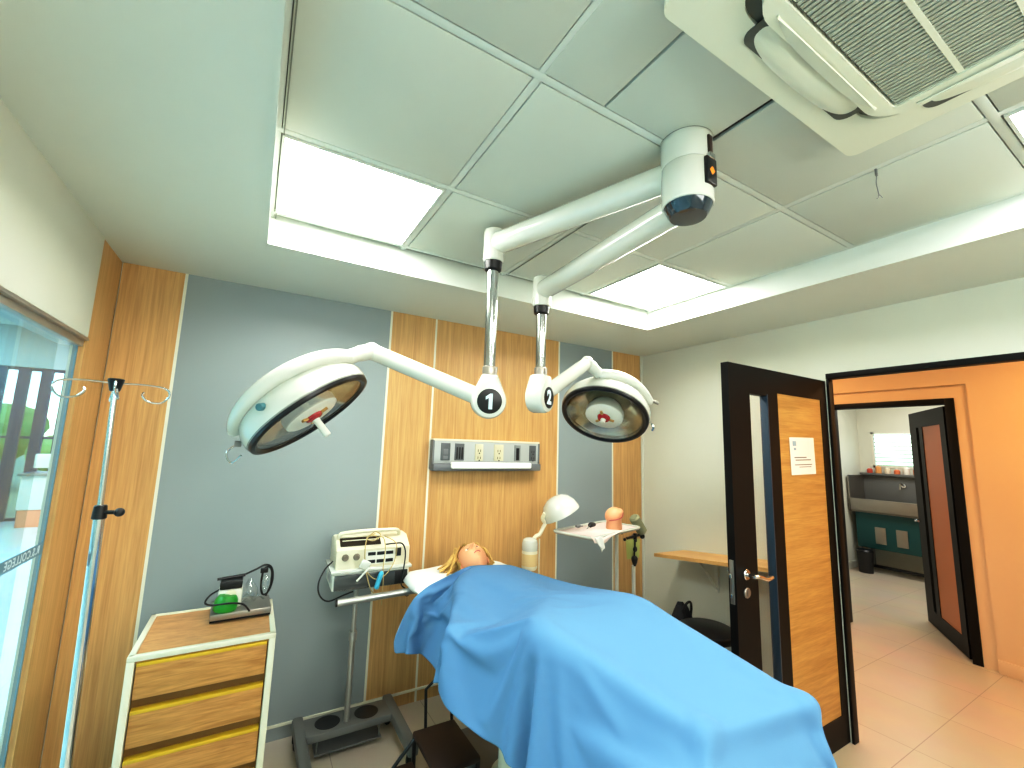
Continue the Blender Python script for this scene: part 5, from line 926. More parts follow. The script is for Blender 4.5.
10,-3,-52,9,-4,-53,9,-4,-52,-1214,816,425,7,-1,53,6,-7,52,2,-18,51,-25,-27,40,10,-26,46,-9,-26,47,-16,-23,46,-21,-18,47,-26,-13,46,-27,-8,46,-14,-27,45,2,-33,43,17,-31,41,41,-5,35,17,-31,41,8,-34,42,
-4,-33,43,34,-24,34,16,-34,39,26,-31,36,43,-24,24,47,-21,14,51,-16,-9,50,-15,-15,50,-15,-14,52,-7,-10,52,-8,-5,53,-9,-3,53,-9,-2,53,-9,-2,52,-8,0,53,-9,0,52,-9,0,53,-9,2,53,-10,2,52,-9,3,
52,-10,5,52,-11,9,51,-12,12,51,-11,8,51,-7,-14,36,-4,-40,15,-2,-51,7,-3,-53,2,-2,-53,2,-2,-54,4,-2,-53,5,-2,-53,5,-3,-54,0,-2,-53,7,-2,-53,6,-2,-53,6,-3,-53,12,-2,-52,-7,-5,-53,4,-2,-53,
-7,-5,-53,7,-2,-53,-5,-3,-53,-7,-4,-53,-9,-4,-53,-10,-3,-52,-11,-4,-52,6,-4,-53,10,-3,-53,10,-4,-52,-1268,777,438,8,1,53,8,1,53,12,-4,53,16,-9,51,13,-26,45,3,-27,48,-3,-27,46,-9,-26,47,-16,-23,47,
-21,-19,46,-28,-10,46,-18,-22,45,-6,-31,45,9,-33,42,41,-7,35,17,-31,40,12,-34,42,3,-33,42,30,-29,35,35,-26,31,46,-22,18,51,-18,2,50,-16,-13,50,-16,-15,51,-15,-13,52,-8,-7,53,-8,-5,52,-9,-3,53,-9,-3,
53,-8,-1,53,-9,0,52,-9,0,53,-9,1,52,-9,2,53,-10,3,52,-9,3,53,-10,5,51,-12,11,51,-11,11,52,-10,4,49,-7,-20,31,-3,-43,13,-3,-52,6,-2,-53,2,-2,-54,2,-2,-53,4,-3,-53,5,-2,-54,5,-2,-53,
10,-3,-52,5,-2,-53,5,-2,-54,3,-2,-53,-5,-4,-53,-7,-5,-53,0,-3,-53,0,-3,-54,7,-2,-53,3,-3,-53,-5,-4,-53,-7,-3,-53,-8,-4,-53,-8,-4,-53,-7,-4,-52,11,-3,-53,11,-4,-52,-1322,746,453,5,-9,52,7,-8,53,
12,-10,51,16,-11,51,16,-10,51,21,4,50,15,-16,49,10,-22,49,2,-26,48,-4,-27,47,-13,-26,46,-20,-21,46,-24,-16,46,-10,-29,45,-4,-32,44,40,-11,35,10,-34,42,17,-31,41,31,-28,35,42,-24,25,50,-19,7,51,-18,-5,
50,-16,-14,50,-16,-14,51,-16,-10,52,-8,-7,53,-8,-5,53,-9,-3,52,-8,-2,53,-9,-1,53,-9,-1,53,-9,1,52,-9,1,53,-9,2,52,-10,4,53,-9,4,52,-10,5,51,-12,12,51,-11,10,52,-9,-2,47,-6,-25,27,-3,-46,
11,-3,-52,5,-2,-54,2,-3,-53,4,-2,-53,8,-3,-53,9,-2,-53,4,-2,-53,2,-2,-53,1,-3,-54,-5,-4,-53,-3,-3,-53,-2,-3,-54,1,-3,-53,2,-3,-53,0,-3,-54,3,-3,-53,7,-2,-53,-4,-3,-53,-4,-4,-54,-8,-4,-52,
-7,-3,-53,-6,-4,-53,9,-4,-53,9,-3,-52,-1340,749,469,4,-10,52,4,-9,53,3,-15,51,8,-19,51,9,-18,50,12,-16,51,17,-13,50,23,-1,49,12,-18,50,11,-20,49,9,-23,49,-3,-27,47,-7,-27,47,-12,-27,45,-11,-28,45,
-19,-23,46,30,-21,39,22,-30,41,37,-25,30,49,-20,17,52,-19,2,50,-18,-11,50,-16,-16,50,-17,-11,52,-17,-9,52,-8,-6,53,-8,-5,53,-9,-3,53,-8,-2,52,-9,-1,53,-9,-1,53,-9,1,53,-9,2,52,-9,2,53,-9,4,
52,-10,4,52,-11,6,50,-11,13,52,-11,8,53,-8,-7,43,-6,-31,24,-3,-48,9,-2,-52,4,-3,-54,3,-2,-53,9,-3,-53,6,-2,-53,-3,-3,-53,0,-3,-54,0,-3,-53,0,-3,-53,-1,-2,-54,1,-3,-53,2,-3,-54,2,-3,-53,
1,-2,-53,1,-3,-54,1,-3,-53,2,-3,-54,2,-3,-53,-5,-4,-53,-9,-3,-53,-6,-4,-53,-2,-4,-53,8,-3,-53,9,-4,-53,-1315,752,482,3,-9,53,4,-9,52,2,-15,52,-8,-16,52,-1,-18,51,0,-19,51,1,-20,50,4,-21,51,
10,-23,48,12,-18,50,14,-16,50,20,-10,50,2,-25,48,-1,-26,48,-14,-28,44,0,-26,49,7,-27,48,31,-25,38,43,-23,26,52,-19,9,52,-18,-5,51,-18,-16,51,-17,-12,50,-18,-10,52,-17,-9,52,-8,-5,53,-8,-4,53,-9,-4,
53,-9,-2,53,-8,-1,52,-9,0,53,-9,1,53,-9,2,53,-9,2,52,-10,4,52,-9,5,52,-11,7,51,-11,13,52,-11,4,51,-7,-12,40,-5,-36,21,-3,-49,8,-3,-53,4,-2,-53,7,-3,-53,4,-2,-53,-2,-3,-54,4,-3,-53,
2,-3,-53,-1,-2,-54,-1,-3,-53,0,-3,-54,2,-3,-53,2,-2,-53,1,-3,-54,1,-3,-53,1,-3,-54,0,-3,-53,1,-3,-53,-3,-3,-54,-6,-4,-53,-6,-3,-53,-4,-4,-53,4,-3,-53,6,-4,-53,7,-3,-53,-1312,760,496,7,-10,52,
4,-9,53,6,-16,51,6,-19,51,3,-21,50,2,-21,51,2,-20,50,1,-20,51,0,-20,51,-12,-16,50,-1,-20,51,2,-22,50,4,-23,49,5,-24,49,3,-22,49,9,-24,48,15,-25,49,31,-29,39,48,-20,22,52,-20,6,54,-17,-12,
49,-19,-18,51,-18,-9,51,-19,-9,52,-17,-7,52,-8,-5,53,-8,-4,53,-9,-3,53,-9,-2,53,-8,-1,53,-9,0,53,-9,1,52,-9,2,53,-9,3,52,-9,4,53,-10,5,52,-11,8,50,-11,13,53,-10,0,49,-7,-19,37,-4,-38,
18,-3,-51,7,-3,-53,4,-3,-53,3,-2,-53,0,-3,-54,5,-3,-53,4,-2,-53,2,-3,-54,-1,-3,-53,1,-3,-54,1,-2,-53,1,-3,-54,1,-3,-53,1,-3,-54,0,-3,-53,0,-2,-54,-1,-3,-53,-3,-4,-53,-5,-3,-53,-5,-4,-54,
-3,-3,-53,3,-3,-53,5,-4,-54,5,-3,-53,5,-4,-53,-1349,756,514,-5,-20,49,3,-11,52,9,-12,52,17,-10,51,11,-17,50,9,-18,51,9,-19,51,9,-19,50,7,-20,51,7,-21,50,5,-22,50,3,-23,49,3,-23,50,3,-23,49,
-1,-22,50,-3,-20,52,11,-26,50,34,-25,37,47,-25,22,55,-19,1,53,-17,-20,50,-21,-11,51,-18,-9,51,-19,-8,51,-18,-7,53,-8,-4,53,-9,-4,52,-8,-3,53,-9,-1,53,-9,-1,53,-9,0,53,-8,1,53,-9,2,52,-9,3,
53,-9,4,52,-10,6,52,-11,9,51,-11,11,53,-9,-4,48,-6,-23,33,-4,-43,15,-4,-51,5,-3,-53,2,-2,-54,2,-3,-53,4,-3,-54,4,-2,-53,5,-3,-53,1,-3,-54,2,-2,-53,0,-3,-54,0,-3,-53,0,-3,-54,-1,-2,-53,
0,-3,-53,-1,-3,-54,-2,-3,-53,-4,-4,-54,-3,-3,-53,-2,-3,-53,0,-3,-54,2,-4,-53,5,-3,-53,3,-3,-54,4,-4,-53,4,-3,-53,-1396,744,529,18,-5,50,-9,-16,50,1,-18,51,9,-20,50,9,-20,50,9,-20,50,9,-19,51,
9,-19,50,9,-19,51,9,-18,50,9,-19,51,9,-18,51,9,-19,50,10,-20,51,11,-19,50,11,-21,50,26,-23,41,30,-25,41,46,-22,22,54,-22,0,51,-19,-21,51,-20,-9,51,-19,-8,51,-20,-7,51,-18,-6,53,-8,-4,53,-9,-3,
53,-9,-3,53,-8,-1,53,-9,0,53,-9,0,52,-9,1,53,-8,2,53,-9,3,52,-9,5,53,-10,5,51,-11,12,52,-10,8,53,-8,-8,46,-6,-28,29,-4,-45,12,-4,-53,1,-3,-54,3,-3,-53,4,-2,-54,3,-3,-53,5,-3,-54,
4,-2,-53,2,-3,-53,-1,-3,-54,-1,-3,-53,-1,-3,-54,0,-2,-53,-2,-3,-54,-1,-3,-53,-1,-3,-54,-2,-3,-53,-1,-3,-54,0,-3,-53,2,-4,-53,3,-3,-54,4,-4,-53,3,-3,-53,3,-3,-54,3,-4,-53,3,-3,-53,-1434,741,548,
26,1,47,-5,-15,52,22,-14,47,17,-20,48,15,-21,48,14,-22,49,14,-21,48,14,-21,49,13,-22,49,12,-21,49,11,-21,49,11,-20,50,10,-21,50,10,-20,50,10,-19,50,-7,-9,54,29,-26,37,19,-22,46,46,-22,20,51,-21,3,
52,-20,-13,50,-21,-11,50,-19,-8,51,-20,-6,51,-19,-5,53,-8,-4,53,-9,-2,53,-9,-2,53,-9,-2,53,-8,0,53,-9,1,53,-9,2,53,-9,2,52,-8,3,53,-9,3,53,-10,7,51,-10,14,54,-11,6,52,-7,-14,42,-5,-33,
25,-4,-48,11,-4,-53,0,-4,-55,4,-2,-53,4,-3,-53,4,-3,-54,3,-2,-53,4,-3,-54,1,-3,-53,-1,-3,-54,-2,-2,-53,-1,-3,-54,-2,-3,-53,-1,-3,-54,-1,-3,-53,0,-3,-54,1,-3,-53,2,-3,-54,3,-3,-53,3,-4,-53,
3,-3,-54,3,-4,-53,2,-3,-53,3,-3,-54,3,-4,-53,3,-3,-53,-1473,740,568,31,4,44,15,-9,50,16,-16,50,16,-21,48,15,-21,48,16,-21,48,15,-22,48,16,-21,48,9,-22,50,5,-24,49,3,-25,48,10,-21,50,4,-25,49,
15,-17,50,24,-13,47,39,-17,35,13,-20,49,14,-20,49,49,-24,5,50,-20,11,51,-21,-6,49,-20,-12,51,-20,-8,50,-20,-6,51,-19,-5,53,-9,-4,53,-9,-2,53,-8,0,53,-9,0,53,-9,1,53,-9,1,53,-9,3,53,-9,3,
53,-9,3,53,-8,4,52,-9,4,53,-12,19,55,-9,2,51,-7,-20,39,-4,-37,21,-6,-51,8,-3,-53,1,-3,-54,3,-3,-54,4,-3,-53,3,-2,-54,4,-3,-53,3,-2,-53,0,-3,-54,0,-3,-53,-3,-3,-54,-1,-3,-53,1,-3,-54,
1,-2,-53,1,-4,-54,3,-3,-53,2,-3,-54,3,-4,-53,3,-3,-54,3,-4,-53,4,-3,-53,3,-3,-54,3,-4,-53,3,-3,-53,3,-4,-54,3,-3,-53,-1517,740,588,25,-1,47,24,-2,48,20,-14,48,18,-21,48,17,-20,48,16,-22,48,
17,-21,48,13,-23,48,-5,-30,46,4,-24,49,10,-22,49,2,-27,48,25,-14,47,34,-14,41,30,-15,44,9,-21,49,11,-21,50,48,-26,5,49,-16,20,47,-17,21,52,-21,5,50,-22,-11,50,-21,-10,51,-20,-7,51,-20,-3,52,-8,-3,
53,-9,-1,53,-9,0,53,-9,0,53,-9,2,53,-9,2,53,-9,3,52,-9,5,53,-9,4,53,-8,3,51,-7,8,56,-12,17,56,-12,-2,52,-5,-25,33,-3,-41,17,-7,-52,0,-3,-55,1,-3,-54,3,-3,-53,4,-2,-53,4,-3,-54,
5,-2,-53,6,-2,-53,2,-3,-54,3,-4,-53,3,-3,-54,4,-4,-53,3,-4,-53,3,-4,-54,3,-3,-53,4,-4,-53,3,-4,-54,3,-3,-53,4,-4,-54,3,-4,-53,4,-3,-53,4,-4,-53,4,-4,-54,3,-4,-53,4,-3,-53,4,-4,-53,
-1575,747,608,18,-7,50,26,-1,46,27,-8,46,22,-19,47,19,-21,47,16,-22,48,18,-21,48,9,-25,48,-11,-32,43,3,-26,48,5,-25,49,34,-14,42,32,-14,42,25,-16,46,8,-22,50,13,-21,49,48,-27,4,49,-19,17,47,-17,22,
46,-14,26,50,-20,14,52,-22,-1,49,-21,-13,50,-21,-8,51,-20,-5,53,-9,-3,53,-8,-1,53,-9,-1,53,-9,2,53,-9,3,53,-9,4,52,-9,6,53,-9,6,53,-9,7,51,-9,10,53,-7,8,57,-7,11,56,-7,-8,49,-9,-27,
33,-6,-48,10,-10,-55,21,-7,-50,13,-9,-51,11,-10,-52,9,-9,-53,8,-10,-52,7,-9,-53,6,-8,-53,3,-8,-53,4,-6,-54,4,-6,-53,3,-5,-53,3,-4,-54,4,-3,-53,3,-3,-54,3,-2,-53,3,-1,-54,3,2,-53,3,-2,-54,
4,-3,-53,3,-3,-53,4,-2,-54,3,-3,-53,4,-3,-53,3,-3,-54,4,-3,-53,-1654,785,624,12,-10,51,21,-6,49,30,-6,44,31,-13,44,21,-20,47,17,-22,48,19,-21,47,6,-27,48,-15,-34,41,2,-27,47,23,-18,47,40,-13,36,
26,-15,46,9,-23,49,14,-20,49,47,-30,2,48,-20,16,48,-18,20,48,-16,23,46,-16,26,47,-15,24,51,-22,7,51,-23,-3,50,-23,-4,51,-20,-3,52,-9,-3,53,-8,-1,53,-9,-1,53,-9,0,52,-9,1,53,-8,2,53,-9,3,
52,-9,5,53,-8,8,51,-9,13,50,-7,11,64,-4,3,53,-9,-14,44,-7,-33,29,-9,-49,7,-11,-56,-2,-15,-53,14,-8,-52,16,-7,-50,14,-8,-51,13,-7,-52,13,-8,-52,13,-8,-51,12,-9,-52,12,-9,-51,12,-9,-52,10,-10,-52,
9,-9,-52,8,-9,-52,6,-9,-53,6,-8,-53,5,-8,-53,4,-7,-53,3,-6,-53,4,-5,-53,3,-5,-53,3,-5,-54,4,-4,-53,3,-3,-53,4,-3,-54,4,-2,-53,-1733,850,638,10,-12,51,14,-9,51,26,-10,46,35,-11,42,29,-14,44,
20,-22,47,18,-22,48,7,-27,47,-19,-35,39,7,-26,48,41,-13,34,33,-14,42,11,-22,50,14,-21,49,46,-31,-1,48,-20,18,48,-19,18,49,-19,19,46,-17,24,46,-15,27,47,-15,26,49,-20,15,51,-23,4,49,-24,-12,51,-21,-5,
53,-10,-4,52,-9,-3,53,-8,-1,53,-9,1,53,-8,4,53,-8,5,53,-8,8,52,-9,9,52,-8,12,51,-7,17,52,-7,4,59,-7,0,54,-7,-21,39,-8,-38,24,-10,-50,3,-12,-55,-3,-14,-54,1,-14,-52,5,-13,-52,7,-14,-51,
9,-14,-52,11,-14,-51,10,-13,-51,11,-10,-51,13,-7,-52,13,-5,-52,17,1,-50,15,-2,-52,15,-4,-51,14,-4,-52,14,-6,-51,13,-6,-52,13,-7,-51,12,-7,-52,11,-8,-52,11,-9,-52,9,-9,-52,9,-9,-52,8,-9,-52,7,-9,-52,
7,-10,-52,-1788,895,651,-5,-15,51,3,-14,52,23,-13,47,31,-14,44,31,-14,43,30,-14,44,18,-23,48,8,-27,47,-21,-36,36,18,-22,48,48,-11,26,21,-18,48,10,-23,50,46,-31,-1,45,-19,26,49,-22,12,49,-22,12,48,-18,22,
47,-18,24,46,-16,25,46,-16,27,47,-17,24,51,-22,7,50,-24,-2,50,-22,-8,53,-9,-4,52,-9,-2,53,-9,7,53,-8,-1,52,-8,1,53,-8,5,52,-8,9,51,-9,15,52,-8,11,53,-7,7,53,-6,2,54,-8,-7,48,-7,-25,
37,-10,-42,19,-12,-50,-1,-13,-53,16,-12,-51,7,-13,-51,6,-14,-51,6,-14,-52,4,-13,-52,7,-13,-51,6,-13,-52,-4,-13,-52,0,-13,-51,4,-13,-52,8,-12,-52,12,-9,-51,14,-7,-51,14,-6,-52,14,-3,-51,16,0,-52,14,-3,-51,
14,-3,-52,14,-4,-51,14,-4,-52,15,-5,-51,13,-5,-52,14,-6,-51,13,-7,-51,13,-7,-52,-1776,904,680,-7,-15,51,-4,-14,52,-2,-23,49,25,-20,46,28,-17,44,37,-8,41,27,-17,45,12,-27,47,-23,-37,35,30,-17,44,49,-11,24,
7,-23,49,47,-30,3,42,-19,31,49,-25,7,49,-23,10,49,-20,19,47,-19,21,48,-19,22,46,-17,24,46,-16,28,46,-17,25,49,-20,18,50,-23,5,50,-22,-5,53,-9,-7,51,-10,9,53,-8,-8,53,-8,2,52,-8,5,53,-8,8,
49,-10,19,53,-7,3,52,-7,8,53,-8,2,53,-8,-1,52,-7,-10,38,-10,-36,29,-12,-43,15,-14,-50,30,-9,-44,-7,-10,-52,14,-13,-50,9,-13,-51,9,-14,-51,10,-14,-50,2,-13,-52,-2,-12,-52,-1,-14,-52,-2,-13,-52,0,-13,-52,
0,-13,-52,1,-14,-51,5,-13,-52,7,-13,-52,9,-12,-51,11,-10,-52,13,-8,-51,14,-7,-51,14,-5,-52,14,-4,-51,15,-1,-52,13,-4,-51,14,-5,-52,14,-5,-51,13,-5,-52,-1724,953,714,-9,-15,50,-3,-15,52,-2,-23,49,-5,-29,47,
24,-21,45,27,-19,45,39,-4,39,21,-22,47,-22,-38,35,53,-13,11,22,-16,49,47,-28,7,38,-19,36,49,-27,4,49,-24,9,49,-22,16,48,-21,18,48,-20,19,48,-19,22,46,-18,25,47,-18,24,43,-14,33,49,-20,16,49,-21,16,
50,-22,-3,51,-10,9,52,-9,-11,52,-8,0,53,-8,5,53,-8,7,49,-10,19,52,-8,-5,53,-7,9,52,-7,5,53,-9,-5,52,-7,4,50,-8,-17,23,-14,-46,36,-10,-39,19,-15,-48,9,-15,-50,34,-6,-41,-11,-9,-52,12,-13,-50,
7,-14,-51,9,-14,-51,15,-13,-50,7,-14,-51,2,-15,-52,-1,-13,-52,-4,-12,-52,-4,-12,-52,-3,-13,-52,-2,-12,-52,-1,-14,-52,0,-13,-52,3,-14,-51,4,-14,-52,7,-13,-52,8,-13,-51,11,-11,-51,11,-10,-52,13,-9,-51,14,-7,-51,
13,-6,-51,14,-5,-52,-1608,945,739,-11,3,52,-14,11,51,-14,-12,51,-4,-30,46,-29,-9,47,15,-25,48,20,-22,46,39,-6,39,-6,-35,43,54,-8,-11,46,-25,18,33,-20,41,48,-27,4,49,-24,9,49,-24,13,49,-22,14,49,-22,17,
48,-20,20,47,-20,23,47,-18,23,46,-19,25,44,-16,31,45,-16,28,49,-22,18,49,-22,11,50,-11,-12,53,-8,1,53,-7,4,52,-8,7,50,-9,17,52,-10,-10,52,-7,8,53,-7,6,52,-9,-6,52,-9,-4,52,-5,10,47,-9,-24,
14,-16,-49,35,-11,-40,25,-13,-45,13,-15,-49,9,-15,-51,35,-5,-40,-14,-8,-52,11,-14,-50,6,-14,-51,6,-14,-52,13,-13,-50,11,-14,-51,8,-15,-51,3,-14,-51,-1,-14,-52,-3,-12,-52,-5,-12,-52,-4,-12,-52,-4,-12,-52,-2,-13,-52,
-2,-13,-52,0,-13,-52,0,-14,-52,3,-14,-51,4,-15,-52,6,-13,-51,7,-14,-51,9,-12,-52,11,-12,-51,-1500,948,765,-13,9,51,-13,10,51,-19,-5,51,-18,-16,50,-23,-16,48,-33,-5,45,31,-22,40,-10,-17,54,21,-27,50,56,-19,0,
53,-12,-14,49,-26,10,48,-25,11,49,-25,10,49,-25,10,49,-24,12,48,-21,21,48,-20,21,47,-20,23,47,-19,23,46,-19,24,43,-16,33,48,-22,18,48,-21,19,45,-17,26,50,-10,-12,53,-8,8,50,-9,17,53,-7,6,50,-12,-12,
53,-7,4,52,-6,10,52,-10,-8,52,-9,-7,53,-7,1,52,-4,13,42,-11,-31,8,-16,-50,32,-12,-41,29,-13,-43,18,-14,-49,10,-15,-50,9,-15,-50,35,-4,-41,-15,-7,-51,11,-15,-50,3,-14,-52,4,-14,-51,10,-14,-51,11,-14,-51,
12,-14,-50,8,-15,-51,4,-15,-51,0,-13,-52,-3,-13,-52,-4,-12,-52,-5,-11,-52,-4,-12,-52,-4,-13,-52,-2,-12,-52,-2,-14,-52,-1,-13,-52,-1,-14,-51,1,-14,-52,1,-14,-52,3,-15,-51,-1519,946,761,-9,13,51,-16,7,50,-27,-19,44,
-13,-7,54,-6,-2,56,10,2,55,10,-21,50,7,-16,54,8,-23,55,51,-29,19,54,-25,-2,51,-23,6,51,-23,6,51,-22,5,51,-24,6,52,-21,0,51,-21,-1,48,-21,21,47,-20,22,48,-21,21,47,-20,23,45,-18,27,41,-18,33,
48,-22,20,49,-24,6,44,-7,30,53,-5,4,53,-8,0,51,-12,-12,53,-7,2,51,-6,13,51,-11,-11,53,-8,-6,52,-9,-5,53,-5,7,52,-4,12,37,-13,-37,4,-16,-50,29,-13,-43,30,-13,-43,25,-13,-45,10,-15,-50,11,-15,-51,
9,-14,-51,34,-5,-41,-16,-6,-50,13,-15,-50,0,-14,-52,3,-14,-52,7,-14,-51,9,-15,-50,12,-14,-51,11,-14,-50,9,-15,-51,5,-15,-51,0,-14,-52,-3,-12,-52,-4,-12,-52,-5,-12,-52,-3,-12,-52,-3,-13,-52,-3,-13,-52,-2,-13,-52,
-1,-13,-51,-2,-14,-52,0,-13,-52,-1583,930,757,-9,13,51,-5,19,50,18,-3,51,17,-18,51,14,-36,40,12,-15,53,10,-13,54,8,-8,53,-18,8,57,31,-17,44,50,-26,-8,52,-24,3,51,-23,3,51,-23,6,48,-23,18,52,-21,-1,
52,-22,0,49,-21,17,48,-22,18,48,-21,20,48,-21,21,41,-18,33,47,-22,22,49,-23,17,36,-21,37,51,-12,-7,53,-7,1,53,-6,4,53,-6,3,50,-7,16,51,-11,-13,52,-8,-6,53,-8,-4,53,-8,-2,52,-4,12,52,-5,7,
31,-14,-42,2,-16,-51,27,-14,-44,28,-13,-43,30,-12,-43,18,-15,-48,6,-14,-51,11,-14,-50,10,-14,-51,31,-6,-42,-17,-7,-51,16,-15,-49,0,-13,-52,2,-14,-51,4,-14,-52,7,-15,-51,10,-15,-51,12,-14,-50,11,-14,-50,9,-15,-51,
4,-15,-51,0,-14,-52,-2,-12,-52,-4,-12,-52,-4,-13,-52,-3,-12,-52,-2,-13,-52,-1,-14,-51,-2,-13,-52,-1,-14,-52,-1621,944,751,21,12,48,29,-6,45,22,-25,43,17,-20,49,10,-12,54,8,-10,55,9,-11,55,2,-6,56,-26,12,48,
10,-6,55,50,-25,-5,51,-24,4,50,-24,9,48,-23,18,49,-23,16,52,-22,-1,52,-21,-4,50,-23,14,49,-22,16,49,-22,17,47,-22,21,45,-20,27,44,-20,29,36,-25,36,47,-28,-4,53,-5,8,51,-7,14,53,-6,-4,51,-6,17,
51,-10,-11,52,-9,-9,53,-8,-3,53,-7,-3,52,-7,1,51,-4,17,53,-6,-2,23,-15,-45,1,-16,-51,26,-14,-45,28,-13,-44,29,-13,-42,27,-13,-45,6,-15,-51,9,-14,-51,11,-14,-50,7,-14,-51,31,-6,-43,-17,-8,-50,19,-14,-49,
0,-14,-51,2,-14,-52,3,-14,-52,6,-14,-51,8,-15,-51,10,-14,-50,12,-15,-51,11,-15,-50,7,-15,-51,4,-14,-51,-1,-13,-52,-3,-13,-52,-3,-13,-52,-2,-13,-52,-2,-13,-52,-1,-13,-51,-1,-14,-52,-1598,933,735,29,-6,45,29,-5,45,
16,-6,51,8,-10,55,7,-10,56,8,-10,54,-3,-5,57,12,-14,53,-22,11,51,-10,3,55,41,-25,31,49,-20,-18,49,-24,15,45,-25,24,51,-23,10,52,-22,-4,52,-22,-3,50,-23,11,50,-23,14,49,-23,15,40,-22,33,42,-22,30,
43,-21,30,48,-30,-2,49,-22,16,48,-6,23,53,-7,-7,51,-5,13,52,-9,-7,51,-10,-11,53,-7,-3,53,-7,-2,53,-8,-3,53,-6,5,50,-4,19,51,-7,-10,17,-16,-49,1,-16,-50,26,-14,-45,27,-14,-44,28,-13,-44,31,-12,-41,
15,-15,-50,3,-14,-51,10,-14,-51,2,-14,-51,13,-13,-50,29,-8,-45,-16,-9,-50,22,-12,-47,2,-14,-52,2,-14,-52,2,-14,-51,5,-15,-52,7,-14,-51,9,-15,-51,11,-14,-50,11,-15,-50,10,-15,-50,6,-15,-52,2,-14,-51,-2,-13,-52,
-2,-13,-52,-2,-13,-52,-2,-13,-52,-1,-14,-51,-1571,923,723,23,2,49,19,4,50,13,-4,52,8,-11,55,10,-12,55,-3,-6,56,13,-15,53,12,-14,53,-12,2,56,-31,15,44,19,-15,51,52,-22,-8,48,-24,17,44,-26,24,51,-23,8,
52,-22,-8,52,-23,0,51,-23,8,50,-23,12,49,-24,15,45,-23,26,35,-22,38,49,-27,6,47,-26,19,49,-22,15,47,-6,25,52,-8,-13,52,-5,8,51,-11,-14,52,-8,-4,53,-7,1,53,-7,-4,52,-7,-2,53,-6,9,50,-4,18,
48,-9,-20,10,-16,-50,3,-16,-51,27,-14,-44,26,-14,-45,27,-13,-43,33,-12,-41,22,-14,-47,1,-14,-51,7,-14,-52,1,-14,-51,7,-14,-51,17,-13,-50,25,-9,-46,-14,-10,-50,26,-12,-46,3,-14,-52,3,-14,-51,1,-14,-52,4,-14,-51,
6,-14,-52,8,-15,-50,11,-15,-51,11,-15,-50,11,-15,-50,7,-14,-51,3,-15,-52,0,-13,-51,-2,-13,-52,-1,-14,-52,-2,-13,-52,-1563,932,722,21,4,50,19,3,49,13,-5,53,14,-15,53,-1,-7,56,14,-16,53,11,-13,54,8,-12,55,
-22,5,52,-5,-1,57,-23,5,51,52,-22,6,48,-25,18,44,-26,24,52,-24,5,52,-22,-9,52,-23,0,51,-24,7,50,-24,10,50,-24,14,47,-25,20,41,-24,29,45,-26,24,37,-28,32,52,-20,3,51,-6,16,51,-8,-15,52,-8,-5,
52,-8,8,51,-9,-15,53,-6,0,53,-7,-4,53,-7,0,52,-6,11,50,-4,17,43,-10,-31,4,-17,-50,7,-16,-51,27,-14,-43,26,-14,-45,28,-13,-44,29,-13,-43,30,-13,-42,2,-14,-52,1,-14,-51,4,-14,-52,3,-13,-51,11,-14,-51,
18,-12,-49,22,-11,-47,-11,-12,-51,28,-10,-45,5,-14,-51,4,-15,-51,1,-13,-52,4,-15,-52,5,-14,-51,7,-15,-51,10,-14,-50,11,-15,-51,11,-15,-50,9,-15,-51,3,-14,-51,-1,-14,-52,-1,-13,-52,-1,-14,-51,-1558,944,722,23,2,49,
18,5,50,20,-10,50,5,-11,56,14,-16,52,10,-14,55,11,-14,54,7,-12,55,-29,7,49,-6,0,56,-19,3,54,25,-20,47,53,-22,3,45,-26,23,51,-24,4,52,-22,-11,52,-24,1,51,-24,6,50,-25,10,50,-24,13,40,-27,30,
46,-24,23,36,-29,34,51,-26,6,49,-20,16,54,-7,2,51,-7,-11,52,-9,10,50,-9,-17,52,-7,-6,53,-6,-2,53,-8,-4,53,-6,1,51,-5,15,52,-5,10,35,-12,-39,0,-17,-50,11,-16,-50,29,-13,-43,24,-14,-46,29,-14,-43,
29,-13,-43,32,-12,-41,0,-14,-51,1,-14,-52,3,-14,-51,5,-14,-52,7,-14,-51,12,-13,-50,20,-12,-49,16,-13,-49,-7,-13,-51,31,-8,-43,6,-15,-52,6,-14,-51,1,-14,-51,4,-14,-52,5,-15,-51,6,-14,-51,9,-15,-51,11,-15,-50,
12,-15,-50,8,-14,-51,2,-15,-51,0,-13,-52,0,-14,-52,-1553,955,724,24,2,48,22,2,49,18,-8,51,12,-15,53,9,-14,55,13,-16,53,11,-15,54,10,-14,55,-21,2,53,-30,8,48,-8,-1,57,16,-15,52,35,-24,39,52,-22,3,
49,-26,11,52,-22,-13,52,-24,-2,51,-24,6,50,-25,10,49,-26,14,44,-27,26,33,-28,37,48,-26,18,50,-26,-1,51,-23,7,53,-6,4,51,-8,15,49,-9,-18,53,-7,-8,53,-7,-5,52,-6,-5,53,-7,-3,53,-7,3,50,-5,19,
53,-6,-1,26,-13,-45,-1,-17,-51,16,-16,-48,31,-13,-42,22,-14,-46,29,-13,-43,30,-13,-43,33,-13,-40,-3,-13,-52,0,-14,-51,4,-14,-52,5,-14,-51,7,-14,-51,9,-13,-51,13,-14,-50,20,-12,-49,10,-14,-50,-1,-14,-52,32,-7,-42,
8,-15,-51,8,-15,-51,1,-14,-52,5,-14,-51,4,-14,-51,5,-15,-51,9,-14,-51,11,-15,-50,12,-15,-50,7,-15,-51,1,-14,-52,0,-14,-52,-1546,967,726,22,3,49,21,2,49,18,-8,51,15,-17,53,13,-17,53,13,-16,54,12,-16,54,
12,-16,54,-8,-6,56,-36,11,43,3,-11,57,-11,2,56,27,-22,45,43,-25,28,52,-24,-2,52,-24,-3,52,-23,-8,52,-25,3,50,-25,10,49,-27,16,44,-27,24,35,-29,35,50,-27,4,46,-28,21,51,-23,7,53,-6,6,51,-7,-13,
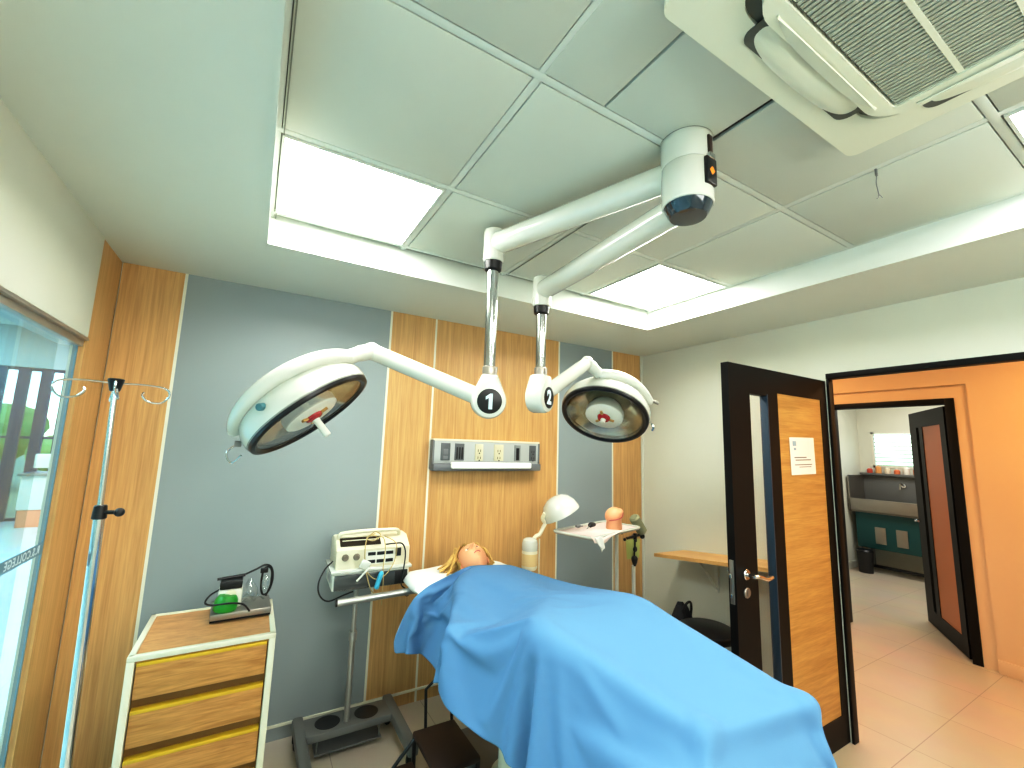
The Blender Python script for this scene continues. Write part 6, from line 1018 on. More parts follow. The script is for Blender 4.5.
52,-8,-9,53,-7,-5,52,-6,-9,53,-7,-6,53,-7,-3,52,-6,7,50,-5,19,51,-8,-14,17,-15,-48,1,-17,-51,21,-14,-47,33,-13,-40,20,-14,-47,30,-14,-42,31,-13,-42,32,-12,-41,-6,-14,-52,0,-14,-51,4,-13,-52,5,-14,-51,
7,-14,-52,9,-14,-51,9,-13,-50,15,-13,-50,16,-13,-49,2,-15,-52,13,-14,-50,31,-8,-43,8,-15,-50,10,-14,-51,2,-14,-52,5,-14,-51,4,-15,-51,5,-14,-52,9,-15,-50,11,-15,-50,11,-15,-51,5,-14,-51,0,-14,-52,-1541,979,730,
20,3,49,20,3,50,18,-9,51,16,-17,53,15,-18,52,14,-17,54,13,-17,53,11,-16,54,11,-16,55,-28,4,50,-28,5,50,17,-15,53,-5,-5,57,45,-26,24,44,-27,25,52,-22,-10,52,-23,-10,52,-25,2,51,-26,10,48,-27,15,
42,-29,27,40,-29,30,50,-27,2,47,-28,19,51,-25,-4,52,-6,4,53,-7,4,51,-6,-15,53,-7,-5,51,-7,-13,53,-7,-7,53,-7,-2,52,-6,9,50,-5,17,46,-9,-26,9,-16,-50,6,-16,-51,28,-14,-43,33,-14,-40,19,-14,-48,
32,-13,-41,34,-13,-39,25,-13,-46,-5,-13,-51,-3,-14,-52,5,-14,-51,5,-14,-52,7,-13,-51,9,-14,-51,8,-14,-51,10,-13,-51,16,-13,-49,7,-14,-51,9,-14,-51,18,-14,-48,29,-9,-44,9,-15,-51,11,-15,-50,2,-14,-52,6,-14,-51,
5,-14,-51,4,-15,-52,9,-14,-50,12,-15,-50,8,-15,-51,2,-14,-52,-1540,993,735,20,3,50,20,3,50,18,-9,51,17,-19,52,16,-18,52,15,-18,53,15,-18,53,12,-17,54,-13,-15,54,19,-10,53,-26,2,52,-25,1,52,25,-15,49,
14,-19,53,48,-25,18,53,-24,-5,52,-23,-10,52,-26,0,50,-26,10,48,-28,17,39,-30,30,45,-28,22,51,-28,3,48,-29,15,50,-24,-5,53,-8,10,51,-6,-12,53,-6,-6,52,-7,-8,51,-7,-14,53,-7,-8,53,-6,-1,51,-6,12,
52,-6,10,38,-11,-37,3,-17,-50,15,-15,-49,35,-13,-38,28,-14,-44,20,-14,-48,34,-13,-38,34,-13,-39,19,-13,-49,-4,-14,-51,-4,-13,-52,5,-14,-51,6,-14,-52,7,-13,-51,8,-14,-51,8,-14,-51,9,-14,-51,9,-13,-51,12,-14,-50,
10,-14,-51,14,-14,-49,19,-13,-49,26,-10,-45,10,-15,-50,11,-15,-51,4,-14,-51,7,-14,-51,4,-15,-51,4,-14,-52,10,-15,-50,11,-15,-50,5,-14,-52,-1541,1007,743,20,3,49,21,3,49,18,-10,51,18,-19,52,17,-19,52,17,-19,52,
16,-19,52,-15,-17,54,-6,-15,55,36,-13,44,-8,-3,56,-27,1,52,-1,-9,57,24,-20,49,41,-25,33,52,-25,3,52,-24,-9,52,-25,-2,50,-28,9,46,-28,19,42,-31,26,50,-28,11,46,-29,19,50,-28,6,51,-25,-5,52,-7,6,
52,-7,-11,53,-6,-5,51,-7,-13,51,-7,-14,53,-6,-8,53,-7,1,50,-6,17,53,-7,-5,28,-12,-44,3,-17,-50,26,-14,-45,37,-14,-36,21,-13,-47,24,-14,-46,38,-13,-36,31,-13,-41,11,-13,-51,-3,-14,-51,-3,-13,-52,5,-14,-51,
6,-14,-52,7,-14,-51,8,-13,-51,9,-14,-51,8,-14,-51,9,-14,-51,10,-13,-51,12,-14,-50,12,-14,-50,15,-14,-50,20,-13,-48,23,-12,-46,9,-14,-51,12,-15,-50,5,-14,-51,7,-15,-51,3,-14,-52,6,-14,-51,12,-15,-50,8,-15,-51,
-1545,1022,751,21,3,49,21,3,49,20,-10,51,18,-20,51,17,-20,52,16,-19,53,14,-19,53,-11,-19,54,-21,-16,52,42,-13,38,17,-11,55,-26,1,52,2,-11,57,6,-12,56,37,-25,38,48,-27,18,53,-25,-6,52,-25,-5,50,-28,10,
44,-31,23,46,-29,20,50,-29,8,47,-29,15,51,-29,-1,50,-26,7,53,-6,-1,52,-6,-10,53,-7,-6,50,-7,-17,52,-6,-13,52,-7,-8,53,-6,4,51,-7,15,49,-8,-17,19,-14,-49,10,-16,-50,38,-13,-35,31,-14,-41,19,-13,-48,
27,-14,-44,39,-13,-34,26,-13,-45,6,-13,-52,-5,-14,-51,2,-14,-52,5,-13,-51,7,-14,-52,7,-14,-51,8,-14,-51,8,-13,-51,9,-14,-51,8,-14,-51,10,-14,-51,12,-14,-50,11,-13,-50,12,-14,-50,16,-14,-50,21,-12,-47,17,-14,-49,
11,-14,-50,12,-15,-51,6,-14,-51,6,-15,-51,2,-14,-51,12,-15,-51,11,-15,-50,-1551,1038,761,22,2,48,22,3,49,21,-10,50,18,-21,52,19,-20,51,13,-20,54,14,-20,53,-9,-19,54,-27,-17,49,22,-17,51,48,-10,32,-1,-9,57,
-18,-3,56,8,-13,57,26,-21,48,45,-28,27,52,-28,4,52,-25,-7,51,-29,9,44,-30,21,49,-30,13,48,-30,15,50,-29,8,50,-29,-1,51,-27,5,52,-6,-5,53,-6,-5,53,-7,-8,49,-6,-19,52,-7,-13,52,-6,-7,53,-7,7,
52,-7,10,42,-9,-31,10,-16,-50,27,-14,-43,40,-13,-34,26,-14,-45,17,-14,-49,35,-13,-38,37,-13,-37,20,-13,-47,-2,-14,-52,1,-13,-52,4,-14,-52,5,-14,-51,6,-13,-51,8,-14,-52,7,-14,-51,9,-14,-51,8,-13,-51,9,-14,-51,
10,-14,-50,11,-14,-51,11,-14,-50,11,-13,-51,13,-14,-50,16,-14,-49,20,-13,-48,13,-14,-50,13,-14,-50,10,-15,-50,7,-14,-51,3,-15,-52,10,-14,-50,14,-15,-50,-1560,1052,772,23,3,48,22,3,49,24,-11,49,20,-21,51,18,-21,52,
16,-21,52,11,-20,54,-6,-20,55,-32,-18,45,14,-17,54,32,-16,47,47,-11,32,-16,-4,56,-1,-11,59,19,-18,53,39,-26,37,50,-30,12,53,-28,-2,51,-28,7,46,-31,18,49,-30,13,49,-30,10,50,-30,5,51,-30,2,50,-27,3,
53,-6,-6,53,-6,-3,51,-7,-13,51,-6,-17,51,-6,-13,53,-7,-7,51,-7,11,53,-7,-1,33,-11,-41,14,-15,-49,41,-14,-33,32,-13,-41,18,-14,-48,26,-14,-45,38,-13,-35,34,-13,-40,12,-13,-50,-1,-14,-52,3,-14,-52,4,-13,-51,
5,-14,-52,6,-14,-51,8,-13,-51,8,-14,-51,8,-14,-51,8,-14,-51,10,-13,-51,9,-14,-51,11,-14,-51,10,-14,-50,11,-14,-51,12,-14,-50,13,-14,-50,15,-13,-50,17,-14,-49,13,-14,-49,13,-14,-50,9,-15,-51,5,-14,-51,10,-15,-51,
17,-14,-48,-1573,1067,784,24,3,48,21,2,49,22,-11,50,27,-21,47,17,-22,52,18,-21,52,15,-21,52,-7,-21,56,-37,-19,41,39,-31,31,31,-16,48,12,0,58,32,-16,44,-13,-4,58,11,-16,57,33,-24,43,45,-30,25,51,-31,10,
50,-29,9,50,-30,9,50,-30,6,49,-30,13,50,-31,4,51,-30,0,51,-28,2,53,-6,-5,53,-6,-4,51,-6,-14,50,-7,-17,51,-6,-14,53,-7,-4,52,-7,10,51,-8,-14,19,-13,-48,37,-14,-36,37,-13,-37,25,-14,-45,18,-14,-49,
33,-13,-39,39,-13,-36,27,-13,-44,9,-14,-51,1,-13,-52,2,-14,-51,4,-13,-52,6,-14,-51,7,-14,-52,7,-14,-51,8,-13,-51,8,-14,-51,9,-14,-51,9,-14,-51,10,-13,-51,10,-14,-50,11,-14,-51,10,-14,-51,12,-14,-50,12,-14,-50,
12,-14,-50,14,-14,-50,15,-14,-50,12,-14,-50,13,-14,-50,7,-15,-51,12,-14,-50,19,-15,-47,-1592,1082,799,20,2,50,15,0,52,30,-9,45,7,-30,51,30,-16,48,25,-20,50,26,-20,48,-29,-52,12,9,-2,58,23,-20,49,21,-15,53,
45,-17,34,19,-8,56,4,-11,57,0,-10,59,25,-19,50,40,-29,33,49,-31,16,49,-31,14,49,-31,12,50,-30,8,51,-31,4,51,-31,1,50,-31,4,51,-27,-1,53,-6,-4,53,-7,-4,51,-6,-15,51,-6,-16,50,-7,-15,53,-7,-2,
53,-7,6,45,-9,-28,26,-13,-44,41,-14,-32,29,-13,-42,18,-14,-49,30,-14,-42,34,-13,-39,37,-13,-37,23,-13,-47,5,-14,-52,1,-13,-51,4,-14,-52,6,-14,-52,6,-13,-51,7,-14,-51,7,-14,-51,8,-14,-52,8,-13,-51,9,-14,-51,
10,-14,-50,9,-14,-51,10,-14,-51,11,-13,-51,11,-14,-50,11,-14,-51,11,-14,-50,12,-14,-50,12,-14,-51,13,-14,-50,13,-14,-50,13,-15,-50,10,-14,-50,18,-15,-48,18,-15,-48,-1646,984,834,7,21,49,9,16,50,31,-1,46,36,30,37,
27,-19,49,27,-18,49,19,-26,47,-14,-50,31,55,0,8,-3,-13,59,26,-15,53,48,-18,33,6,-10,58,16,-11,56,22,-16,53,26,-21,50,28,-22,48,46,-30,22,48,-31,17,49,-32,11,51,-31,5,50,-31,6,51,-31,4,50,-32,1,
51,-28,0,53,-6,-3,54,-6,-4,51,-7,-15,50,-6,-16,51,-7,-16,53,-7,2,52,-7,-6,37,-11,-37,42,-12,-31,33,-14,-40,20,-14,-48,29,-14,-43,32,-13,-40,35,-13,-39,34,-13,-39,17,-13,-49,1,-14,-52,5,-14,-52,5,-13,-52,
6,-14,-51,7,-14,-51,7,-13,-52,7,-14,-51,8,-14,-51,9,-14,-51,9,-13,-51,9,-14,-51,10,-14,-51,10,-14,-50,11,-14,-51,11,-14,-51,11,-14,-50,11,-14,-51,11,-14,-50,12,-14,-50,13,-14,-51,12,-14,-50,13,-14,-50,16,-15,-48,
18,-14,-49,17,-15,-48,-1704,891,870,7,20,49,7,20,50,18,28,44,49,-1,34,16,43,39,25,-37,41,25,-12,52,23,-15,52,57,7,-23,18,-11,51,17,-14,55,43,-19,39,36,-15,44,28,-21,49,24,-20,50,20,-15,54,16,-15,56,
42,-29,31,46,-30,23,48,-33,15,51,-32,7,50,-31,0,51,-32,2,51,-32,5,51,-29,-1,53,-6,-1,53,-6,-6,52,-6,-10,50,-7,-17,51,-6,-17,52,-8,-8,52,-8,-10,43,-10,-30,37,-13,-36,24,-14,-46,28,-14,-44,32,-14,-41,
33,-13,-40,35,-13,-38,31,-13,-42,11,-14,-51,3,-13,-52,5,-14,-51,6,-14,-52,6,-13,-51,6,-14,-52,7,-14,-51,8,-13,-51,8,-14,-52,9,-14,-51,9,-14,-50,10,-14,-51,10,-13,-51,11,-14,-51,11,-14,-50,11,-14,-51,11,-14,-50,
11,-14,-51,11,-14,-50,13,-14,-51,12,-14,-50,14,-14,-49,15,-15,-50,17,-15,-48,16,-14,-49,16,-15,-49,-1759,796,908,9,18,49,9,18,50,9,37,40,51,-3,32,31,30,41,4,46,38,49,17,29,4,-51,28,53,16,27,48,9,33,
0,-33,52,37,-19,45,36,-10,46,39,-10,44,39,-12,44,37,-14,45,36,-22,42,37,-25,40,46,-31,22,47,-32,19,49,-31,15,50,-32,10,50,-32,-3,51,-32,2,51,-29,2,53,-6,-1,53,-6,-5,54,-6,-5,50,-7,-19,52,-7,-14,
53,-7,-11,49,-8,-19,42,-11,-34,30,-15,-42,29,-14,-43,32,-13,-41,32,-14,-41,33,-13,-40,37,-13,-38,25,-13,-45,8,-14,-52,5,-14,-51,5,-13,-52,6,-14,-52,6,-13,-51,7,-14,-51,7,-14,-52,8,-14,-51,9,-13,-51,9,-14,-51,
10,-14,-51,10,-14,-50,11,-14,-51,10,-14,-51,11,-14,-50,12,-14,-51,11,-14,-50,12,-14,-51,13,-14,-50,13,-14,-50,13,-14,-49,15,-14,-50,15,-15,-49,15,-14,-49,15,-15,-50,15,-14,-49,-1834,752,930,9,15,50,9,15,51,24,-4,50,
51,-2,33,46,14,35,27,36,40,30,32,40,18,45,36,22,-47,28,42,37,22,48,8,27,57,-18,19,47,-30,25,40,-30,35,37,-20,42,38,-12,46,36,-10,47,29,-3,53,39,-20,42,44,-30,28,50,-31,15,49,-32,14,51,-33,5,
51,-33,-1,51,-29,-2,53,-6,-1,54,-5,-2,53,-6,-7,51,-8,-16,53,-6,-14,51,-6,-17,48,-10,-26,38,-12,-37,29,-16,-44,32,-14,-41,33,-13,-40,33,-13,-40,34,-13,-40,38,-13,-36,22,-13,-47,5,-14,-52,5,-14,-52,6,-13,-52,
6,-14,-51,7,-14,-52,7,-13,-51,8,-14,-51,9,-14,-51,9,-14,-51,10,-14,-51,10,-13,-51,11,-14,-50,11,-14,-51,11,-14,-50,12,-14,-51,12,-14,-50,12,-14,-50,13,-14,-50,13,-15,-50,14,-14,-50,14,-14,-50,14,-15,-49,14,-14,-50,
14,-14,-50,15,-14,-49,14,-15,-49,-1808,755,920,5,17,50,4,17,51,-1,3,55,9,-15,58,26,-24,50,41,-20,40,35,28,40,30,38,38,15,44,38,40,-42,19,58,2,17,38,19,38,56,3,24,62,2,14,58,-17,10,51,-28,20,
38,-16,44,32,-7,51,30,-7,52,42,-25,36,45,-26,31,47,-37,1,51,-32,8,52,-32,7,51,-29,3,53,-5,-2,54,-5,-2,54,-5,-4,51,-8,-16,51,-7,-19,51,-6,-20,43,-12,-31,34,-15,-40,34,-13,-40,35,-13,-39,35,-13,-39,
36,-13,-37,38,-13,-36,34,-13,-40,16,-13,-50,3,-14,-52,6,-14,-52,7,-14,-51,7,-13,-52,7,-14,-51,8,-14,-51,9,-13,-51,10,-14,-51,10,-14,-51,10,-14,-51,11,-14,-50,11,-14,-51,12,-14,-50,12,-14,-51,12,-14,-50,13,-14,-50,
13,-14,-50,13,-14,-50,13,-15,-50,14,-14,-50,14,-14,-49,14,-14,-50,13,-15,-50,14,-14,-49,15,-14,-50,14,-15,-49,-1803,766,909,6,17,50,5,17,51,9,-2,55,12,-17,57,12,-17,58,8,-18,57,-14,-34,49,42,1,44,40,23,39,
25,34,44,56,-11,20,50,-33,14,56,5,23,56,7,23,56,6,24,56,11,18,59,17,0,53,-14,26,40,-17,41,29,-13,55,47,-27,28,49,-34,12,48,-31,20,52,-34,-1,51,-29,1,54,-5,-1,53,-5,-2,54,-5,-5,52,-7,-16,
47,-10,-25,46,-10,-27,44,-11,-30,40,-12,-34,39,-13,-35,36,-13,-38,35,-13,-38,35,-13,-39,40,-12,-34,31,-13,-43,8,-14,-52,5,-14,-52,7,-13,-51,7,-14,-52,8,-14,-51,9,-13,-51,9,-14,-51,10,-14,-51,10,-14,-51,11,-14,-51,
11,-14,-50,11,-14,-51,12,-14,-50,12,-14,-50,13,-14,-51,12,-14,-50,13,-14,-50,13,-14,-50,14,-14,-50,13,-15,-50,14,-14,-49,13,-14,-50,14,-14,-50,14,-15,-50,14,-14,-49,14,-14,-50,15,-15,-49,-1845,775,906,-4,10,52,-5,9,53,
8,-4,55,18,-11,58,16,-14,57,16,-14,57,7,-26,56,1,-27,55,31,-16,50,43,-7,43,52,3,32,54,4,29,54,28,7,57,11,18,58,8,20,56,10,20,60,3,16,59,2,17,60,-3,16,54,-17,22,44,-23,36,41,-32,33,
52,-33,3,52,-32,3,52,-29,5,54,-6,-3,52,-7,-7,52,-7,-11,52,-6,-12,45,-12,-29,42,-11,-30,42,-12,-32,44,-9,-29,43,-10,-31,41,-12,-32,39,-13,-35,38,-12,-36,37,-13,-37,27,-13,-45,5,-14,-53,6,-14,-52,8,-14,-52,
9,-13,-51,9,-14,-51,9,-14,-51,10,-14,-51,10,-13,-51,11,-14,-50,11,-14,-51,12,-14,-50,11,-14,-51,13,-15,-50,12,-14,-50,13,-14,-50,13,-14,-51,13,-14,-50,13,-14,-49,14,-15,-50,13,-14,-50,14,-14,-50,14,-14,-50,14,-15,-49,
14,-14,-50,14,-14,-49,14,-15,-50,15,-14,-49,-1920,751,906,-4,10,53,-6,7,52,9,-2,56,20,-7,57,20,-9,58,20,-10,57,22,-13,57,23,-17,54,22,-20,54,26,-19,54,50,0,36,51,0,34,53,1,32,59,0,21,59,3,19,
59,3,18,59,5,19,60,5,16,60,5,17,60,3,15,61,-2,13,59,-23,6,53,-32,7,54,-34,3,52,-30,1,53,-8,-7,52,-8,-11,52,-6,-9,51,-8,-16,32,-18,-38,35,-20,-36,45,-7,-28,44,-9,-28,45,-7,-29,45,-8,-28,
44,-9,-30,44,-9,-29,43,-11,-31,23,-14,-48,6,-14,-53,8,-14,-51,9,-14,-51,10,-14,-52,9,-14,-51,10,-13,-50,10,-14,-51,11,-14,-51,11,-14,-51,11,-14,-50,12,-14,-51,12,-14,-50,12,-14,-50,13,-15,-50,13,-14,-50,13,-14,-50,
13,-14,-50,14,-14,-50,13,-15,-50,14,-14,-50,14,-14,-49,14,-14,-50,15,-15,-50,14,-14,-49,14,-14,-50,15,-15,-49,14,-14,-50]
# ================================================================== operating table, mannequin, drape
ot = thing('operating_table', 'operating table with steel side rails and a pedestal under the blue drape', 'operating table', (1.235, 1.75, 0))
b = MB(); b.box(.95, 1.52, .71, 2.72, .775, .855, .025, 4); b.obj('mattress', M_['black'], ot)
b = MB(); b.box(.97, 1.50, .76, 2.70, .745, .775, .004); b.obj('table_top', M_['steel'], ot)
for x in (.938, 1.532):
    b = MB(); b.box(x-.006, x+.006, .95, 2.45, .748, .778, .002); 
    for y in (1.0, 1.7, 2.4): b.box(min(x, 1.235+(x-1.235)*.86), max(x, 1.235+(x-1.235)*.86), y-.01, y+.01, .755, .77)
    b.obj('side_rail', M_['chrome'], ot)
b = MB(); b.box(1.10, 1.37, 1.65, 2.15, .62, .745, .01); b.cyl((1.235, 1.92, .16), (1.235, 1.92, .64), .105, n=36); b.cyl((1.235, 1.92, .13), (1.235, 1.92, .18), .14, n=36, bev=.01); b.obj('pedestal', M_['cream'], ot)
b = MB(); b.box(1.09, 1.45, 1.50, 2.40, .06, .14, .02, 3); b.obj('base', M_['dsteel'], ot)
for x, y in ((1.115, 1.55), (1.42, 1.55), (1.115, 2.35), (1.42, 2.35)):
    b = MB(); b.cyl((x-.015, y, .035), (x+.015, y, .035), .035, n=20, bev=.004); b.obj('caster', M_['rubber'], ot)
b = MB(); b.cyl((.45, 2.50, .862), (.97, 2.50, .872), .0175, n=20); bar = b.obj('head_end_bar', M_['alu'], ot)
b = MB(); b.cyl((.446, 2.50, .862), (.455, 2.50, .862), .0185, n=20); b.obj('end_plug', M_['black'], bar)
b = MB(); b.box(.945, .985, 2.48, 2.52, .75, .89, .004); b.obj('bar_clamp', M_['chrome'], ot)

b = MB(); b.box(.785, .95, 1.785, 1.815, .893, .923, .009); b.box(.93, .955, 1.78, 1.82, .76, .92, .004); b.obj('arm_support', M_['steel'], ot)
# pillow
pw = []
def pil(u, v, top):
    x, y = 2*u-1, 2*v-1
    e = (1-abs(x)**3.5)*(1-abs(y)**3.5); e = max(e, 0)**.45
    dent = .045*math.exp(-((x-.1)/.33)**2-((y+.0)/.7)**2)
    return V((1.165+x*.34*(1+.02*math.cos(3*y)), 2.505+y*.175*(1+.03*math.cos(4*x)), .905+(.055*e-dent*e if top else -.048*e)+.006*math.sin(7*x+3*y)*e))
b = MB(); b.grid(lambda u, v: pil(u, v, True), 36, 20); b.grid(lambda u, v: pil(1-u, v, False), 36, 20); bmesh.ops.remove_doubles(b.bm, verts=b.bm.verts[:], dist=.002)
tag(b.obj('pillow', M_['sheet'], sharp=80), 'white pillow under the mannequin head at the wall end of the table', 'pillow')

# mannequin body (one continuous surface) and modelled head
BV = [(1.24,1.62,.93,(.15,.08)),(1.22,1.85,.935,(.145,.085)),(1.20,2.08,.945,(.165,.095)),(1.19,2.24,.94,(.13,.08)),(1.185,2.33,.95,.052),(1.18,2.40,.97,.055),
    (1.08,1.50,.98,.08),(.955,1.37,1.01,.058),(1.06,1.08,.95,.055),(1.11,.84,.92,.042),(1.10,.80,.97,.032),
    (1.38,1.52,.99,.08),(1.455,1.42,1.022,.058),(1.46,1.08,.96,.055),(1.475,.79,.93,.042),(1.50,.735,.965,.028),
    (1.02,2.16,.95,.06),(.93,1.92,.91,.045),(.965,1.68,.90,.036),(.99,1.58,.90,.025),
    (1.37,2.14,.95,.06),(1.44,1.88,.89,.04),(1.43,1.66,.89,.035)]
BE = [(0,1),(1,2),(2,3),(3,4),(4,5),(0,6),(6,7),(7,8),(8,9),(9,10),(0,11),(11,12),(12,13),(13,14),(14,15),(3,16),(16,17),(17,18),(18,19),(3,20),(20,21),(21,22)]
HC = V((1.195, 2.435, 1.005))
# local head frame: +z face-forward, +y crown
HR = Matrix.Translation(HC) @ Matrix.Rotation(math.radians(12), 4, 'X') @ Matrix.Rotation(math.radians(-10), 4, 'Y') @ Matrix.Scale(1.12, 4)
def headpt(p):
    x, y, z = p.x, p.y, p.z     # unit sphere
    X, Y, Z = x*.076, y*.108, z*.088
    if y < 0: X *= 1-.38*(-y)**1.6; Z = Z*(1-.12*(-y)) + .012*(-y)*(z > 0)
    f = max(z, 0)
    g = lambda cx, cy, sx, sy, a: a*math.exp(-((x-cx)/sx)**2-((y-cy)/sy)**2)*(1 if z > 0 else 0)
    Z += g(0, -.18, .13, .16, .022)+g(0, -.02, .09, .22, .012)      # nose
    Z += g(0, .22, .55, .12, .005)-g(.36, .04, .17, .10, .011)-g(-.36, .04, .17, .10, .011)   # brow, eye sockets
    Z += g(0, -.50, .22, .06, .006)+g(0, -.60, .20, .05, .005)-g(0, -.55, .24, .022, .005)    # lips
    Z += g(0, -.82, .22, .13, .012)+g(.42, -.25, .22, .2, .004)+g(-.42, -.25, .22, .2, .004)  # chin, cheeks
    return V((X, Y, Z))
b = skin('m', BV, BE, None)
h = bmesh.new(); bmesh.ops.create_uvsphere(h, u_segments=64, v_segments=48, radius=1)
for v in h.verts: v.co = headpt(v.co)
for s in (-1, 1):   # ears
    e = bmesh.new(); bmesh.ops.create_uvsphere(e, u_segments=12, v_segments=8, radius=1)
    for v in e.verts: v.co = V((s*.076+v.co.x*.006+s*abs(v.co.z)*.004, v.co.y*.028-.012, v.co.z*.016-.006))
    me = bpy.data.meshes.new('e'); e.to_mesh(me); e.free(); h.from_mesh(me)
h.transform(HR); b._merge(h)
mq = b.obj('mannequin', M_['skin'], sharp=180)
tag(mq, 'blond patient mannequin lying face up on the table under the blue drape', 'mannequin')
for s in (-1, 1):
    b = MB(); b.ball(HR @ V((s*.0275, .005, .071)), .0125, (1.1, .75, .6)); ey = b.obj('eye', mat('eye_white', (235, 228, 218), .2) if s < 0 else bpy.data.materials['eye_white'], mq)
    b = MB(); b.ball(HR @ V((s*.0275, .004, .0785)), .0055, (1, 1, .5)); b.obj('iris', M_['brown'], ey)
    b = MB(); b.tube(smooth([HR @ V((s*.012, .030, .083)), HR @ V((s*.028, .036, .082)), HR @ V((s*.044, .030, .073))]), .0022, 6); b.obj('eyebrow', M_['hair'], mq)
b = MB(); b.tube(smooth([HR @ V((-.017, -.0590, .0835)), HR @ V((-.007, -.0585, .0905)), HR @ V((0, -.059, .0912)), HR @ V((.007, -.0585, .0905)), HR @ V((.017, -.0590, .0835))], 5), .0028, 8); b.obj('lips', M_['lip'], mq)
# hair cap and spread locks
h = MB(); t = bmesh.new(); bmesh.ops.create_uvsphere(t, u_segments=48, v_segments=32, radius=1)
kill = []
for v in t.verts:
    c = v.co.copy(); front = c.z > .30 and c.y < .62+.1*math.sin(9*c.x)
    if front or c.y < -.35 and c.z > -.2: kill.append(v); continue
    w = 1+.03*math.sin(26*c.x+8*c.z)+.02*math.sin(40*c.y)
    v.co = V((c.x*.086*w, c.y*.118*w+.002, c.z*.096*w-.002))
bmesh.ops.delete(t, geom=kill, context='VERTS'); t.transform(HR); h._merge(t)
bmesh.ops.solidify(h.bm, geom=h.bm.faces[:], thickness=.004)
for k in range(46):
    s = -1 if k % 3 else 1; a = random.uniform(-.2, 1)
    p0 = HR @ V((s*.055*random.uniform(.5, 1.2), .06+.03*a, random.uniform(.0, .07)))
    p1 = HR @ V((s*random.uniform(.085, .10), .02+.05*a, random.uniform(-.03, .03)))
    ln = random.uniform(.05, .11) if s < 0 else random.uniform(.02, .04)
    p2 = p1+V((s*ln*.5, -.03*random.random(), -.035)); p3 = p2+V((s*ln*.5, -.04*random.random(), -.02)); p2.z = max(p2.z, .945); p3.z = max(p3.z, .925+.02*random.random())
    h.tube(smooth([p0, p1, p2, p3], 4), [.004]*4+[.0065]*4+[.006]*4+[.002], 6)
h.obj('hair', M_['hair'], mq, sharp=60)

# drape
nx, ny = CN; P = []; a = [0, 0, 0]
for i in range(0, len(DRAPE_STEPS), 3):
    a = [a[0]+DRAPE_STEPS[i], a[1]+DRAPE_STEPS[i+1], a[2]+DRAPE_STEPS[i+2]]; P.append((a[0]/2000, a[1]/2000, a[2]/2000))
me = bpy.data.meshes.new('drape')
F = [(j*(nx+1)+i, j*(nx+1)+i+1, (j+1)*(nx+1)+i+1, (j+1)*(nx+1)+i) for j in range(ny) for i in range(nx)]
org = V((1.23, 1.4, .6)); me.from_pydata([tuple(V(p)-org) for p in P], [], F); me.materials.append(M_['blue'])
dr = bpy.data.objects.new('drape', me); COL.objects.link(dr); dr.location = org
for f in me.polygons: f.use_smooth = True
sb = dr.modifiers.new('sub', 'SUBSURF'); sb.levels = 1; sb.render_levels = 2
so = dr.modifiers.new('sol', 'SOLIDIFY'); so.thickness = .002; so.offset = 1
tag(dr, 'large sky blue surgical drape spread over the mannequin and table', 'drape')
# ================================================================== examination lamp behind the table
Y_ = 2.66
el_ = thing('examination_lamp', 'cream examination lamp with white dome shade beside the head of the table', 'lamp', (1.745, Y_, 0))
b = MB(); b.lathe([(0, .845), (.045, .845), (.055, .86), (.055, .965), (.053, .975), (.0, .975)], 32, Matrix.Translation((1.745, Y_, 0))); bd = b.obj('lamp_body', M_['cream'], el_)
b = MB(); b.lathe([(.0552, .875), (.0556, .88), (.0556, .95), (.0552, .955)], 32, Matrix.Translation((1.745, Y_, 0))); b.obj('beige_label_band', M_['label'], bd)
b = MB(); b.lathe([(0, .975), (.054, .975), (.056, .985), (.056, 1.02), (.050, 1.045), (.030, 1.058), (0, 1.06)], 32, Matrix.Translation((1.745, Y_, 0))); b.obj('body_cap', M_['white'], el_)
b = MB(); b.cyl((1.745, Y_, .05), (1.745, Y_, .85), .013, n=16); b.obj('pole', M_['alu'], el_)
b = MB(); b.lathe([(0, 0), (.17, 0), (.17, .02), (.05, .05), (0, .052)], 32, Matrix.Translation((1.745, Y_, 0))); b.obj('base', M_['dsteel'], el_)
b = MB(); b.tube(smooth([(1.765, Y_, 1.035), (1.795, Y_, 1.065), (1.825, Y_, 1.075), (1.855, Y_, 1.12), (1.872, Y_, 1.15), (1.856, Y_, 1.17), (1.850, Y_, 1.19), (1.858, Y_-.015, 1.222)], 6), .014, 12); b.obj('neck', M_['cream'], el_)
b = MB(); b.tube([(1.812, Y_-.02, .60), (1.812, Y_-.02, 1.05)], .005, 8); b.obj('power_cord', M_['cream'], el_)
n_ = V((.42, -.22, -.88)).normalized(); F = frame(-n_, (0, 0, 1), V((2.000, Y_-.03, 1.210)))
sh = []
b = MB(); b.lathe([(.142, 0), (.140, .02), (.128, .065), (.10, .105), (.06, .130), (.03, .138), (0, .140)], 40, F); bmesh.ops.solidify(b.bm, geom=b.bm.faces[:], thickness=.003); sd = b.obj('shade', M_['white'], el_)
b = MB(); b.cyl(F @ V((-.135, 0, .02)), F @ V((-.165, 0, .01)), .018, .014, 16, .003); b.obj('shade_neck', M_['cream'], el_)
b = MB(); b.ball(F @ V((0, 0, .055)), .035); b.obj('bulb', M_['sheet'], el_)

